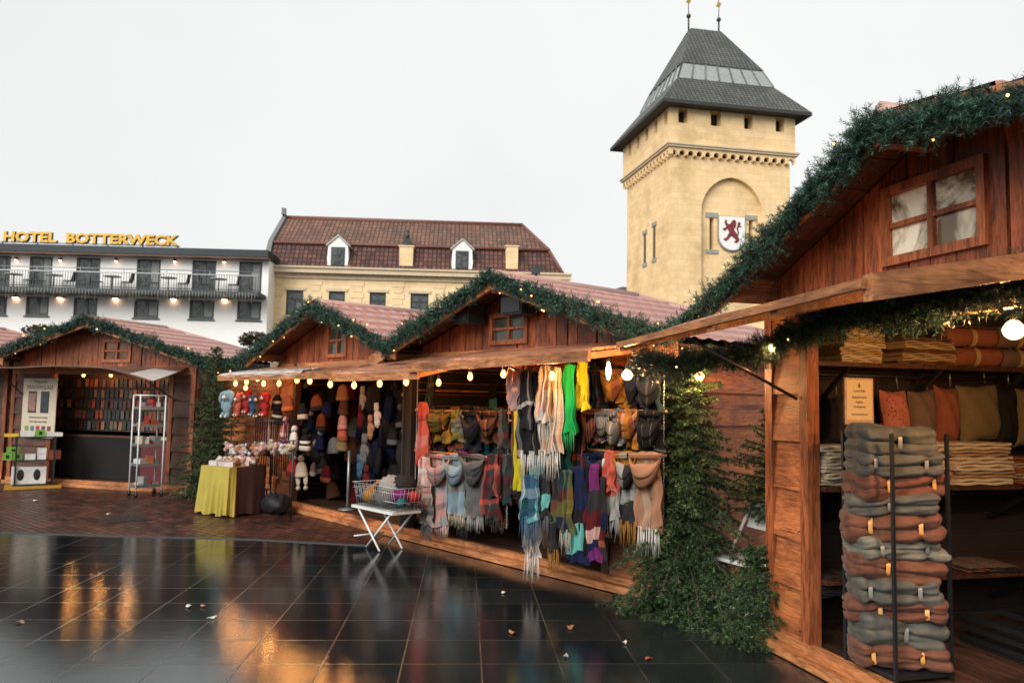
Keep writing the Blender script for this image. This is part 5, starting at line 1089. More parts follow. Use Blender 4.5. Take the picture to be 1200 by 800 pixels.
bulb(FM, 735, 439, -1.0, 'white globe bulb just left of the garland end', r=.042, long=1.0, mat=WARMB, wire=.05)
bulb(FRR, 820, 440, -.42, 'warm globe bulb hanging in the garland left of the plank wall', r=.036, long=1.0, mat=WARMB, wire=.05).location = at(820, 440, 6.45)
bulb(FRR, 905, 407, -.2, 'warm bulb in the garland at the top of the blanket stall post', r=.026, long=1.0, mat=WARMB, wire=.04)
bulb(FRR, 1188, 386, .12, 'large glowing globe bulb at the right edge of the photo', r=.052, long=1.0, mat=WARMR, wire=.05)
for i, px in enumerate((98, 130, 163)):
    bulb(FL, px, 439, .12, ['bulb under the left awning above the shelf rack side', 'middle bulb under the left awning before the phone cases', 'bulb under the left awning above the metal trolley'][i], r=.03, wire=.05)
for i, px in enumerate((4,)): bulb(FL, px, 441, .2, 'bulb under the awning of the cabin cut by the left edge', r=.03, wire=.05)
p_ = FRR.W(2.35, .3, 2.0); bulb(FRR, 1188, 386, .12, 'added unseen globe bulb past the right edge, brightening the blanket stall shelves', r=.052, long=1.0, mat=WARMR, wire=.05).location = p_  # extra bulb out of view, added to brighten the dark shelves
# cable of the bulbs
mb = MB(); pts = []
for k in range(60):
    s = -1.2 + 8.0 * k / 59; pts.append(FM.W(s, -.62, 2.06 + .025 * abs(math.sin(s * 3.7)) + (0.02 if s > 3 else -.01)))
mb.tube(pts, .006, 5); o = mb.ob('light_cable', BLACK); tag(o, 'black cable sagging under the awnings between the bulbs of the middle row', 'cable')
# ------------------------------------------------------------------ hats, toys and tables of the hat stall
def wool(name, c, ns=60): return M_('wool_' + name, c, .95, .3, ns, .5, 220, spec=.1)
WO = {k: wool(k, C_[k]) for k in C_}
FUR = {}
def fuzzy(mb, c, r, n=16, m=10, amp=.12, seed=0):
    rr = random.Random(seed); ph = [rr.uniform(0, 6) for _ in range(4)]
    mb.ell(c, r if isinstance(r, tuple) else (r, r, r), n, m, disp=lambda a, b: amp * (math.sin(7 * a + ph[0] + 5 * b) * .5 + math.sin(11 * b + ph[1] - 6 * a) * .5 + rr.uniform(-.6, .6)))
def beanie(col, trim=None, pom=None, hang=True, H=.24, R=.11, flat=.55, ears=False, seed=0, stripe=None):
    """returns (part list) name, mesh"""
    rr = random.Random(seed); parts = []; mb = MB(); S = Matrix.Diagonal((1, flat, 1)); prof = [(.02, .0), (R * .55, -.02), (R * .85, -.06), (R * 1.0, -.12), (R * 1.04, -H * .72), (R * 1.02, -H * .76), (R * .9, -H * .74)]
    mb.lathe(prof, n=28, mod=lambda i, t: 1 + .03 * math.cos(14 * t), M=S); parts.append(('crown_knit', mb.mesh('b', WO[col])))
    mb = MB(); mb.lathe([(R * 1.0, -H * .70), (R * 1.13, -H * .72), (R * 1.15, -H * .95), (R * 1.08, -H), (R * .95, -H * .97)], n=28, mod=lambda i, t: 1 + .03 * math.cos(14 * t), M=S); parts.append(('cuff', mb.mesh('b', WO[trim or col])))
    if pom: mb = MB(); fuzzy(mb, (0, 0, .035), .05, seed=seed); parts.append(('pompom', mb.mesh('b', WO[pom])))
    if stripe: mb = MB(); mb.lathe([(R * 1.02, -.10), (R * 1.07, -.105), (R * 1.07, -.135), (R * 1.02, -.14)], n=24, M=S); parts.append(('stripe', mb.mesh('b', WO[stripe])))
    if ears:
        for sx in (-1, 1):
            mb = MB(); mb.ell((sx * R * .8, 0, -H - .04), (.05, .02, .09), 12, 8); parts.append(('ear_flap', mb.mesh('b', WO[trim or col]))); mb = MB(); fuzzy(mb, (sx * R * .8, 0, -H - .16), .035, seed=seed + sx); parts.append(('tassel', mb.mesh('b', WO[pom or 'white'])))
    return parts
def glove(col, seed=0):
    mb = MB(); rr = random.Random(seed)
    mb.lathe([(.03, .0), (.035, -.03), (.033, -.07)], n=14, mod=lambda i, t: 1 + .04 * math.cos(7 * t), M=Matrix.Diagonal((1, .5, 1))); mb.ell((0, 0, -.115), (.042, .02, .055), 14, 8)
    for k, (x, l) in enumerate(((-.031, .06), (-.011, .075), (.010, .072), (.030, .055))): mb.tube([(x * .9, 0, -.14), (x * 1.05, 0, -.15 - l * .5), (x * 1.1, 0, -.155 - l)], [.0105, .0105, .006], 8)
    mb.tube([(.036, 0, -.09), (.06, -.004, -.115), (.068, -.006, -.15)], [.013, .013, .007], 8)
    return [('cuff_hand', mb.mesh('g', WO[col]))]
def plush(col, seed=0, ears='long', pale='cream'):
    """one plush animal seen from the front, hanging; origin at the top of its head"""
    parts = []; mb = MB(); fuzzy(mb, (0, 0, -.08), (.085, .07, .08), 16, 10, .04, seed); fuzzy(mb, (0, 0, -.23), (.075, .06, .10), 16, 10, .04, seed + 1)
    for sx in (-1, 1):
        fuzzy(mb, (sx * .075, -.02, -.2), (.03, .03, .065), 10, 8, .04, seed + 2); fuzzy(mb, (sx * .045, -.03, -.33), (.035, .045, .045), 10, 8, .04, seed + 3)
        if ears == 'round': fuzzy(mb, (sx * .065, 0, -.015), .032, 10, 8, .04, seed)
    parts.append(('body', mb.mesh('p', WO[col])))
    if ears == 'long':
        for sx in (-1, 1): mb = MB(); mb.tube([(sx * .05, 0, -.02), (sx * .10, -.02, -.05), (sx * .115, -.03, -.12), (sx * .11, -.03, -.18)], [.02, .032, .034, .016], 10); parts.append(('ear', mb.mesh('p', WO[col])))
    mb = MB(); mb.ell((0, -.065, -.095), (.04, .025, .03), 12, 8); parts.append(('muzzle', mb.mesh('p', WO[pale])))
    for sx in (-1, 1): mb = MB(); mb.ell((sx * .032, -.066, -.065), (.009, .007, .010), 8, 6); parts.append(('eye', mb.mesh('p', BLACK))); mb = MB(); mb.ell((sx * .045, -.07, -.345), (.022, .012, .022), 10, 6); parts.append(('foot_sole', mb.mesh('p', WO[pale])))
    return parts
CACHE = {}
def place(name, cat, parts, loc, rz, label, group=None, scale=1.0, tilt=0.0):
    T = empty(name, loc, rz, label, cat, group); T.scale = (scale,) * 3; T.rotation_euler = (0, tilt, rz)
    for n, me in parts: link(n, me, T)
    return T
def at_m(px, py, d): s, z = FM.pick(px, py, d); return FM.W(s, d, z)
GT = 'plush toys hanging left of the hat stall'; GH = 'knitted hats hung up on the hat stall'
place('plush_rabbit', 'plush toy', plush('lblue', 1, 'long', 'white'), at_m(268, 457, -.55), FM.rz + .25, 'light blue plush rabbit with floppy ears, biggest toy hanging at the left', GT, 1.22)
for px, py, c, e, lb, k in ((281, 461, 'coral', 'round', 'bright red plush toy beside the light blue rabbit', 1.0), (291, 458, 'red', 'round', 'dark red plush toy, second right of the rabbit', .95), (298, 462, 'blue', 'long', 'steel blue plush toy between the red toys and the brown one', .9), (305, 461, 'brown', 'round', 'brown plush toy right of the steel blue one', 1.0), (312, 459, 'red', 'long', 'narrow red plush toy beside the black hats', 1.0)):
    place('plush_toy', 'plush toy', plush(c, px, e, 'white'), at_m(px, py, -.45), FM.rz, lb, GT, k)
hats = [(325, 462, 'black', 'black', None, 'black hat with pale cuff hanging over another black hat', 0, 'cream'), (326, 478, 'black', 'char', None, 'black hat with pale stripe below the first black hat', 0, 'cream'), (337, 463, 'rust', 'orange', None, 'rust brown hat with an orange cuff under the bulbs', 0, None),
        (335, 494, 'pink', 'lpink', 'lpink', 'pink hat with pompom and ear flaps', 1, None), (345, 505, 'white', 'lgrey', 'white', 'white knitted hat hanging beside the pink hat', 1, None), (355, 472, 'black', 'cream', None, 'dark hat with a fluffy cream brim', 0, None), (358, 508, 'black', 'white', 'black', 'black and white striped hat above the cream plush hat', 0, 'white'),
        (344, 538, 'red', 'maroon', None, 'red hat half hidden behind the cream plush hat', 0, None), (353, 540, 'cream', 'cream', 'cream', 'cream plush hat with dangling pompoms, lowest at the opening', 1, None), (402, 450, 'tan', 'tan', None, 'peach coloured hat, topmost of the column by the metal pole', 0, None), (404, 466, 'brown', 'brown', None, 'brown hat below the peach coloured hat', 0, None),
        (402, 484, 'pink', 'pink', None, 'pink hat in the middle of the column by the metal pole', 0, None), (402, 497, 'coral', 'rust', None, 'coral hat below the pink hat of the column', 0, None), (402, 508, 'khaki', 'khaki', None, 'khaki hat, lowest of the column by the metal pole', 0, None), (391, 512, 'grey', 'grey', None, 'grey ribbed hat left of the khaki hat', 0, None), (370, 522, 'char', 'black', 'lgrey', 'charcoal hat with pale pompom deeper in the stall', 0, None),
        (383, 545, 'maroon', 'rust', None, 'maroon hat low behind the metal pole', 0, None), (470, 480, 'black', 'grey', 'grey', 'black hat with grey pompom at the right of the hat stall', 0, None), (461, 500, 'char', 'grey', 'char', 'charcoal furry hat right of the grey gloves', 0, None), (384, 470, 'navy', 'black', None, 'navy hat behind the column by the metal pole', 0, None)]
for i, (px, py, c, tr, pom, lb, ears, st) in enumerate(hats):
    d = -.3 if px < 360 else (.15 if px < 440 else .3)
    place('knitted_hat', 'hat', beanie(c, tr, pom, seed=i, ears=bool(ears), stripe=st), at_m(px, py, d), FM.rz + .2 * math.sin(i), lb, GH, 1.0 if not ears else .95, .12 * math.sin(i * 2.1))
gl = [(425, 452, 'lgrey', 'pale grey gloves pair member hanging high right of the peach hat'), (423, 474, 'maroon', 'dark red glove below the pale grey glove'), (434, 486, 'tan', 'tan glove right of the dark red glove'), (428, 508, 'grey', 'thick grey fur glove in the middle of the glove string'), (421, 532, 'blue', 'bright blue glove, lowest but one of the glove string'), (430, 545, 'maroon', 'maroon glove at the bottom of the glove string'), (441, 472, 'white', 'thin white glove against the black bags')]
for i, (px, py, c, lb) in enumerate(gl): place('knitted_glove', 'glove', glove(c, i), at_m(px, py, .0), FM.rz, lb, 'gloves hanging in the hat stall', 1.45 if c != 'grey' else 1.9, .2 * math.sin(i * 3))
# hanging dark bags and caps deeper inside, each its own object
protos = {}
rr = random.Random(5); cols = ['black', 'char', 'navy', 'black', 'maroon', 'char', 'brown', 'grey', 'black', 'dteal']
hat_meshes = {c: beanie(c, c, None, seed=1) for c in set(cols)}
n = 0
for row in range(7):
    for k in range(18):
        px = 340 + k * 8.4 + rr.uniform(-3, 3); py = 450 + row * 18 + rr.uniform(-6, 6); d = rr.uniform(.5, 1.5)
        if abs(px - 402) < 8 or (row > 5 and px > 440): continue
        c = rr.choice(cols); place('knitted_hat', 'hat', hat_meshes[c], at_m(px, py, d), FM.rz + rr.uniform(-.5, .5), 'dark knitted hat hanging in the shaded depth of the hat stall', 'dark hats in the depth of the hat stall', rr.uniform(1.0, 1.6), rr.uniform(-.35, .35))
mid = {c: beanie(c, tr, pm, seed=4) for c, tr, pm in (('pink', 'white', 'white'), ('char', 'grey', 'grey'), ('black', 'black', None), ('rust', 'char', None), ('lgrey', 'white', 'white'), ('navy', 'navy', 'lgrey'))}
for k in range(26):
    place('knitted_hat', 'hat', mid[['black', 'pink', 'char', 'navy', 'rust', 'black', 'lgrey'][k % 7]], at_m(330 + (k % 6) * 9.5 + rr.uniform(-3, 3), 458 + (k // 6) * 26 + rr.uniform(-5, 5), rr.uniform(.05, .4)), FM.rz + rr.uniform(-.5, .5), 'knitted hat crowded among others at the left side of the hat stall opening', 'hats crowded at the left side of the hat stall', rr.uniform(.85, 1.1), rr.uniform(-.3, .3))
small = {c: beanie(c, 'white', 'white', seed=2, R=.07, H=.14) for c in ('lblue', 'lgrey', 'pink', 'char')}
for k in range(8):
    c = ['lgrey', 'pink', 'char', 'lblue'][k % 4]; place('knitted_hat', 'hat', small[c], at_m(476 + 1.5 * math.sin(k), 452 + k * 14, .35), FM.rz, 'small pale child hat in the vertical string at the right of the hat stall', 'string of small pale child hats', 1.0, .1 * math.sin(k))
bagm = {}
for c in ('black', 'char', 'navy'):
    mb = MB(); P = []
    for i in range(11):
        v = i / 10; wv = .15 + .05 * math.sin(v * PI) ; dv = .02 + .05 * math.sin(v * PI) ** .7; P.append([(wv * math.cos(t) * (1 + .05 * math.sin(5 * t + v * 4)), dv * math.sin(t), -.12 - .36 * v + .01 * math.sin(3 * t)) for t in [2 * PI * k / 18 for k in range(18)]])
    mb.grid(P, 0, True, closed=True); mb.f.append(tuple(range(17, -1, -1))); mb.m.append(0); mb.sm.append(False); mb.f.append(tuple(len(mb.v) - 18 + k for k in range(18))); mb.m.append(0); mb.sm.append(False)
    m2_ = MB(); m2_.tube([(-.08, -.02, -.13), (-.05, -.02, -.03), (0, -.02, 0), (.05, -.02, -.03), (.08, -.02, -.13)], .009, 6); bagm[c] = [('bag_body', mb.mesh('bag', WO[c])), ('handle', m2_.mesh('h', WO[c]))]
for k in range(24):
    place('shoulder_bag', 'bag', bagm[['black', 'char', 'black', 'navy'][k % 4]], at_m(432 + (k % 6) * 7.5 + rr.uniform(-3, 3), 448 + (k // 6) * 30 + rr.uniform(-6, 6), rr.uniform(.15, .6)), FM.rz + rr.uniform(-.6, .6), 'dark shoulder bag in the black cluster above the wire basket', 'dark bags above the wire basket', 1.0, rr.uniform(-.1, .1))
# metal pole, hanging straps, flowers
mb = MB(); p = at_m(407, 603, .2); z1 = at_m(407, 528, .2).z; mb.tube([(0, 0, 0), (0, 0, z1 - .12)], .022, 10); mb.lathe([(.14, 0), (.14, .012), (.03, .03)], n=16); o = mb.ob('metal_pole', GREYM, None, (p.x, p.y, .125)); tag(o, 'grey metal pole standing on the hat stall floor', 'pole')
rr = random.Random(9)
for k in range(16):
    px = 300 + k * 2.6; a = at_m(px, 490 + rr.uniform(-5, 5), -.35); L = rr.uniform(.75, .95); mb = MB(); mb.tube([(0, 0, 0), (.008, 0, -L * .5), (0, .01, -L)], .011, 6); o = mb.ob('strap', WO[rr.choice(['black', 'char', 'black', 'maroon', 'lgrey'])], None, a, (0, 0, FM.rz)); tag(o, 'narrow dark strap hanging below the plush toys in front of the plank wall', 'strap', 'straps hanging below the plush toys')
for k in range(3):
    a, b = at_m(272 + k * 0, 496 + 0 * k, -.4), at_m(318, 496, -.4)
mb = MB(); a, b = at_m(270, 496, -.42), at_m(322, 493, -.42); mb.tube([a - a, b - a], .012, 6)
for t in (0.03, .97): q = (b - a) * t; mb.tube([q, q - Vector((0, 0, 1.1))], .012, 6)
o = mb.ob('garment_rail', BLACK, None, a); tag(o, 'black metal rail frame standing under the plush toys', 'rail')
fl = [('pink', 'lpink'), ('white', 'cream'), ('lpink', 'white'), ('tan', 'cream')]
fm = {}
for c in ('lpink', 'white', 'cream', 'tan', 'brown', 'purple'):
    mb = MB(); fuzzy(mb, (0, 0, 0), .055, 12, 8, .16, 3)
    for k in range(5): fuzzy(mb, (.05 * math.cos(k * 1.26), .03 * math.sin(k * 1.26), .045 * math.sin(k * 2.5)), .036, 10, 6, .12, k)
    fm[c] = mb.mesh('pom', WO[c])
for k in range(30):
    px = 268 + k * 2.55; py = 523 + 9 * ((k * 37) % 10) / 10 - .03 * (px - 268); c = ['lpink', 'lpink', 'white', 'brown', 'white', 'tan', 'cream'][k % 7] if px < 332 else rr.choice(['purple', 'white', 'cream'])
    o = link('pompom_keyring', fm[c], None, at_m(px, py, -.62 + .1 * ((k * 13) % 5) / 5), (rr.uniform(0, 6), rr.uniform(0, 6), 0)); tag(o, 'fluffy %s pompom keyring in the row hanging above the cloth covered table' % {'lpink': 'pale pink', 'white': 'white', 'brown': 'brown', 'tan': 'tan', 'cream': 'cream', 'purple': 'purple'}[c], 'keyring', 'pompom keyrings above the cloth covered table')
mb = MB(); a, b = at_m(264, 517, -.58), at_m(346, 516, -.58); mb.tube([a - a, b - a], .01, 6)
for t in (0.02, .98): q = (b - a) * t; mb.tube([q, (q.x, q.y, -a.z + .01)], .012, 6)
o = mb.ob('display_rail', BLACK, None, a); tag(o, 'thin black rail carrying the fluffy pompom keyrings', 'rail')
# cloth covered table
c0, c1, c2, c3 = zplane(236, 603), zplane(266, 607), zplane(310, 602), zplane(278, 597)
def cloth_mat(name, c, fold=8): 
    return M_(name, c, .75, .12, 5, .35, 14)
FTb = Fr(zplane(266, 607), zplane(310, 601) - zplane(266, 607)); wT = (zplane(310, 601) - zplane(266, 607)).length; dT = .62; hT = FTb.pick(266, 548)[1]
T = empty('display_table', FTb.W(wT / 2, dT / 2, 0), FTb.rz, 'display table covered with a yellow green and a dark brown cloth', 'table'); print('table', wT, hT)
mb = MB(); mb.box(-wT / 2 + .03, wT / 2 - .03, -dT / 2 + .03, dT / 2 - .03, hT - .04, hT - .012); mb.ob('tabletop', DARKX, T)
for sx in (-1, 1):
    for sy in (-1, 1): mb = MB(); mb.box(sx * (wT / 2 - .08) - .02, sx * (wT / 2 - .08) + .02, sy * (dT / 2 - .08) - .02, sy * (dT / 2 - .08) + .02, 0, hT - .04); mb.ob('leg', BLACK, T)
def skirt(pts, z0, z1, amp, mat, name, seed):
    mb = MB(); P = []; n = 60; rr = random.Random(seed); seg = [(Vector(pts[i + 1]) - Vector(pts[i])).length for i in range(len(pts) - 1)]; tot = sum(seg); rows = 14
    for i in range(rows + 1):
        v = i / rows; row = []
        for k in range(n + 1):
            q = tot * k / n; j = 0
            while j < len(seg) - 1 and q > seg[j]: q -= seg[j]; j += 1
            p = Vector(pts[j]).lerp(Vector(pts[j + 1]), min(1, q / seg[j])); c = p.normalized(); a = amp * v * (math.sin(k * .55 + seed) + .5 * math.sin(k * 1.27 + v * 2)); row.append((p.x + c.x * (a + .02 * v), p.y + c.y * (a + .02 * v), z1 + (z0 - z1) * v + .015 * math.sin(k * .3) * v))
        P.append(row)
    mb.grid(P, 0, True); return mb.ob(name, mat, T)
hw, hd = wT / 2, dT / 2
skirt([(-hw, hd), (-hw, -hd), (-hw + .12, -hd - .01)], .03, hT, .035, cloth_mat('yellow_green_cloth', (.36, .29, .045)), 'yellow_cloth', 1)
skirt([(-hw + .1, -hd), (hw, -hd), (hw, hd), (-hw, hd)], .02, hT, .014, cloth_mat('dark_brown_cloth', (.055, .022, .022)), 'brown_cloth', 2)
mb = MB(); mb.box(-hw, -hw * .1, -hd, hd, hT - .01, hT); mb.ob('cloth_top', cloth_mat('yellow_green_cloth', (.36, .29, .045)), T); mb = MB(); mb.box(-hw * .1 + .002, hw, -hd, hd, hT - .01, hT + .001); mb.ob('brown_cloth_top', cloth_mat('dark_brown_cloth', (.055, .022, .022)), T)
PLAST = M_('clear_film', (.55, .5, .48), .2, .2, 20, .5, 60)
rr = random.Random(12); k = 0
for iy in range(5):
    for ix in range(6):
        x = -hw + .12 + ix * (wT - .2) / 5.4; y = -hd + .12 + iy * (dT - .2) / 4.5; p = FTb.W(wT / 2 + x, dT / 2 + y, hT + .05)
        if k % 3 == 0: mb = MB(); mb.box(-.06, .06, -.08, .08, -.047, .02); o = mb.ob('gift_pack', PLAST, None, p, (0, 0, rr.uniform(-.6, .6))); tag(o, 'clear wrapped small pack among the keyrings on the cloth covered table', 'pack', 'clear wrapped packs on the cloth covered table')
        else: o = link('pompom_keyring', fm[rr.choice(['lpink', 'white', 'cream', 'white', 'tan'])], None, p, (rr.uniform(0, 6), 0, rr.uniform(0, 6))); tag(o, 'small pale fluffy keyring lying on top of the cloth covered table', 'keyring', 'keyrings lying on the cloth covered table')
        k += 1
# black bag on the ground beside the table
p = zplane(322, 602); T = empty('black_bag', (p.x, p.y, 0), FM.rz, 'black rounded bag lying on the bricks between the table and the sill', 'bag'); mb = MB(); mb.ell((0, 0, .15), (.3, .2, .15), 28, 16, disp=lambda a, b: .10 * math.sin(3 * b + 2 * a) * math.sin(a) + .05 * math.sin(7 * b - 5 * a)); mb.ob('body', M_('black_nylon', (.008, .008, .009), .7, .2, 8, .6, 20), T); mb = MB(); mb.tube([(-.18, -.05, .25), (-.1, -.1, .36), (.08, -.1, .36), (.16, -.05, .26)], .012, 6); mb.ob('handle', BLACK, T)
mb = MB(); mb.lathe([(.06, 0), (.06, .03), (.03, .035)], (-.26, -.14, .14), 14, M=Matrix.Rotation(PI / 2, 4, 'X')); mb.ob('end_patch', GREYM, T)
# white folding table with wire basket
p = zplane(457, 642); sL, zL = FM.pick(434, 596, -.55); sR, _ = FM.pick(483, 600, -.55); wF = sR - sL; zt = FM.pick(455, 598, -.75)[1]; print('folding table', wF, zt)
T = empty('folding_table', FM.W((sL + sR) / 2, -.62, 0), FM.rz, 'small white folding table with crossed legs before the hat stall', 'table'); mb = MB(); mb.box(-wF / 2, wF / 2, -.19, .19, zt - .03, zt); mb.ob('tabletop', M_('white_plastic', (.62, .64, .62), .35, .08), T)
for sy in (-.15, .15):
    for sg in (-1, 1): mb = MB(); mb.tube([(sg * (wF / 2 - .12), sy + .015 * sg, zt - .035), (-sg * (wF / 2 - .14) * .55 + .0, sy + .015 * sg, .01)], .012, 8); mb.ob('leg', WHITEM, T)
mb = MB(); mb.tube([(-wF / 2 + .1, -.2, zt * .25), (-wF / 2 + .1, .2, zt * .25)], .009, 6); mb.ob('stretcher', WHITEM, T)
T = empty('wire_basket', FM.W((sL + sR) / 2 + .05, -.6, zt + .003), FM.rz, 'white wire basket full of woolly goods on the folding table', 'basket'); bw, bd, bh = wF * .98, .33, .26; mb = MB()
for z in (0.006, .1, .2, bh):
    e = .05 * z / bh; x, y = bw / 2 + e, bd / 2 + e; mb.tube([(-x, -y, z), (x, -y, z), (x, y, z), (-x, y, z), (-x, -y, z)], .004 if z < bh else .006, 5)
k = -bw / 2
while k <= bw / 2: mb.tube([(k, -bd / 2 - .05, bh), (k, -bd / 2, 0), (k, bd / 2, 0), (k, bd / 2 + .05, bh)], .0028, 4); k += .045
k = -bd / 2
while k <= bd / 2:
    for sg in (-1, 1): mb.tube([(sg * (bw / 2 + .05), k, bh), (sg * bw / 2, k, 0)], .0028, 4)
    k += .05
mb.ob('wire_grid', GREYM, T)
it = [(-.3, 0, .12, 'mustard', .14), (-.12, .05, .16, 'black', .16), (.05, 0, .22, 'lgrey', .17), (.16, .08, .25, 'char', .15), (.3, -.05, .14, 'purple', .1), (.36, .08, .12, 'red', .09), (.27, .1, .1, 'white', .09), (-.38, -.1, .08, 'blue', .07), (-.2, -.12, .1, 'mustard', .1), (-.38, .1, .2, 'tan', .07), (.1, -.12, .1, 'grey', .12), (.4, -.1, .08, 'teal', .06)]
for i, (x, y, z, c, r) in enumerate(it):
    mb = MB(); fuzzy(mb, (0, 0, 0), (r, r * .8, r * .75), 16, 10, .14, i); o = mb.ob('woolly_bundle', WO[c], None, FM.W((sL + sR) / 2 + .05 + x * wF / .9, -.6 + y, zt + .02 + z)); tag(o, '%s woolly bundle in the wire basket%s' % ({'lgrey': 'pale grey', 'char': 'charcoal'}.get(c, c), ', %s' % (['left end', 'back', 'centre', 'back right', 'right', 'far right', 'right back', 'front left corner', 'front left', 'back left', 'front middle', 'right corner'][i])), 'bundle', 'woolly bundles in the wire basket')
# ------------------------------------------------------------------ left row: phone case stall
rr = random.Random(21)
# draped cloth awning of the left cabins
CLOTHW = M_('wet_awning_cloth', (.16, .085, .06), .35, .25, 4, .3, 10, coat=.4); CLOTHL = M_('white_film', (.5, .46, .42), .35, .1, 4)
def cloth_awning(label, x0, x1, zh, zf, yf, drop, mat, corner):
    T = empty('cloth_awning', FL.W((x0 + x1) / 2, 0, zh), FL.rz, label, 'awning'); mb = MB(); P = []; n = 24; m = 10; hw = (x1 - x0) / 2
    for i in range(m + 1):
        v = i / m; row = []
        for k in range(n + 1):
            u = k / n; x = -hw + 2 * hw * u; cr = max(0, (u - .72) / .28) ** 1.5 if corner else 0; row.append((x, -.07 - yf * v, (zf - zh) * v - .05 * math.sin(v * PI) * math.sin(u * 14) * .3 - drop * cr * v - .02 * math.sin(u * 9) * v))
        P.append(row)
    mb.grid(P, 0, True); b = [[(x, y, z - .012) for x, y, z in r] for r in P]; mb.grid([r[::-1] for r in b], 0, True)
    mb.grid([P[-1], b[-1]], 0); mb.grid([[r[-1] for r in P], [r[-1] for r in b]], 0); mb.ob('cloth', mat, T)
    if corner:
        mb = MB(); k0 = int(n * .66); Q = [[(x, y - .001, z + .004) for x, y, z in r[k0 + int(0.9 * (m - i)) if k0 + int(.9 * (m - i)) < n else n - 1:]] for i, r in enumerate(P)]
        L_ = min(len(q) for q in Q[3:]); mb.grid([[p for p in q[-L_:]] for q in Q[3:]], 0, True); mb.ob('white_patch', CLOTHL, T)
    for xx in (-hw + .3, hw - .25): mb = MB(); mb.tube([(xx, -.05, 1.62 - zh), (xx, -.07 - yf * .8, (zf - zh) * .8 - .03 - (drop if xx > 0 and corner else 0))], .012, 6); mb.ob('stay_bar', BLACK, T)
cloth_awning('brown wet cloth awning with a drooping white corner over the phone case stall', XL + .05, -.15, 2.2, 2.16, .85, .22, CLOTHW, True)
cloth_awning('brown cloth awning of the cabin cut by the left edge', 2 * XL, XL - .05, 2.2, 2.12, .8, 0, CLOTHW, False)
# phone cases on back boards
case_m = []
for i, c in enumerate([(.2, .07, .03), (.02, .02, .025), (.16, .10, .06), (.025, .035, .045), (.26, .13, .07), (.08, .025, .02), (.03, .045, .04), (.02, .02, .02), (.22, .05, .03), (.11, .10, .09)]):
    mb = MB(); mb.box(-.036, .036, -.012, 0, -.075, .075); case_m.append(mb.mesh('case', M_('case_%d' % i, c, .35, .3, 9)))
def case_board(x0, x1, z0, z1, y, label, glabel, maxn):
    T = empty('display_board', FL.W((x0 + x1) / 2, y, z0), FL.rz, label, 'display board'); mb = MB(); mb.box(-(x1 - x0) / 2, (x1 - x0) / 2, 0, .03, 0, z1 - z0); mb.ob('panel', M_('board_brown', (.06, .03, .02), .6), T)
    mb = MB(); z = .2
    while z < z1 - z0: mb.box(-(x1 - x0) / 2, (x1 - x0) / 2, -.02, -.002, z, z + .012); z += .2
    mb.ob('hook_strip', BLACK, T); z = z0 + .11; n = 0
    while z < z1 - .05:
        x = x0 + .06
        while x < x1 - .04 and n < maxn:
            o = link('phone_case', rr.choice(case_m), None, FL.W(x, y - .022 - rr.uniform(0, .02), z + rr.uniform(-.008, .008)), (0, rr.uniform(-.06, .06), FL.rz)); tag(o, glabel, 'phone case', glabel.split(' among')[0].replace('small', 'rows of small') + 's'); x += rr.uniform(.088, .112); n += 1
        z += .2
case_board(XL + .35, -.45, 1.0, 2.15, .55, 'brown board with six rows of phone cases in the left stall', 'small coloured phone case among the rows on the board of the left stall', 190)
case_board(2 * XL + 2.0, XL - .75, 1.0, 2.15, .9, 'brown board with phone cases in the cabin cut by the left edge', 'small phone case among the rows behind the shelf rack', 60)
# counters inside
def counter(label, x0, x1, y0, y1, h, mat):
    T = empty('counter', FL.W((x0 + x1) / 2, y0, 0), FL.rz, label, 'counter'); w2 = (x1 - x0) / 2; mb = MB(); mb.box(-w2, w2, 0, y1 - y0, h - .035, h); mb.ob('top', DARKX, T); mb = MB(); mb.box(-w2 + .01, w2 - .01, .01, y1 - y0 - .01, .125, h - .038); mb.ob('front_cloth', mat, T)
MAR = M_('maroon_cloth', (.09, .012, .016), .8, .25, 5, .3, 12)
counter('low dark counter below the phone case board', XL + .8, -1.4, .35, .5, .93, M_('counter_dark', (.005, .004, .004), .9)); counter('maroon cloth covered counter behind the metal trolley', -1.35, -.55, .25, .7, .88, MAR)
mb = MB(); mb.box(-.3, .3, 0, .3, 0, .05); o = mb.ob('paper_stack', M_('paper_pale', (.45, .42, .3), .8), None, FL.W(-.98, .3, .882), (0, 0, FL.rz)); tag(o, 'pale stack of papers on the maroon counter', 'paper')
# poster with phones
s0, zt = FL.pick(29, 443, -.1); s1, _ = FL.pick(68, 445, -.1); _, zb = FL.pick(50, 513, -.1); w = s1 - s0; h = zt - zb
T = empty('poster', FL.W((s0 + s1) / 2, -.1, zb), FL.rz, 'cream advertising poster with two phones, hung on the post between the left cabins', 'poster')
mb = MB(); mb.box(-w / 2, w / 2, -.012, 0, 0, h); mb.ob('panel', M_('poster_cream', (.5, .43, .33), .6, .06), T); TX = M_('print_dark', (.03, .03, .035), .6, .05)
text('headline', 'PANZERGLASS', .105, TX, T, .001, .9, 'CENTER', (0, -.015, h - .2)); text('headline', 'Tempered', .09, TX, T, .001, .8, 'CENTER', (0, -.015, h - .09))
for x, c in ((-.16, (.25, .12, .1)), (.13, (.02, .03, .045))):
    mb = MB(); mb.box(x - .095, x + .095, -.018, -.0125, h * .42, h * .78); p = mb.ob('printed_phone', BLACK, T); mb = MB(); mb.box(x - .08, x + .08, -.021, -.0185, h * .45, h * .75); mb.ob('screen', M_('screen_%d' % (x > 0), c, .4, .5, 12), p)
text('caption', 'Protect your phone screen glass', .05, TX, T, .001, .65, 'CENTER', (0, -.015, h * .33)); text('caption', 'Dutch design tempered glass', .05, TX, T, .001, .7, 'CENTER', (0, -.015, h * .26))
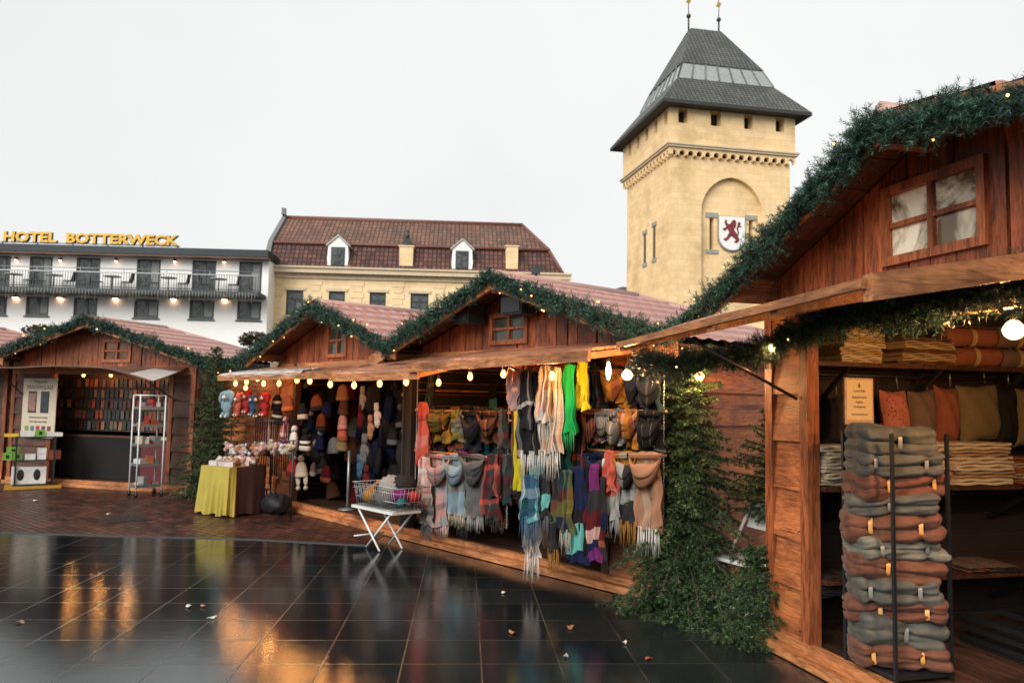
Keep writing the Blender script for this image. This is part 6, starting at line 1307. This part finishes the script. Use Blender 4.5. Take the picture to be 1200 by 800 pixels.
for k in range(5): mb = MB(); x = -.26 + k * .13; mb.box(x - .04, x + .04, -.018, -.0125, h * .12, h * .2); mb.ob('printed_icon', M_('icon_%d' % k, [(.1, .25, .04), (.05, .15, .2), (.3, .03, .03), (.08, .03, .1), (.2, .04, .03)][k], .5), T)
# black shelf rack with boxes
a = zplane(14, 574); b = zplane(64, 572); FS = Fr(a, b - a); w = (b - a).length; hS = FS.pick(40, 511, .0)[1]; print('shelf', w, hS)
T = empty('shelf_rack', FS.W(w / 2, .2, 0), FS.rz, 'black three tier metal shelf rack with boxes, standing below the poster', 'shelf rack')
for sx in (-1, 1):
    for y in (-.18, .18): mb = MB(); mb.box(sx * (w / 2 - .03) - .014, sx * (w / 2 - .03) + .014, y - .014, y + .014, .055, hS); mb.ob('upright', BLACK, T)
tz = [.07, hS * .53, hS - .03]
for z in tz: mb = MB(); mb.box(-w / 2, w / 2, -.2, .2, z, z + .02); mb.ob('shelf', BLACK, T)
mb = MB(); mb.box(-w / 2 - .12, w / 2 + .1, -.26, -.18, .01, .06); mb.box(-w / 2 - .1, w / 2 + .1, .18, .26, .01, .06); mb.ob('base', M_('yellow_wood', (.5, .27, .04), .5, .2), T)
YW_, GR_, WH_, RB_ = M_('box_yellow', (.75, .5, .02), .5), M_('box_green', (.16, .4, .05), .5), M_('box_white', (.7, .7, .68), .5), M_('box_redbrown', (.25, .06, .03), .5)
bxs = [(-.38, 2, .22, .05, YW_, 'flat yellow box'), (-.15, 2, .2, .09, WH_, 'white box'), (.06, 2, .16, .12, GR_, 'green and white box'), (.28, 2, .26, .07, WH_, 'pale box'), (-.42, 1, .14, .12, GR_, 'lime green box'), (-.27, 1, .14, .12, GR_, 'lime green box'), (-.34, 1.5, .2, .1, GR_, 'lime green box'), (-.08, 1, .17, .1, WH_, 'white box'), (.1, 1, .14, .1, WH_, 'white box'), (.1, 1.5, .14, .1, WH_, 'white box'), (.3, 1, .2, .16, RB_, 'red brown box')]
pos = ['at the left of the top shelf', 'second on the top shelf', 'in the middle of the top shelf', 'at the right of the top shelf', 'at the left of the middle shelf', 'second from left on the middle shelf', 'stacked topmost on the two green boxes', 'in the middle of the middle shelf', 'right of the middle on the middle shelf', 'stacked on the white box of the middle shelf', 'at the right of the middle shelf']
for i, (x, t, bw, bh, m, nm) in enumerate(bxs):
    z = tz[int(t)] + .022 + (.122 if t == 1.5 and m is GR_ else .103 if t == 1.5 else 0); mb = MB(); mb.box(-bw / 2 + .004, bw / 2 - .004, -.1, .1, 0, bh - .002); o = mb.ob('small_box', m, None, FS.W(w / 2 + x, .16, z), (0, 0, FS.rz)); tag(o, '%s %s of the black rack' % (nm, pos[i]), 'box', 'boxes on the black shelf rack')
    if m is GR_: mb = MB(); mb.box(-.025, .025, -.104, -.1005, bh * .25, bh * .75); mb.ob('printed_mark', BLACK, o)
mb = MB(); mb.box(-.26, .26, -.12, .12, 0, .3); o = mb.ob('white_box', WH_, None, FS.W(w / 2 - .08, .16, .092), (0, 0, FS.rz)); tag(o, 'large white box with two black oval prints on the lowest shelf', 'box')
for x in (-.13, .12): mb = MB(); mb.ell((x, -.121, .16), (.055, .004, .1), 14, 8); mb.ob('oval_print', BLACK, o)
# grey metal trolley
a = zplane(159, 583); b = zplane(189, 581); FK = Fr(a, b - a); w = (b - a).length; hK = FK.pick(172, 463)[1]; print('trolley', w, hK)
T = empty('metal_trolley', FK.W(w / 2, .18, 0), FK.rz, 'tall grey metal trolley with five wire shelves and wheels', 'trolley')
for sx in (-1, 1):
    for y in (-.17, .17): mb = MB(); mb.tube([(sx * w / 2, y, .1), (sx * w / 2, y, hK)], .013, 8); mb.ob('upright', WHITEM, T); mb = MB(); mb.lathe([(.01, -.018), (.045, -.018), (.045, .018), (.01, .018)], (sx * w / 2, y, .047), 14, M=Matrix.Rotation(PI / 2, 4, 'Y')); mb.ob('wheel', BLACK, T)
kz = [.16, .52, .86, 1.2, 1.5]; kz = [z * hK / 1.75 for z in kz]
for z in kz: mb = MB(); mb.box(-w / 2, w / 2, -.17, .17, z, z + .012); mb.box(-w / 2, w / 2, -.172, -.162, z, z + .05); mb.box(-w / 2, -w / 2 + .01, -.17, .17, z, z + .05); mb.box(w / 2 - .01, w / 2, -.17, .17, z, z + .05); mb.ob('tray', GREYM, T)
mb = MB(); mb.tube([(-w / 2, -.17, hK), (w / 2, -.17, hK), (w / 2, .17, hK), (-w / 2, .17, hK), (-w / 2, -.17, hK)], .012, 6); mb.ob('top_frame', WHITEM, T)
cols = ['white', 'white', 'lgrey', 'white', 'red', 'grey', 'cream', 'green', 'lgrey', 'orange']; nms = {'lgrey': 'pale grey'}
trp = ['lowest', 'second lowest', 'middle', 'second highest', 'highest']; cnt = 0
for t, z in enumerate(kz):
    for k in range(4):
        c = cols[(t * 3 + k * 2 + k * t) % 10]; bw = .08 + .03 * ((k + t) % 2); bh = .06 + .05 * ((k * 2 + t) % 3); x = -w / 2 + .09 + k * (w - .18) / 3; M2 = Matrix.Rotation(.35 * math.sin(k * 2.3 + t), 4, 'Z'); mb = MB(); mb.box(-bw / 2, bw / 2, -.09, .09, 0, bh, 0, M2); o = mb.ob('packet', M_('packet_' + c, C_[c], .45, .2, 10), None, FK.W(w / 2 + x, .17, z + .014), (0, 0, FK.rz)); tag(o, '%s packet on the %s tray of the metal trolley, %s' % (nms.get(c, c), trp[t], ['left end', 'left of centre', 'right of centre', 'right end'][k]), 'packet', 'packets on the metal trolley')
# round drain cover, street litter
a = zplane(145, 608.5); mb = MB(); mb.box(-.28, .28, -.28, .28, .0, .008); o = mb.ob('drain_cover', M_('cast_iron', (.012, .012, .013), .35, .3, 20, .5, 60), None, (a.x, a.y, .004), (0, 0, .7)); tag(o, 'square black drain cover set in the brick paving', 'drain cover')
mb = MB(); k = -.22
while k < .24: mb.box(k, k + .02, -.22, .22, .0085, .014); k += .06
mb.ob('grating', BLACK, o)
def leaf(px, py, r, col, label, cat='leaf', seed=0):
    rr = random.Random(seed); a = zplane(px, py); mb = MB(); n = 10; top = [(r * (1 + .3 * math.sin(3 * t + seed)) * math.cos(t), r * .5 * (1 + .2 * math.cos(5 * t)) * math.sin(t), .012 + .006 * math.sin(2 * t + seed)) for t in [2 * PI * k / n for k in range(n)]]
    mb.add([(0, 0, .016)] + top + [(0, 0, .013)] + [(x, y, z - .003) for x, y, z in top], [(0, 1 + k, 1 + (k + 1) % n) for k in range(n)] + [(n + 1, n + 2 + (k + 1) % n, n + 2 + k) for k in range(n)] + [(1 + k, n + 2 + k, n + 2 + (k + 1) % n, 1 + (k + 1) % n) for k in range(n)]); o = mb.ob('fallen_leaf' if cat == 'leaf' else 'paper_scrap', M_('leaf_%d' % int(col[0] * 100), col, .5, .3, 30), None, (a.x, a.y, .003), (0, 0, rr.uniform(0, 6))); tag(o, label, cat)
for i, (px, py, r, c, lb, cat) in enumerate([(221, 711, .04, (.5, .5, .48), 'longer white paper scrap on the wet slabs, near the reflected lights', 'paper'), (248, 725, .035, (.6, .6, .58), 'white crumpled paper scrap on the wet slabs below the other scrap', 'paper'), (238, 711, .025, (.4, .15, .08), 'reddish leaf beside the longer white scrap', 'leaf'), (732, 754, .028, (.6, .25, .02), 'orange leaf on the slabs in front of the firs', 'leaf'), (668, 736, .05, (.3, .13, .07), 'curled brown leaf on the slabs below the long white fringe', 'leaf'), (760, 773, .03, (.25, .06, .04), 'dark red leaf nearest the bottom edge', 'leaf'), (590, 695, .035, (.5, .5, .5), 'small white scrap on the slabs before the sill', 'paper'), (600, 742, .04, (.3, .2, .14), 'twig like brown leaf in the middle of the slabs', 'leaf'), (663, 770, .03, (.35, .35, .33), 'pale scrap below the curled brown leaf', 'paper'), (42, 587, .06, (.55, .5, .47), 'white scrap on the bricks before the left stall', 'paper'), (128, 603, .04, (.55, .52, .5), 'white scrap on the bricks left of the drain cover', 'paper'), (24, 730, .035, (.3, .07, .04), 'red leaf near the left edge of the slabs', 'leaf')]): leaf(px, py, r, c, lb, cat, i)

# ------------------------------------------------------------------ right stall
RR = FRR
LAMP = 0
def shelf_(label, x0, x1, y0, y1, z):
    T = empty('wall_shelf', RR.W(x0, (y0 + y1) / 2, z), RR.rz, label, 'shelf', 'shelves of the blanket stall'); mb = MB(); mb.box(0, x1 - x0, -(y1 - y0) / 2, (y1 - y0) / 2, -.03, 0); mb.ob('shelf_board', DARKX, T)
    for yy in (-(y1 - y0) / 2 + .3, 0, (y1 - y0) / 2 - .3): mb = MB(); mb.beam((0.01, yy, -.3), (x1 - x0 - .04, yy, -.035), .025, .03); mb.ob('bracket', BLACK, T)
z1 = RR.pickx(1050, 426, .36)[1]; z2 = RR.pickx(1050, 570, .45)[1]; print('shelves', z1, z2)
shelf_('upper dark shelf with folded throws along the end wall of the blanket stall', -.06, .36, .05, 2.2, z1); shelf_('middle dark shelf with pale folded cloths along the end wall of the blanket stall', -.06, .45, .05, 2.2, z2); shelf_('low dark shelf with dim folded cloths in the blanket stall', -.06, .45, .05, 2.2, .55)
def folded(w, l, t, seed, layers=2):
    """one folded cloth: rounded fold on the front (x+), layered leaves"""
    rr = random.Random(seed); mb = MB(); n = 10; m = 12; lt = t / layers
    for q in range(layers):
        z0 = q * lt; P = []; off = rr.uniform(-.012, .012)
        for i in range(m + 1):
            y = -l / 2 + l * i / m; row = []; wob = .004 * math.sin(i * 1.1 + seed + q * 2)
            for k in range(n + 1):
                a = -PI / 2 + PI * k / n; row.append((w / 2 + off + math.cos(a) * lt * .5 + .006 * math.sin(i * .9 + q), y, z0 + lt * .5 + math.sin(a) * lt * .48 + wob))
            row = [(-w / 2, y, z0 + .01 * lt + wob)] + row + [(-w / 2, y, z0 + lt * .97 + wob)]; P.append(row)
        mb.grid([r[::-1] for r in P], 0, True); k = len(P[0])
        for r, rev in ((P[0], 0), (P[-1], 1)): mb.add(r, [tuple(range(k)) if not rev else tuple(range(k - 1, -1, -1))], 0)
    return mb
LIN = {k: M_('linen_' + k, c, .85, .15, 20, .25, 120, spec=.15) for k, c in dict(sand=(.42, .29, .13), pale=(.52, .42, .28), brown=(.13, .06, .035), dark=(.03, .022, .02), rust=(.25, .085, .045), pinkb=(.33, .12, .09), taupe=(.17, .11, .08), olive=(.18, .14, .07), blackish=(.015, .015, .017), beige=(.34, .22, .13)).items()}
def stack(name, F, px, py_top, x, z0, w, l, n, t, mats, label, group, wob=.02, rz=0.0, layers=2):
    y, zt = F.pickx(px, py_top, x); tot = zt - z0; t = tot / n
    y = max(y, l / 2 + .07)
    for i in range(n):
        o = folded(w, l, t * .97, i * 3 + int(px), layers).ob(name, LIN[mats[i % len(mats)]], None, F.W(x - w / 2 + rnd.uniform(-wob, wob), y + rnd.uniform(-wob, wob), z0 + i * t + .002), (0, 0, F.rz + rz + rnd.uniform(-.06, .06))); tag(o, label, 'folded cloth', group)
stack('folded_cloth', RR, 1012, 376, .30, z1, .3, .34, 11, 0, ['sand', 'pale', 'sand'], 'sand coloured folded cloth in the tall stack at the left of the upper shelf', 'sand cloths on the upper shelf')
stack('folded_cloth', RR, 1088, 396, .30, z1, .3, .46, 7, 0, ['brown', 'sand', 'beige'], 'brown folded cloth in the lower stack at the middle of the upper shelf', 'brown cloths on the upper shelf')
stack('folded_cloth', RR, 980, 522, .40, z2, .34, .34, 6, 0, ['pale'], 'pale folded cloth in the stack beside the post on the middle shelf', 'pale cloths beside the post', .03)
stack('folded_cloth', RR, 1088, 520, .40, z2, .34, .3, 5, 0, ['pale', 'beige'], 'beige folded cloth in the middle shelf stack behind the poles', 'beige cloths behind the poles')
stack('folded_cloth', RR, 1152, 519, .44, z2, .36, .50, 6, 0, ['pale', 'beige', 'pale'], 'cream folded cloth in the wide stack below the olive cushion', 'cream cloths below the olive cushion', .02)
stack('folded_cloth', RR, 1196, 536, .40, z2, .34, .34, 5, 0, ['rust', 'beige'], 'rust brown folded cloth at the right end of the middle shelf', 'rust cloths at the right end')
stack('folded_cloth', RR, 985, 700, .40, .55, .34, .4, 4, 0, ['dark', 'blackish'], 'near black folded cloth low beside the post', 'dark cloths low beside the post')
stack('folded_cloth', RR, 1170, 665, .45, .55, .36, .4, 6, 0, ['pinkb', 'dark', 'taupe'], 'dusky pink folded cloth low behind the blanket rack', 'dusky cloths low behind the blanket rack')
# rolled throws on the upper shelf
def roll(label, y, z, L, r, m, seed, band=True, x=.2, along='y'):
    T = empty('rolled_throw', RR.W(x, y, z), RR.rz, label, 'rolled throw', 'rolled throws on the upper shelf'); mb = MB(); n = 24; P = []; R_ = []
    prof = [(-L / 2 - .0, r * .55), (-L / 2, r * .9), (-L / 2 + .03, r), (-L * .15, r * .97), (-.02, r * .90), (.02, r * .90), (L * .15, r * .97), (L / 2 - .03, r), (L / 2, r * .9), (L / 2, r * .5)]
    for (xx, q) in prof:
        P.append([(xx, q * (1 + .04 * math.sin(3 * t + seed) + .02 * math.sin(9 * t)) * math.cos(t), q * .88 * (1 + .04 * math.sin(3 * t + seed)) * math.sin(t)) for t in [2 * PI * k / n for k in range(n)]])
    mb.grid(P, 0, True, closed=True); a = [(-L / 2 - .003 + 0 * k, r * .85 * (1 - k / 70) * math.cos(k * .35), r * .75 * (1 - k / 70) * math.sin(k * .35)) for k in range(60)]
    mb.tube(a, .011, 5); mb.add([(-L / 2 + .004, r * .9 * math.cos(t), r * .8 * math.sin(t)) for t in [2 * PI * k / n for k in range(n)]], [tuple(range(n))]); mb.ob('throw', LIN[m], T)
    if band: mb = MB(); mb.grid([[(xx, r * 1.0 * math.cos(t), r * .9 * math.sin(t)) for t in [2 * PI * k / n for k in range(n)]] for xx in (-.018, .018)], 0, True, closed=True); mb.ob('band', LIN['sand'], T)
    T.rotation_euler = (0, 0, RR.rz + PI / 2 * .88 + seed * .02)
    return T
ys = RR.pickx(1145, 400, .3)[0]
for i, (dy, dz) in enumerate(((0.05, .0), (.46, 0), (0.02, .145), (.45, .145))): roll('brown rolled throw with pale band, %s on the upper shelf' % ['lower left', 'lower right', 'upper left', 'upper right'][i], ys + dy, z1 + .08 + dz, .4, .083, 'taupe' if i % 2 else 'rust', i, x=.2)
# cushions hanging in a row
def cushion(label, px, py0, py1, wpx, x, m, tilt, seed, spots=False):
    y, zt = RR.pickx(px, py0, x); _, zb = RR.pickx(px, py1, x); ya, _ = RR.pickx(px - wpx / 2, py0, x); yb, _ = RR.pickx(px + wpx / 2, py0, x); w = (yb - ya) / 2; h = (zt - zb) / 2; n = 14; P = []; Q = []
    for i in range(n + 1):
        r1 = []; r2 = []
        for j in range(n + 1):
            u, v = -1 + 2 * i / n, -1 + 2 * j / n; th = .075 * (1 - abs(u) ** 3) ** .5 * (1 - abs(v) ** 3) ** .5 + .002; pin = 1 - .10 * (1 - abs(v)) * abs(u) ** 2; pz = 1 - .08 * (1 - abs(u)) * abs(v) ** 2; wr = .006 * math.sin(u * 7 + v * 5 + seed) ; sagt = max(0, v) * (-.12 * (u * math.copysign(1, tilt) + 1) / 2)
            r1.append((th + wr, u * w * pin, v * h * pz + sagt * h)); r2.append((-th + wr, u * w * pin, v * h * pz + sagt * h))
        P.append(r1); Q.append(r2[:])
    mb = MB(); mb.grid(P, 0, True); mb.grid([r[::-1] for r in Q], 0, True); T = empty('cushion', RR.W(x, y, (zt + zb) / 2), RR.rz, label, 'cushion', 'cushions hung in a row in the blanket stall'); T.rotation_euler = (tilt, 0, RR.rz); mb.ob('cover', m, T)
    mb = MB(); mb.tube([(0, w * .5, h * .95), (0, w * .5, h + .05), (0, w * .5, h + .09)], .006, 6); mb.ob('hook', GREYM, T)
m_, nt, b = newmat('spotted_cloth'); vo = N(nt, 'ShaderNodeTexVoronoi'); vo.inputs['Scale'].default_value = 42; nt.links.new(coords(nt), vo.inputs['Vector']); nt.links.new(ramp(nt, vo.outputs['Distance'], [(.22, (.12, .03, .03)), (.32, (.46, .15, .1))]), b.inputs['Base Color']); b.inputs['Roughness'].default_value = .9
cu = [(1008, 470, 524, 26, 'pinkb', 'dusky pink cushion behind the printed card'), (975, 462, 520, 30, 'dark', 'near black cushion beside the post, leftmost of the row'), (1078, 455, 520, 31, 'taupe', 'grey beige cushion between the spotted and the red one'), (1107, 451, 519, 27, 'rust', 'plain rust red cushion beside the grey beige one'), (1145, 449, 518, 48, 'olive', 'large olive tan cushion, biggest of the row'), (1176, 452, 522, 22, 'blackish', 'black cushion between the olive and the tan one'), (1198, 451, 524, 28, 'olive', 'tan cushion cut by the right edge')]
for i, (px, a, b_, w_, m, lb) in enumerate(cu): cushion(lb, px, a, b_, w_, .12 + .02 * (i % 2), LIN[m], .07 * math.sin(i * 2) + .03, i)
cushion('spotted coral cushion between the dusky pink and the grey beige one', 1047, 455, 521, 30, .15, m_, .1, 9)
mb = MB(); mb.tube([(.12, .1, 0), (.12, 2.2, 0)], .01, 6); zr_ = RR.pickx(1080, 442, .12)[1]; o = mb.ob('hanging_rail', BLACK, None, RR.W(0, 0, zr_), (0, 0, RR.rz)); tag(o, 'thin black rail the cushions hang from', 'rail')
# printed card on a stand
y, zc_ = RR.pickx(1006, 470, .62); zt = RR.pickx(1006, 443, .62)[1]; zb = RR.pickx(1006, 497, .62)[1]; ya, yb = RR.pickx(990, 470, .62)[0], RR.pickx(1022, 470, .62)[0]; w = (yb - ya) * .97; h = zt - zb
z2b = z2; T = empty('card_stand', RR.W(.62, y, 1.02), RR.rz + PI / 2 - .1, 'cream printed card in a dark holder on a thin metal stem', 'sign'); print('card', w, h, zb)
mb = MB(); mb.box(-w / 2 - .004, w / 2 + .004, -.002, .008, zb - 1.02 - .008, zt - 1.02 + .006); mb.ob('holder', BLACK, T); mb = MB(); mb.box(-w / 2, w / 2, -.008, -.0025, zb - 1.02, zt - 1.02); mb.ob('card', M_('card_border', (.42, .25, .15), .6, .3, 30), T)
mb = MB(); mb.box(-w / 2 + .012, w / 2 - .012, -.0105, -.0085, zb - 1.02 + .03, zt - 1.02 - .012); mb.ob('card_face', M_('card_cream', (.55, .42, .24), .6, .05), T); c0 = zb - 1.02; TXB = M_('card_print', (.08, .055, .03), .7, .05)
for k, (s, fz, sz) in enumerate((('Lotus Sails', .70, .021), ('Kussenhoezen', .565, .019), ('Tapijten', .46, .018), ('Omslagdoek', .36, .018), ('www.lotussails.com', .2, .0155))): text('print_line', s, sz * 1.15, TXB, T, .0004, .82, 'CENTER', (0, -.0112, c0 + h * fz), bold=.0004)
mb = MB(); mb.prism([(0, c0 + h * .78), (.01, c0 + h * .83), (0, c0 + h * .90), (-.01, c0 + h * .83)], -.0115, -.0108); mb.ob('leaf_motif', TXB, T)
mb = MB(); mb.tube([(0, .004, 0), (0, .004, zb - 1.02)], .006, 8); mb.lathe([(.05, -.0), (.05, .006), (.01, .012)], n=16); mb.ob('stem', GREYM, T)
# blanket rack with four black poles
x0, x1, y0, y1 = .74, 1.11, .02, .35; zp = 1.55
T = empty('blanket_rack', RR.W((x0 + x1) / 2, (y0 + y1) / 2, .12), RR.rz, 'tall rack of four black poles holding the stacked velvet blankets', 'rack'); hx, hy = (x1 - x0) / 2 + .03, (y1 - y0) / 2 + .03
for sx in (-1, 1):
    for sy in (-1, 1): mb = MB(); mb.box(sx * hx - .009, sx * hx + .009, sy * hy - .009, sy * hy + .009, 0, zp - .12); mb.ob('pole', BLACK, T)
mb = MB(); mb.box(-hx, hx, -hy, hy, .02, .045); mb.ob('base', BLACK, T)
def velvet(name, c):
    m, nt, b = newmat(name); v = coords(nt); n = noise(nt, v, 7, 4, .6); n2 = noise(nt, v, 28, 3)
    nt.links.new(ramp(nt, n, [(.3, sc(c, .6)), (.7, sc(c, 1.5))]), b.inputs['Base Color']); b.inputs['Roughness'].default_value = .75; b.inputs['Sheen Weight'].default_value = .12; b.inputs['Sheen Roughness'].default_value = .4; b.inputs['Specular IOR Level'].default_value = .1
    bump(nt, b, math_(nt, 'ADD', math_(nt, 'MULTIPLY', n, 1.0), math_(nt, 'MULTIPLY', n2, .4)), .5, .012); return m
VG, VB = velvet('grey_velvet', (.075, .075, .066)), velvet('brown_velvet', (.115, .05, .032)); VG2, VB2 = velvet('pale_grey_velvet', (.14, .135, .11)), velvet('dark_brown_velvet', (.11, .045, .03)); RIB = M_('gold_ribbon', (.62, .32, .08), .3, .15, 20); RIBG = M_('grey_ribbon', (.2, .2, .19), .35, .1)
def nz(q, sd, lb):
    v = Vector(q); k = mnoise.noise(v * 9 + Vector((sd * 3.1, lb * 5, 0))) * .007 + mnoise.noise(v * 22 + Vector((sd, 0, lb))) * .0025 + abs(mnoise.noise(v * 11 + Vector((0, sd, 9)))) * -.004
    return (q[0] + k * .4, q[1] * (1 + k * 4), q[2] + k)
def blanket(L, w, t, m, rib, seed, bands=(-.12, .13)):
    """blanket folded double: two soft lobes one over the other, tied with ribbons"""
    rr = random.Random(seed); parts = []; mb = MB(); n = 44; ms = 56; ph = rr.uniform(0, 6)
    for lobe in (0, 1):
        P = []; Lo = L * rr.uniform(.9, 1.04); zc = t * (.27 + .47 * lobe)
        for i in range(ms + 1):
            u = i / ms; x = -L / 2 + Lo * u; e = min(1, (min(u, 1 - u) * L / (t * .30))); e = math.sqrt(max(0.0, 1 - (1 - e) ** 2)) if e < 1 else 1; pinch = 1 - .42 * sum(math.exp(-((x - b) / .03) ** 2) for b in bands); row = []
            for k in range(n):
                a = 2 * PI * k / n; ca, sa = math.cos(a), math.sin(a); sq = (abs(ca) ** 3 + abs(sa) ** 3) ** (-1 / 3); wr = 1 + .05 * math.sin(3 * a + x * 9 + ph + lobe) + .018 * math.sin(7 * a + x * 21 + ph)
                row.append((x + .008 * math.sin(a * 2 + ph), ca * sq * w / 2 * (.3 + .7 * e) * (1 - .3 * (1 - pinch)) * wr, zc + sa * min(sq, 1.12) * t * .36 * e * pinch * wr + .02 * t * math.sin(x * 9 + ph) + .012 * math.sin(x * 6 + ph * 2)))
            row = [nz(q_, seed, lobe) for q_ in row]
            P.append(row)
        mb.grid(P, 0, True, closed=True)
    parts.append(('cloth', mb.mesh('v', m)))
    for b in bands:
        mb = MB(); P = []
        for xx in (b - .012, b + .012):
            row = []
            for k in range(24):
                a = 2 * PI * k / 24; ca, sa = math.cos(a), math.sin(a); sq = (abs(ca) ** 4 + abs(sa) ** 4) ** (-1 / 4); row.append((xx + .01 * ca, ca * sq * w / 2 * .93, t * .5 + sa * min(sq, 1.1) * t * .40))
            P.append(row)
        mb.grid(P, 0, True, closed=True); parts.append(('ribbon', mb.mesh('r', rib)))
    return parts
th = .130; nL = 10; z = .17; i = 0; tt = [.13, .165, .12, .155, .14]
names = ['lowest', 'second', 'third', 'fourth', 'fifth', 'sixth', 'seventh', 'eighth', 'ninth', 'tenth', 'eleventh']
while z < 1.36:
    col = i % 2; t = tt[i % 5]; rr = random.Random(i + 40); m = [VB, VG, VB2, VG, VB, VG2][i % 6]
    P = blanket(.54 + rr.uniform(-.05, .07), .37 + rr.uniform(-.02, .03), t, m, RIB if (col == 0) else RIBG, i + 3, bands=[(-.13 + rr.uniform(-.05, .03), .10 + rr.uniform(-.03, .05)), (rr.uniform(-.12, .08),), (-.08 + rr.uniform(-.05, .03), .15 + rr.uniform(-.03, .03))][i % 3])
    place('velvet_blanket', 'blanket', P, RR.W((x0 + x1) / 2 + rr.uniform(-.02, .01), (y0 + y1) / 2 + rr.uniform(-.015, .02), z), RR.rz + PI / 2 - .38 + rr.uniform(-.26, .26), '%s velvet blanket tied with %s ribbons, %s from the bottom of the rack' % (('brown', 'grey')[col], ('gold', 'grey')[col], names[i]), 'velvet blankets stacked in the rack', 1.0, rr.uniform(-.06, .06)); z += t * .88; i += 1
P = blanket(.5, .36, .17, VG, RIBG, 77, bands=(-.02,)); place('velvet_blanket', 'blanket', P, RR.W((x0 + x1) / 2, (y0 + y1) / 2, z - .01), RR.rz + PI / 2 - .3, 'thick pale grey velvet blanket curled on top of the stack', 'velvet blankets stacked in the rack', 1.0, 0)
# basket in the dark, boxes on floor
T = empty('plastic_crate', RR.W(.75, 1.25, .118), RR.rz, 'dark plastic crate on the floor behind the blanket rack', 'crate'); mb = MB()
for s_ in ((-.25, .25, -.18, -.165), (-.25, .25, .165, .18), (-.25, -.235, -.165, .165), (.235, .25, -.165, .165)):
    for z in (.02, .09, .16): mb.box(*s_, z, z + .035)
mb.box(-.25, .25, -.18, .18, 0, .015); mb.ob('crate_body', BLACK, T)
# white folding chair
p = zplane(876, 722); FC = Fr(p, (.9, -.35)); T = empty('folding_chair', (p.x, p.y, 0), math.radians(-62), 'white folding chair leaning behind the fir beside the plank wall', 'chair')
mb = MB(); mb.box(-.2, .2, -.2, .18, .44, .465); mb.ob('seat', M_('white_plastic', (.62, .64, .62), .35, .08), T)
for sx in (-1, 1):
    mb = MB(); mb.tube([(sx * .21, -.26, 0), (sx * .21, .0, .45), (sx * .2, .26, .88)], .014, 8); mb.ob('back_leg', WHITEM, T); mb = MB(); mb.tube([(sx * .19, .24, 0), (sx * .19, -.18, .43)], .014, 8); mb.ob('front_leg', WHITEM, T)
mb = MB(); P = [[(-.2 + .4 * u / 8, .19 + .10 * v / 4 - .03 * math.sin(PI * u / 8), .68 + .2 * v / 4) for u in range(9)] for v in range(5)]; mb.grid(P, 0); mb.grid([[(x, y + .014, z) for x, y, z in r][::-1] for r in P], 0); mb.ob('backrest', M_('white_plastic', (.62, .64, .62), .35, .08), T)
mb = MB(); mb.tube([(-.21, -.2, .1), (.21, -.2, .1)], .01, 6); mb.ob('stretcher', WHITEM, T)
# loudspeakers in the gable of the scarf cabin
for px, py, lb, sz in ((551, 366, 'black loudspeaker hanging left of the gable window', (.26, .26, .26)), (609, 358, 'black loudspeaker hanging above right of the gable window', (.32, .24, .2))):
    s, z = FM.pick(px, py, -.2); T = empty('loudspeaker', FM.W(s, -.2, z), FM.rz, lb, 'loudspeaker', 'loudspeakers in the gable'); w, d, h = sz; mb = MB(); mb.box(-w / 2, w / 2, -d / 2, d / 2, -h / 2, h / 2); mb.ob('cabinet', M_('speaker_black', (.01, .01, .011), .6), T); mb = MB(); mb.box(-w / 2 + .02, w / 2 - .02, -d / 2 - .012, -d / 2 - .001, -h / 2 + .02, h / 2 - .02); mb.ob('grille', BLACK, T); mb = MB(); mb.box(-.03, .03, d / 2, .17, -.03, .03); mb.ob('bracket', BLACK, T)
# annex wall behind the plush toys
s0 = FM.pick(262, 500, .1)[0]; T = empty('plank_screen', FM.W(s0, .1, 0), FM.rz, 'orange lapped plank screen behind the hanging plush toys', 'wooden screen'); mb = MB(); lap_planks(mb, 0, MX0 - s0 - .03, .02, 2.1, .3); mb.ob('planks', LAPX, T); print('annex', s0)
for x in (.04, MX0 - s0 - .08): mb = MB(); mb.box(x - .035, x + .035, .002, .07, 0.0, 2.12); mb.ob('post', BEAMZ, T)
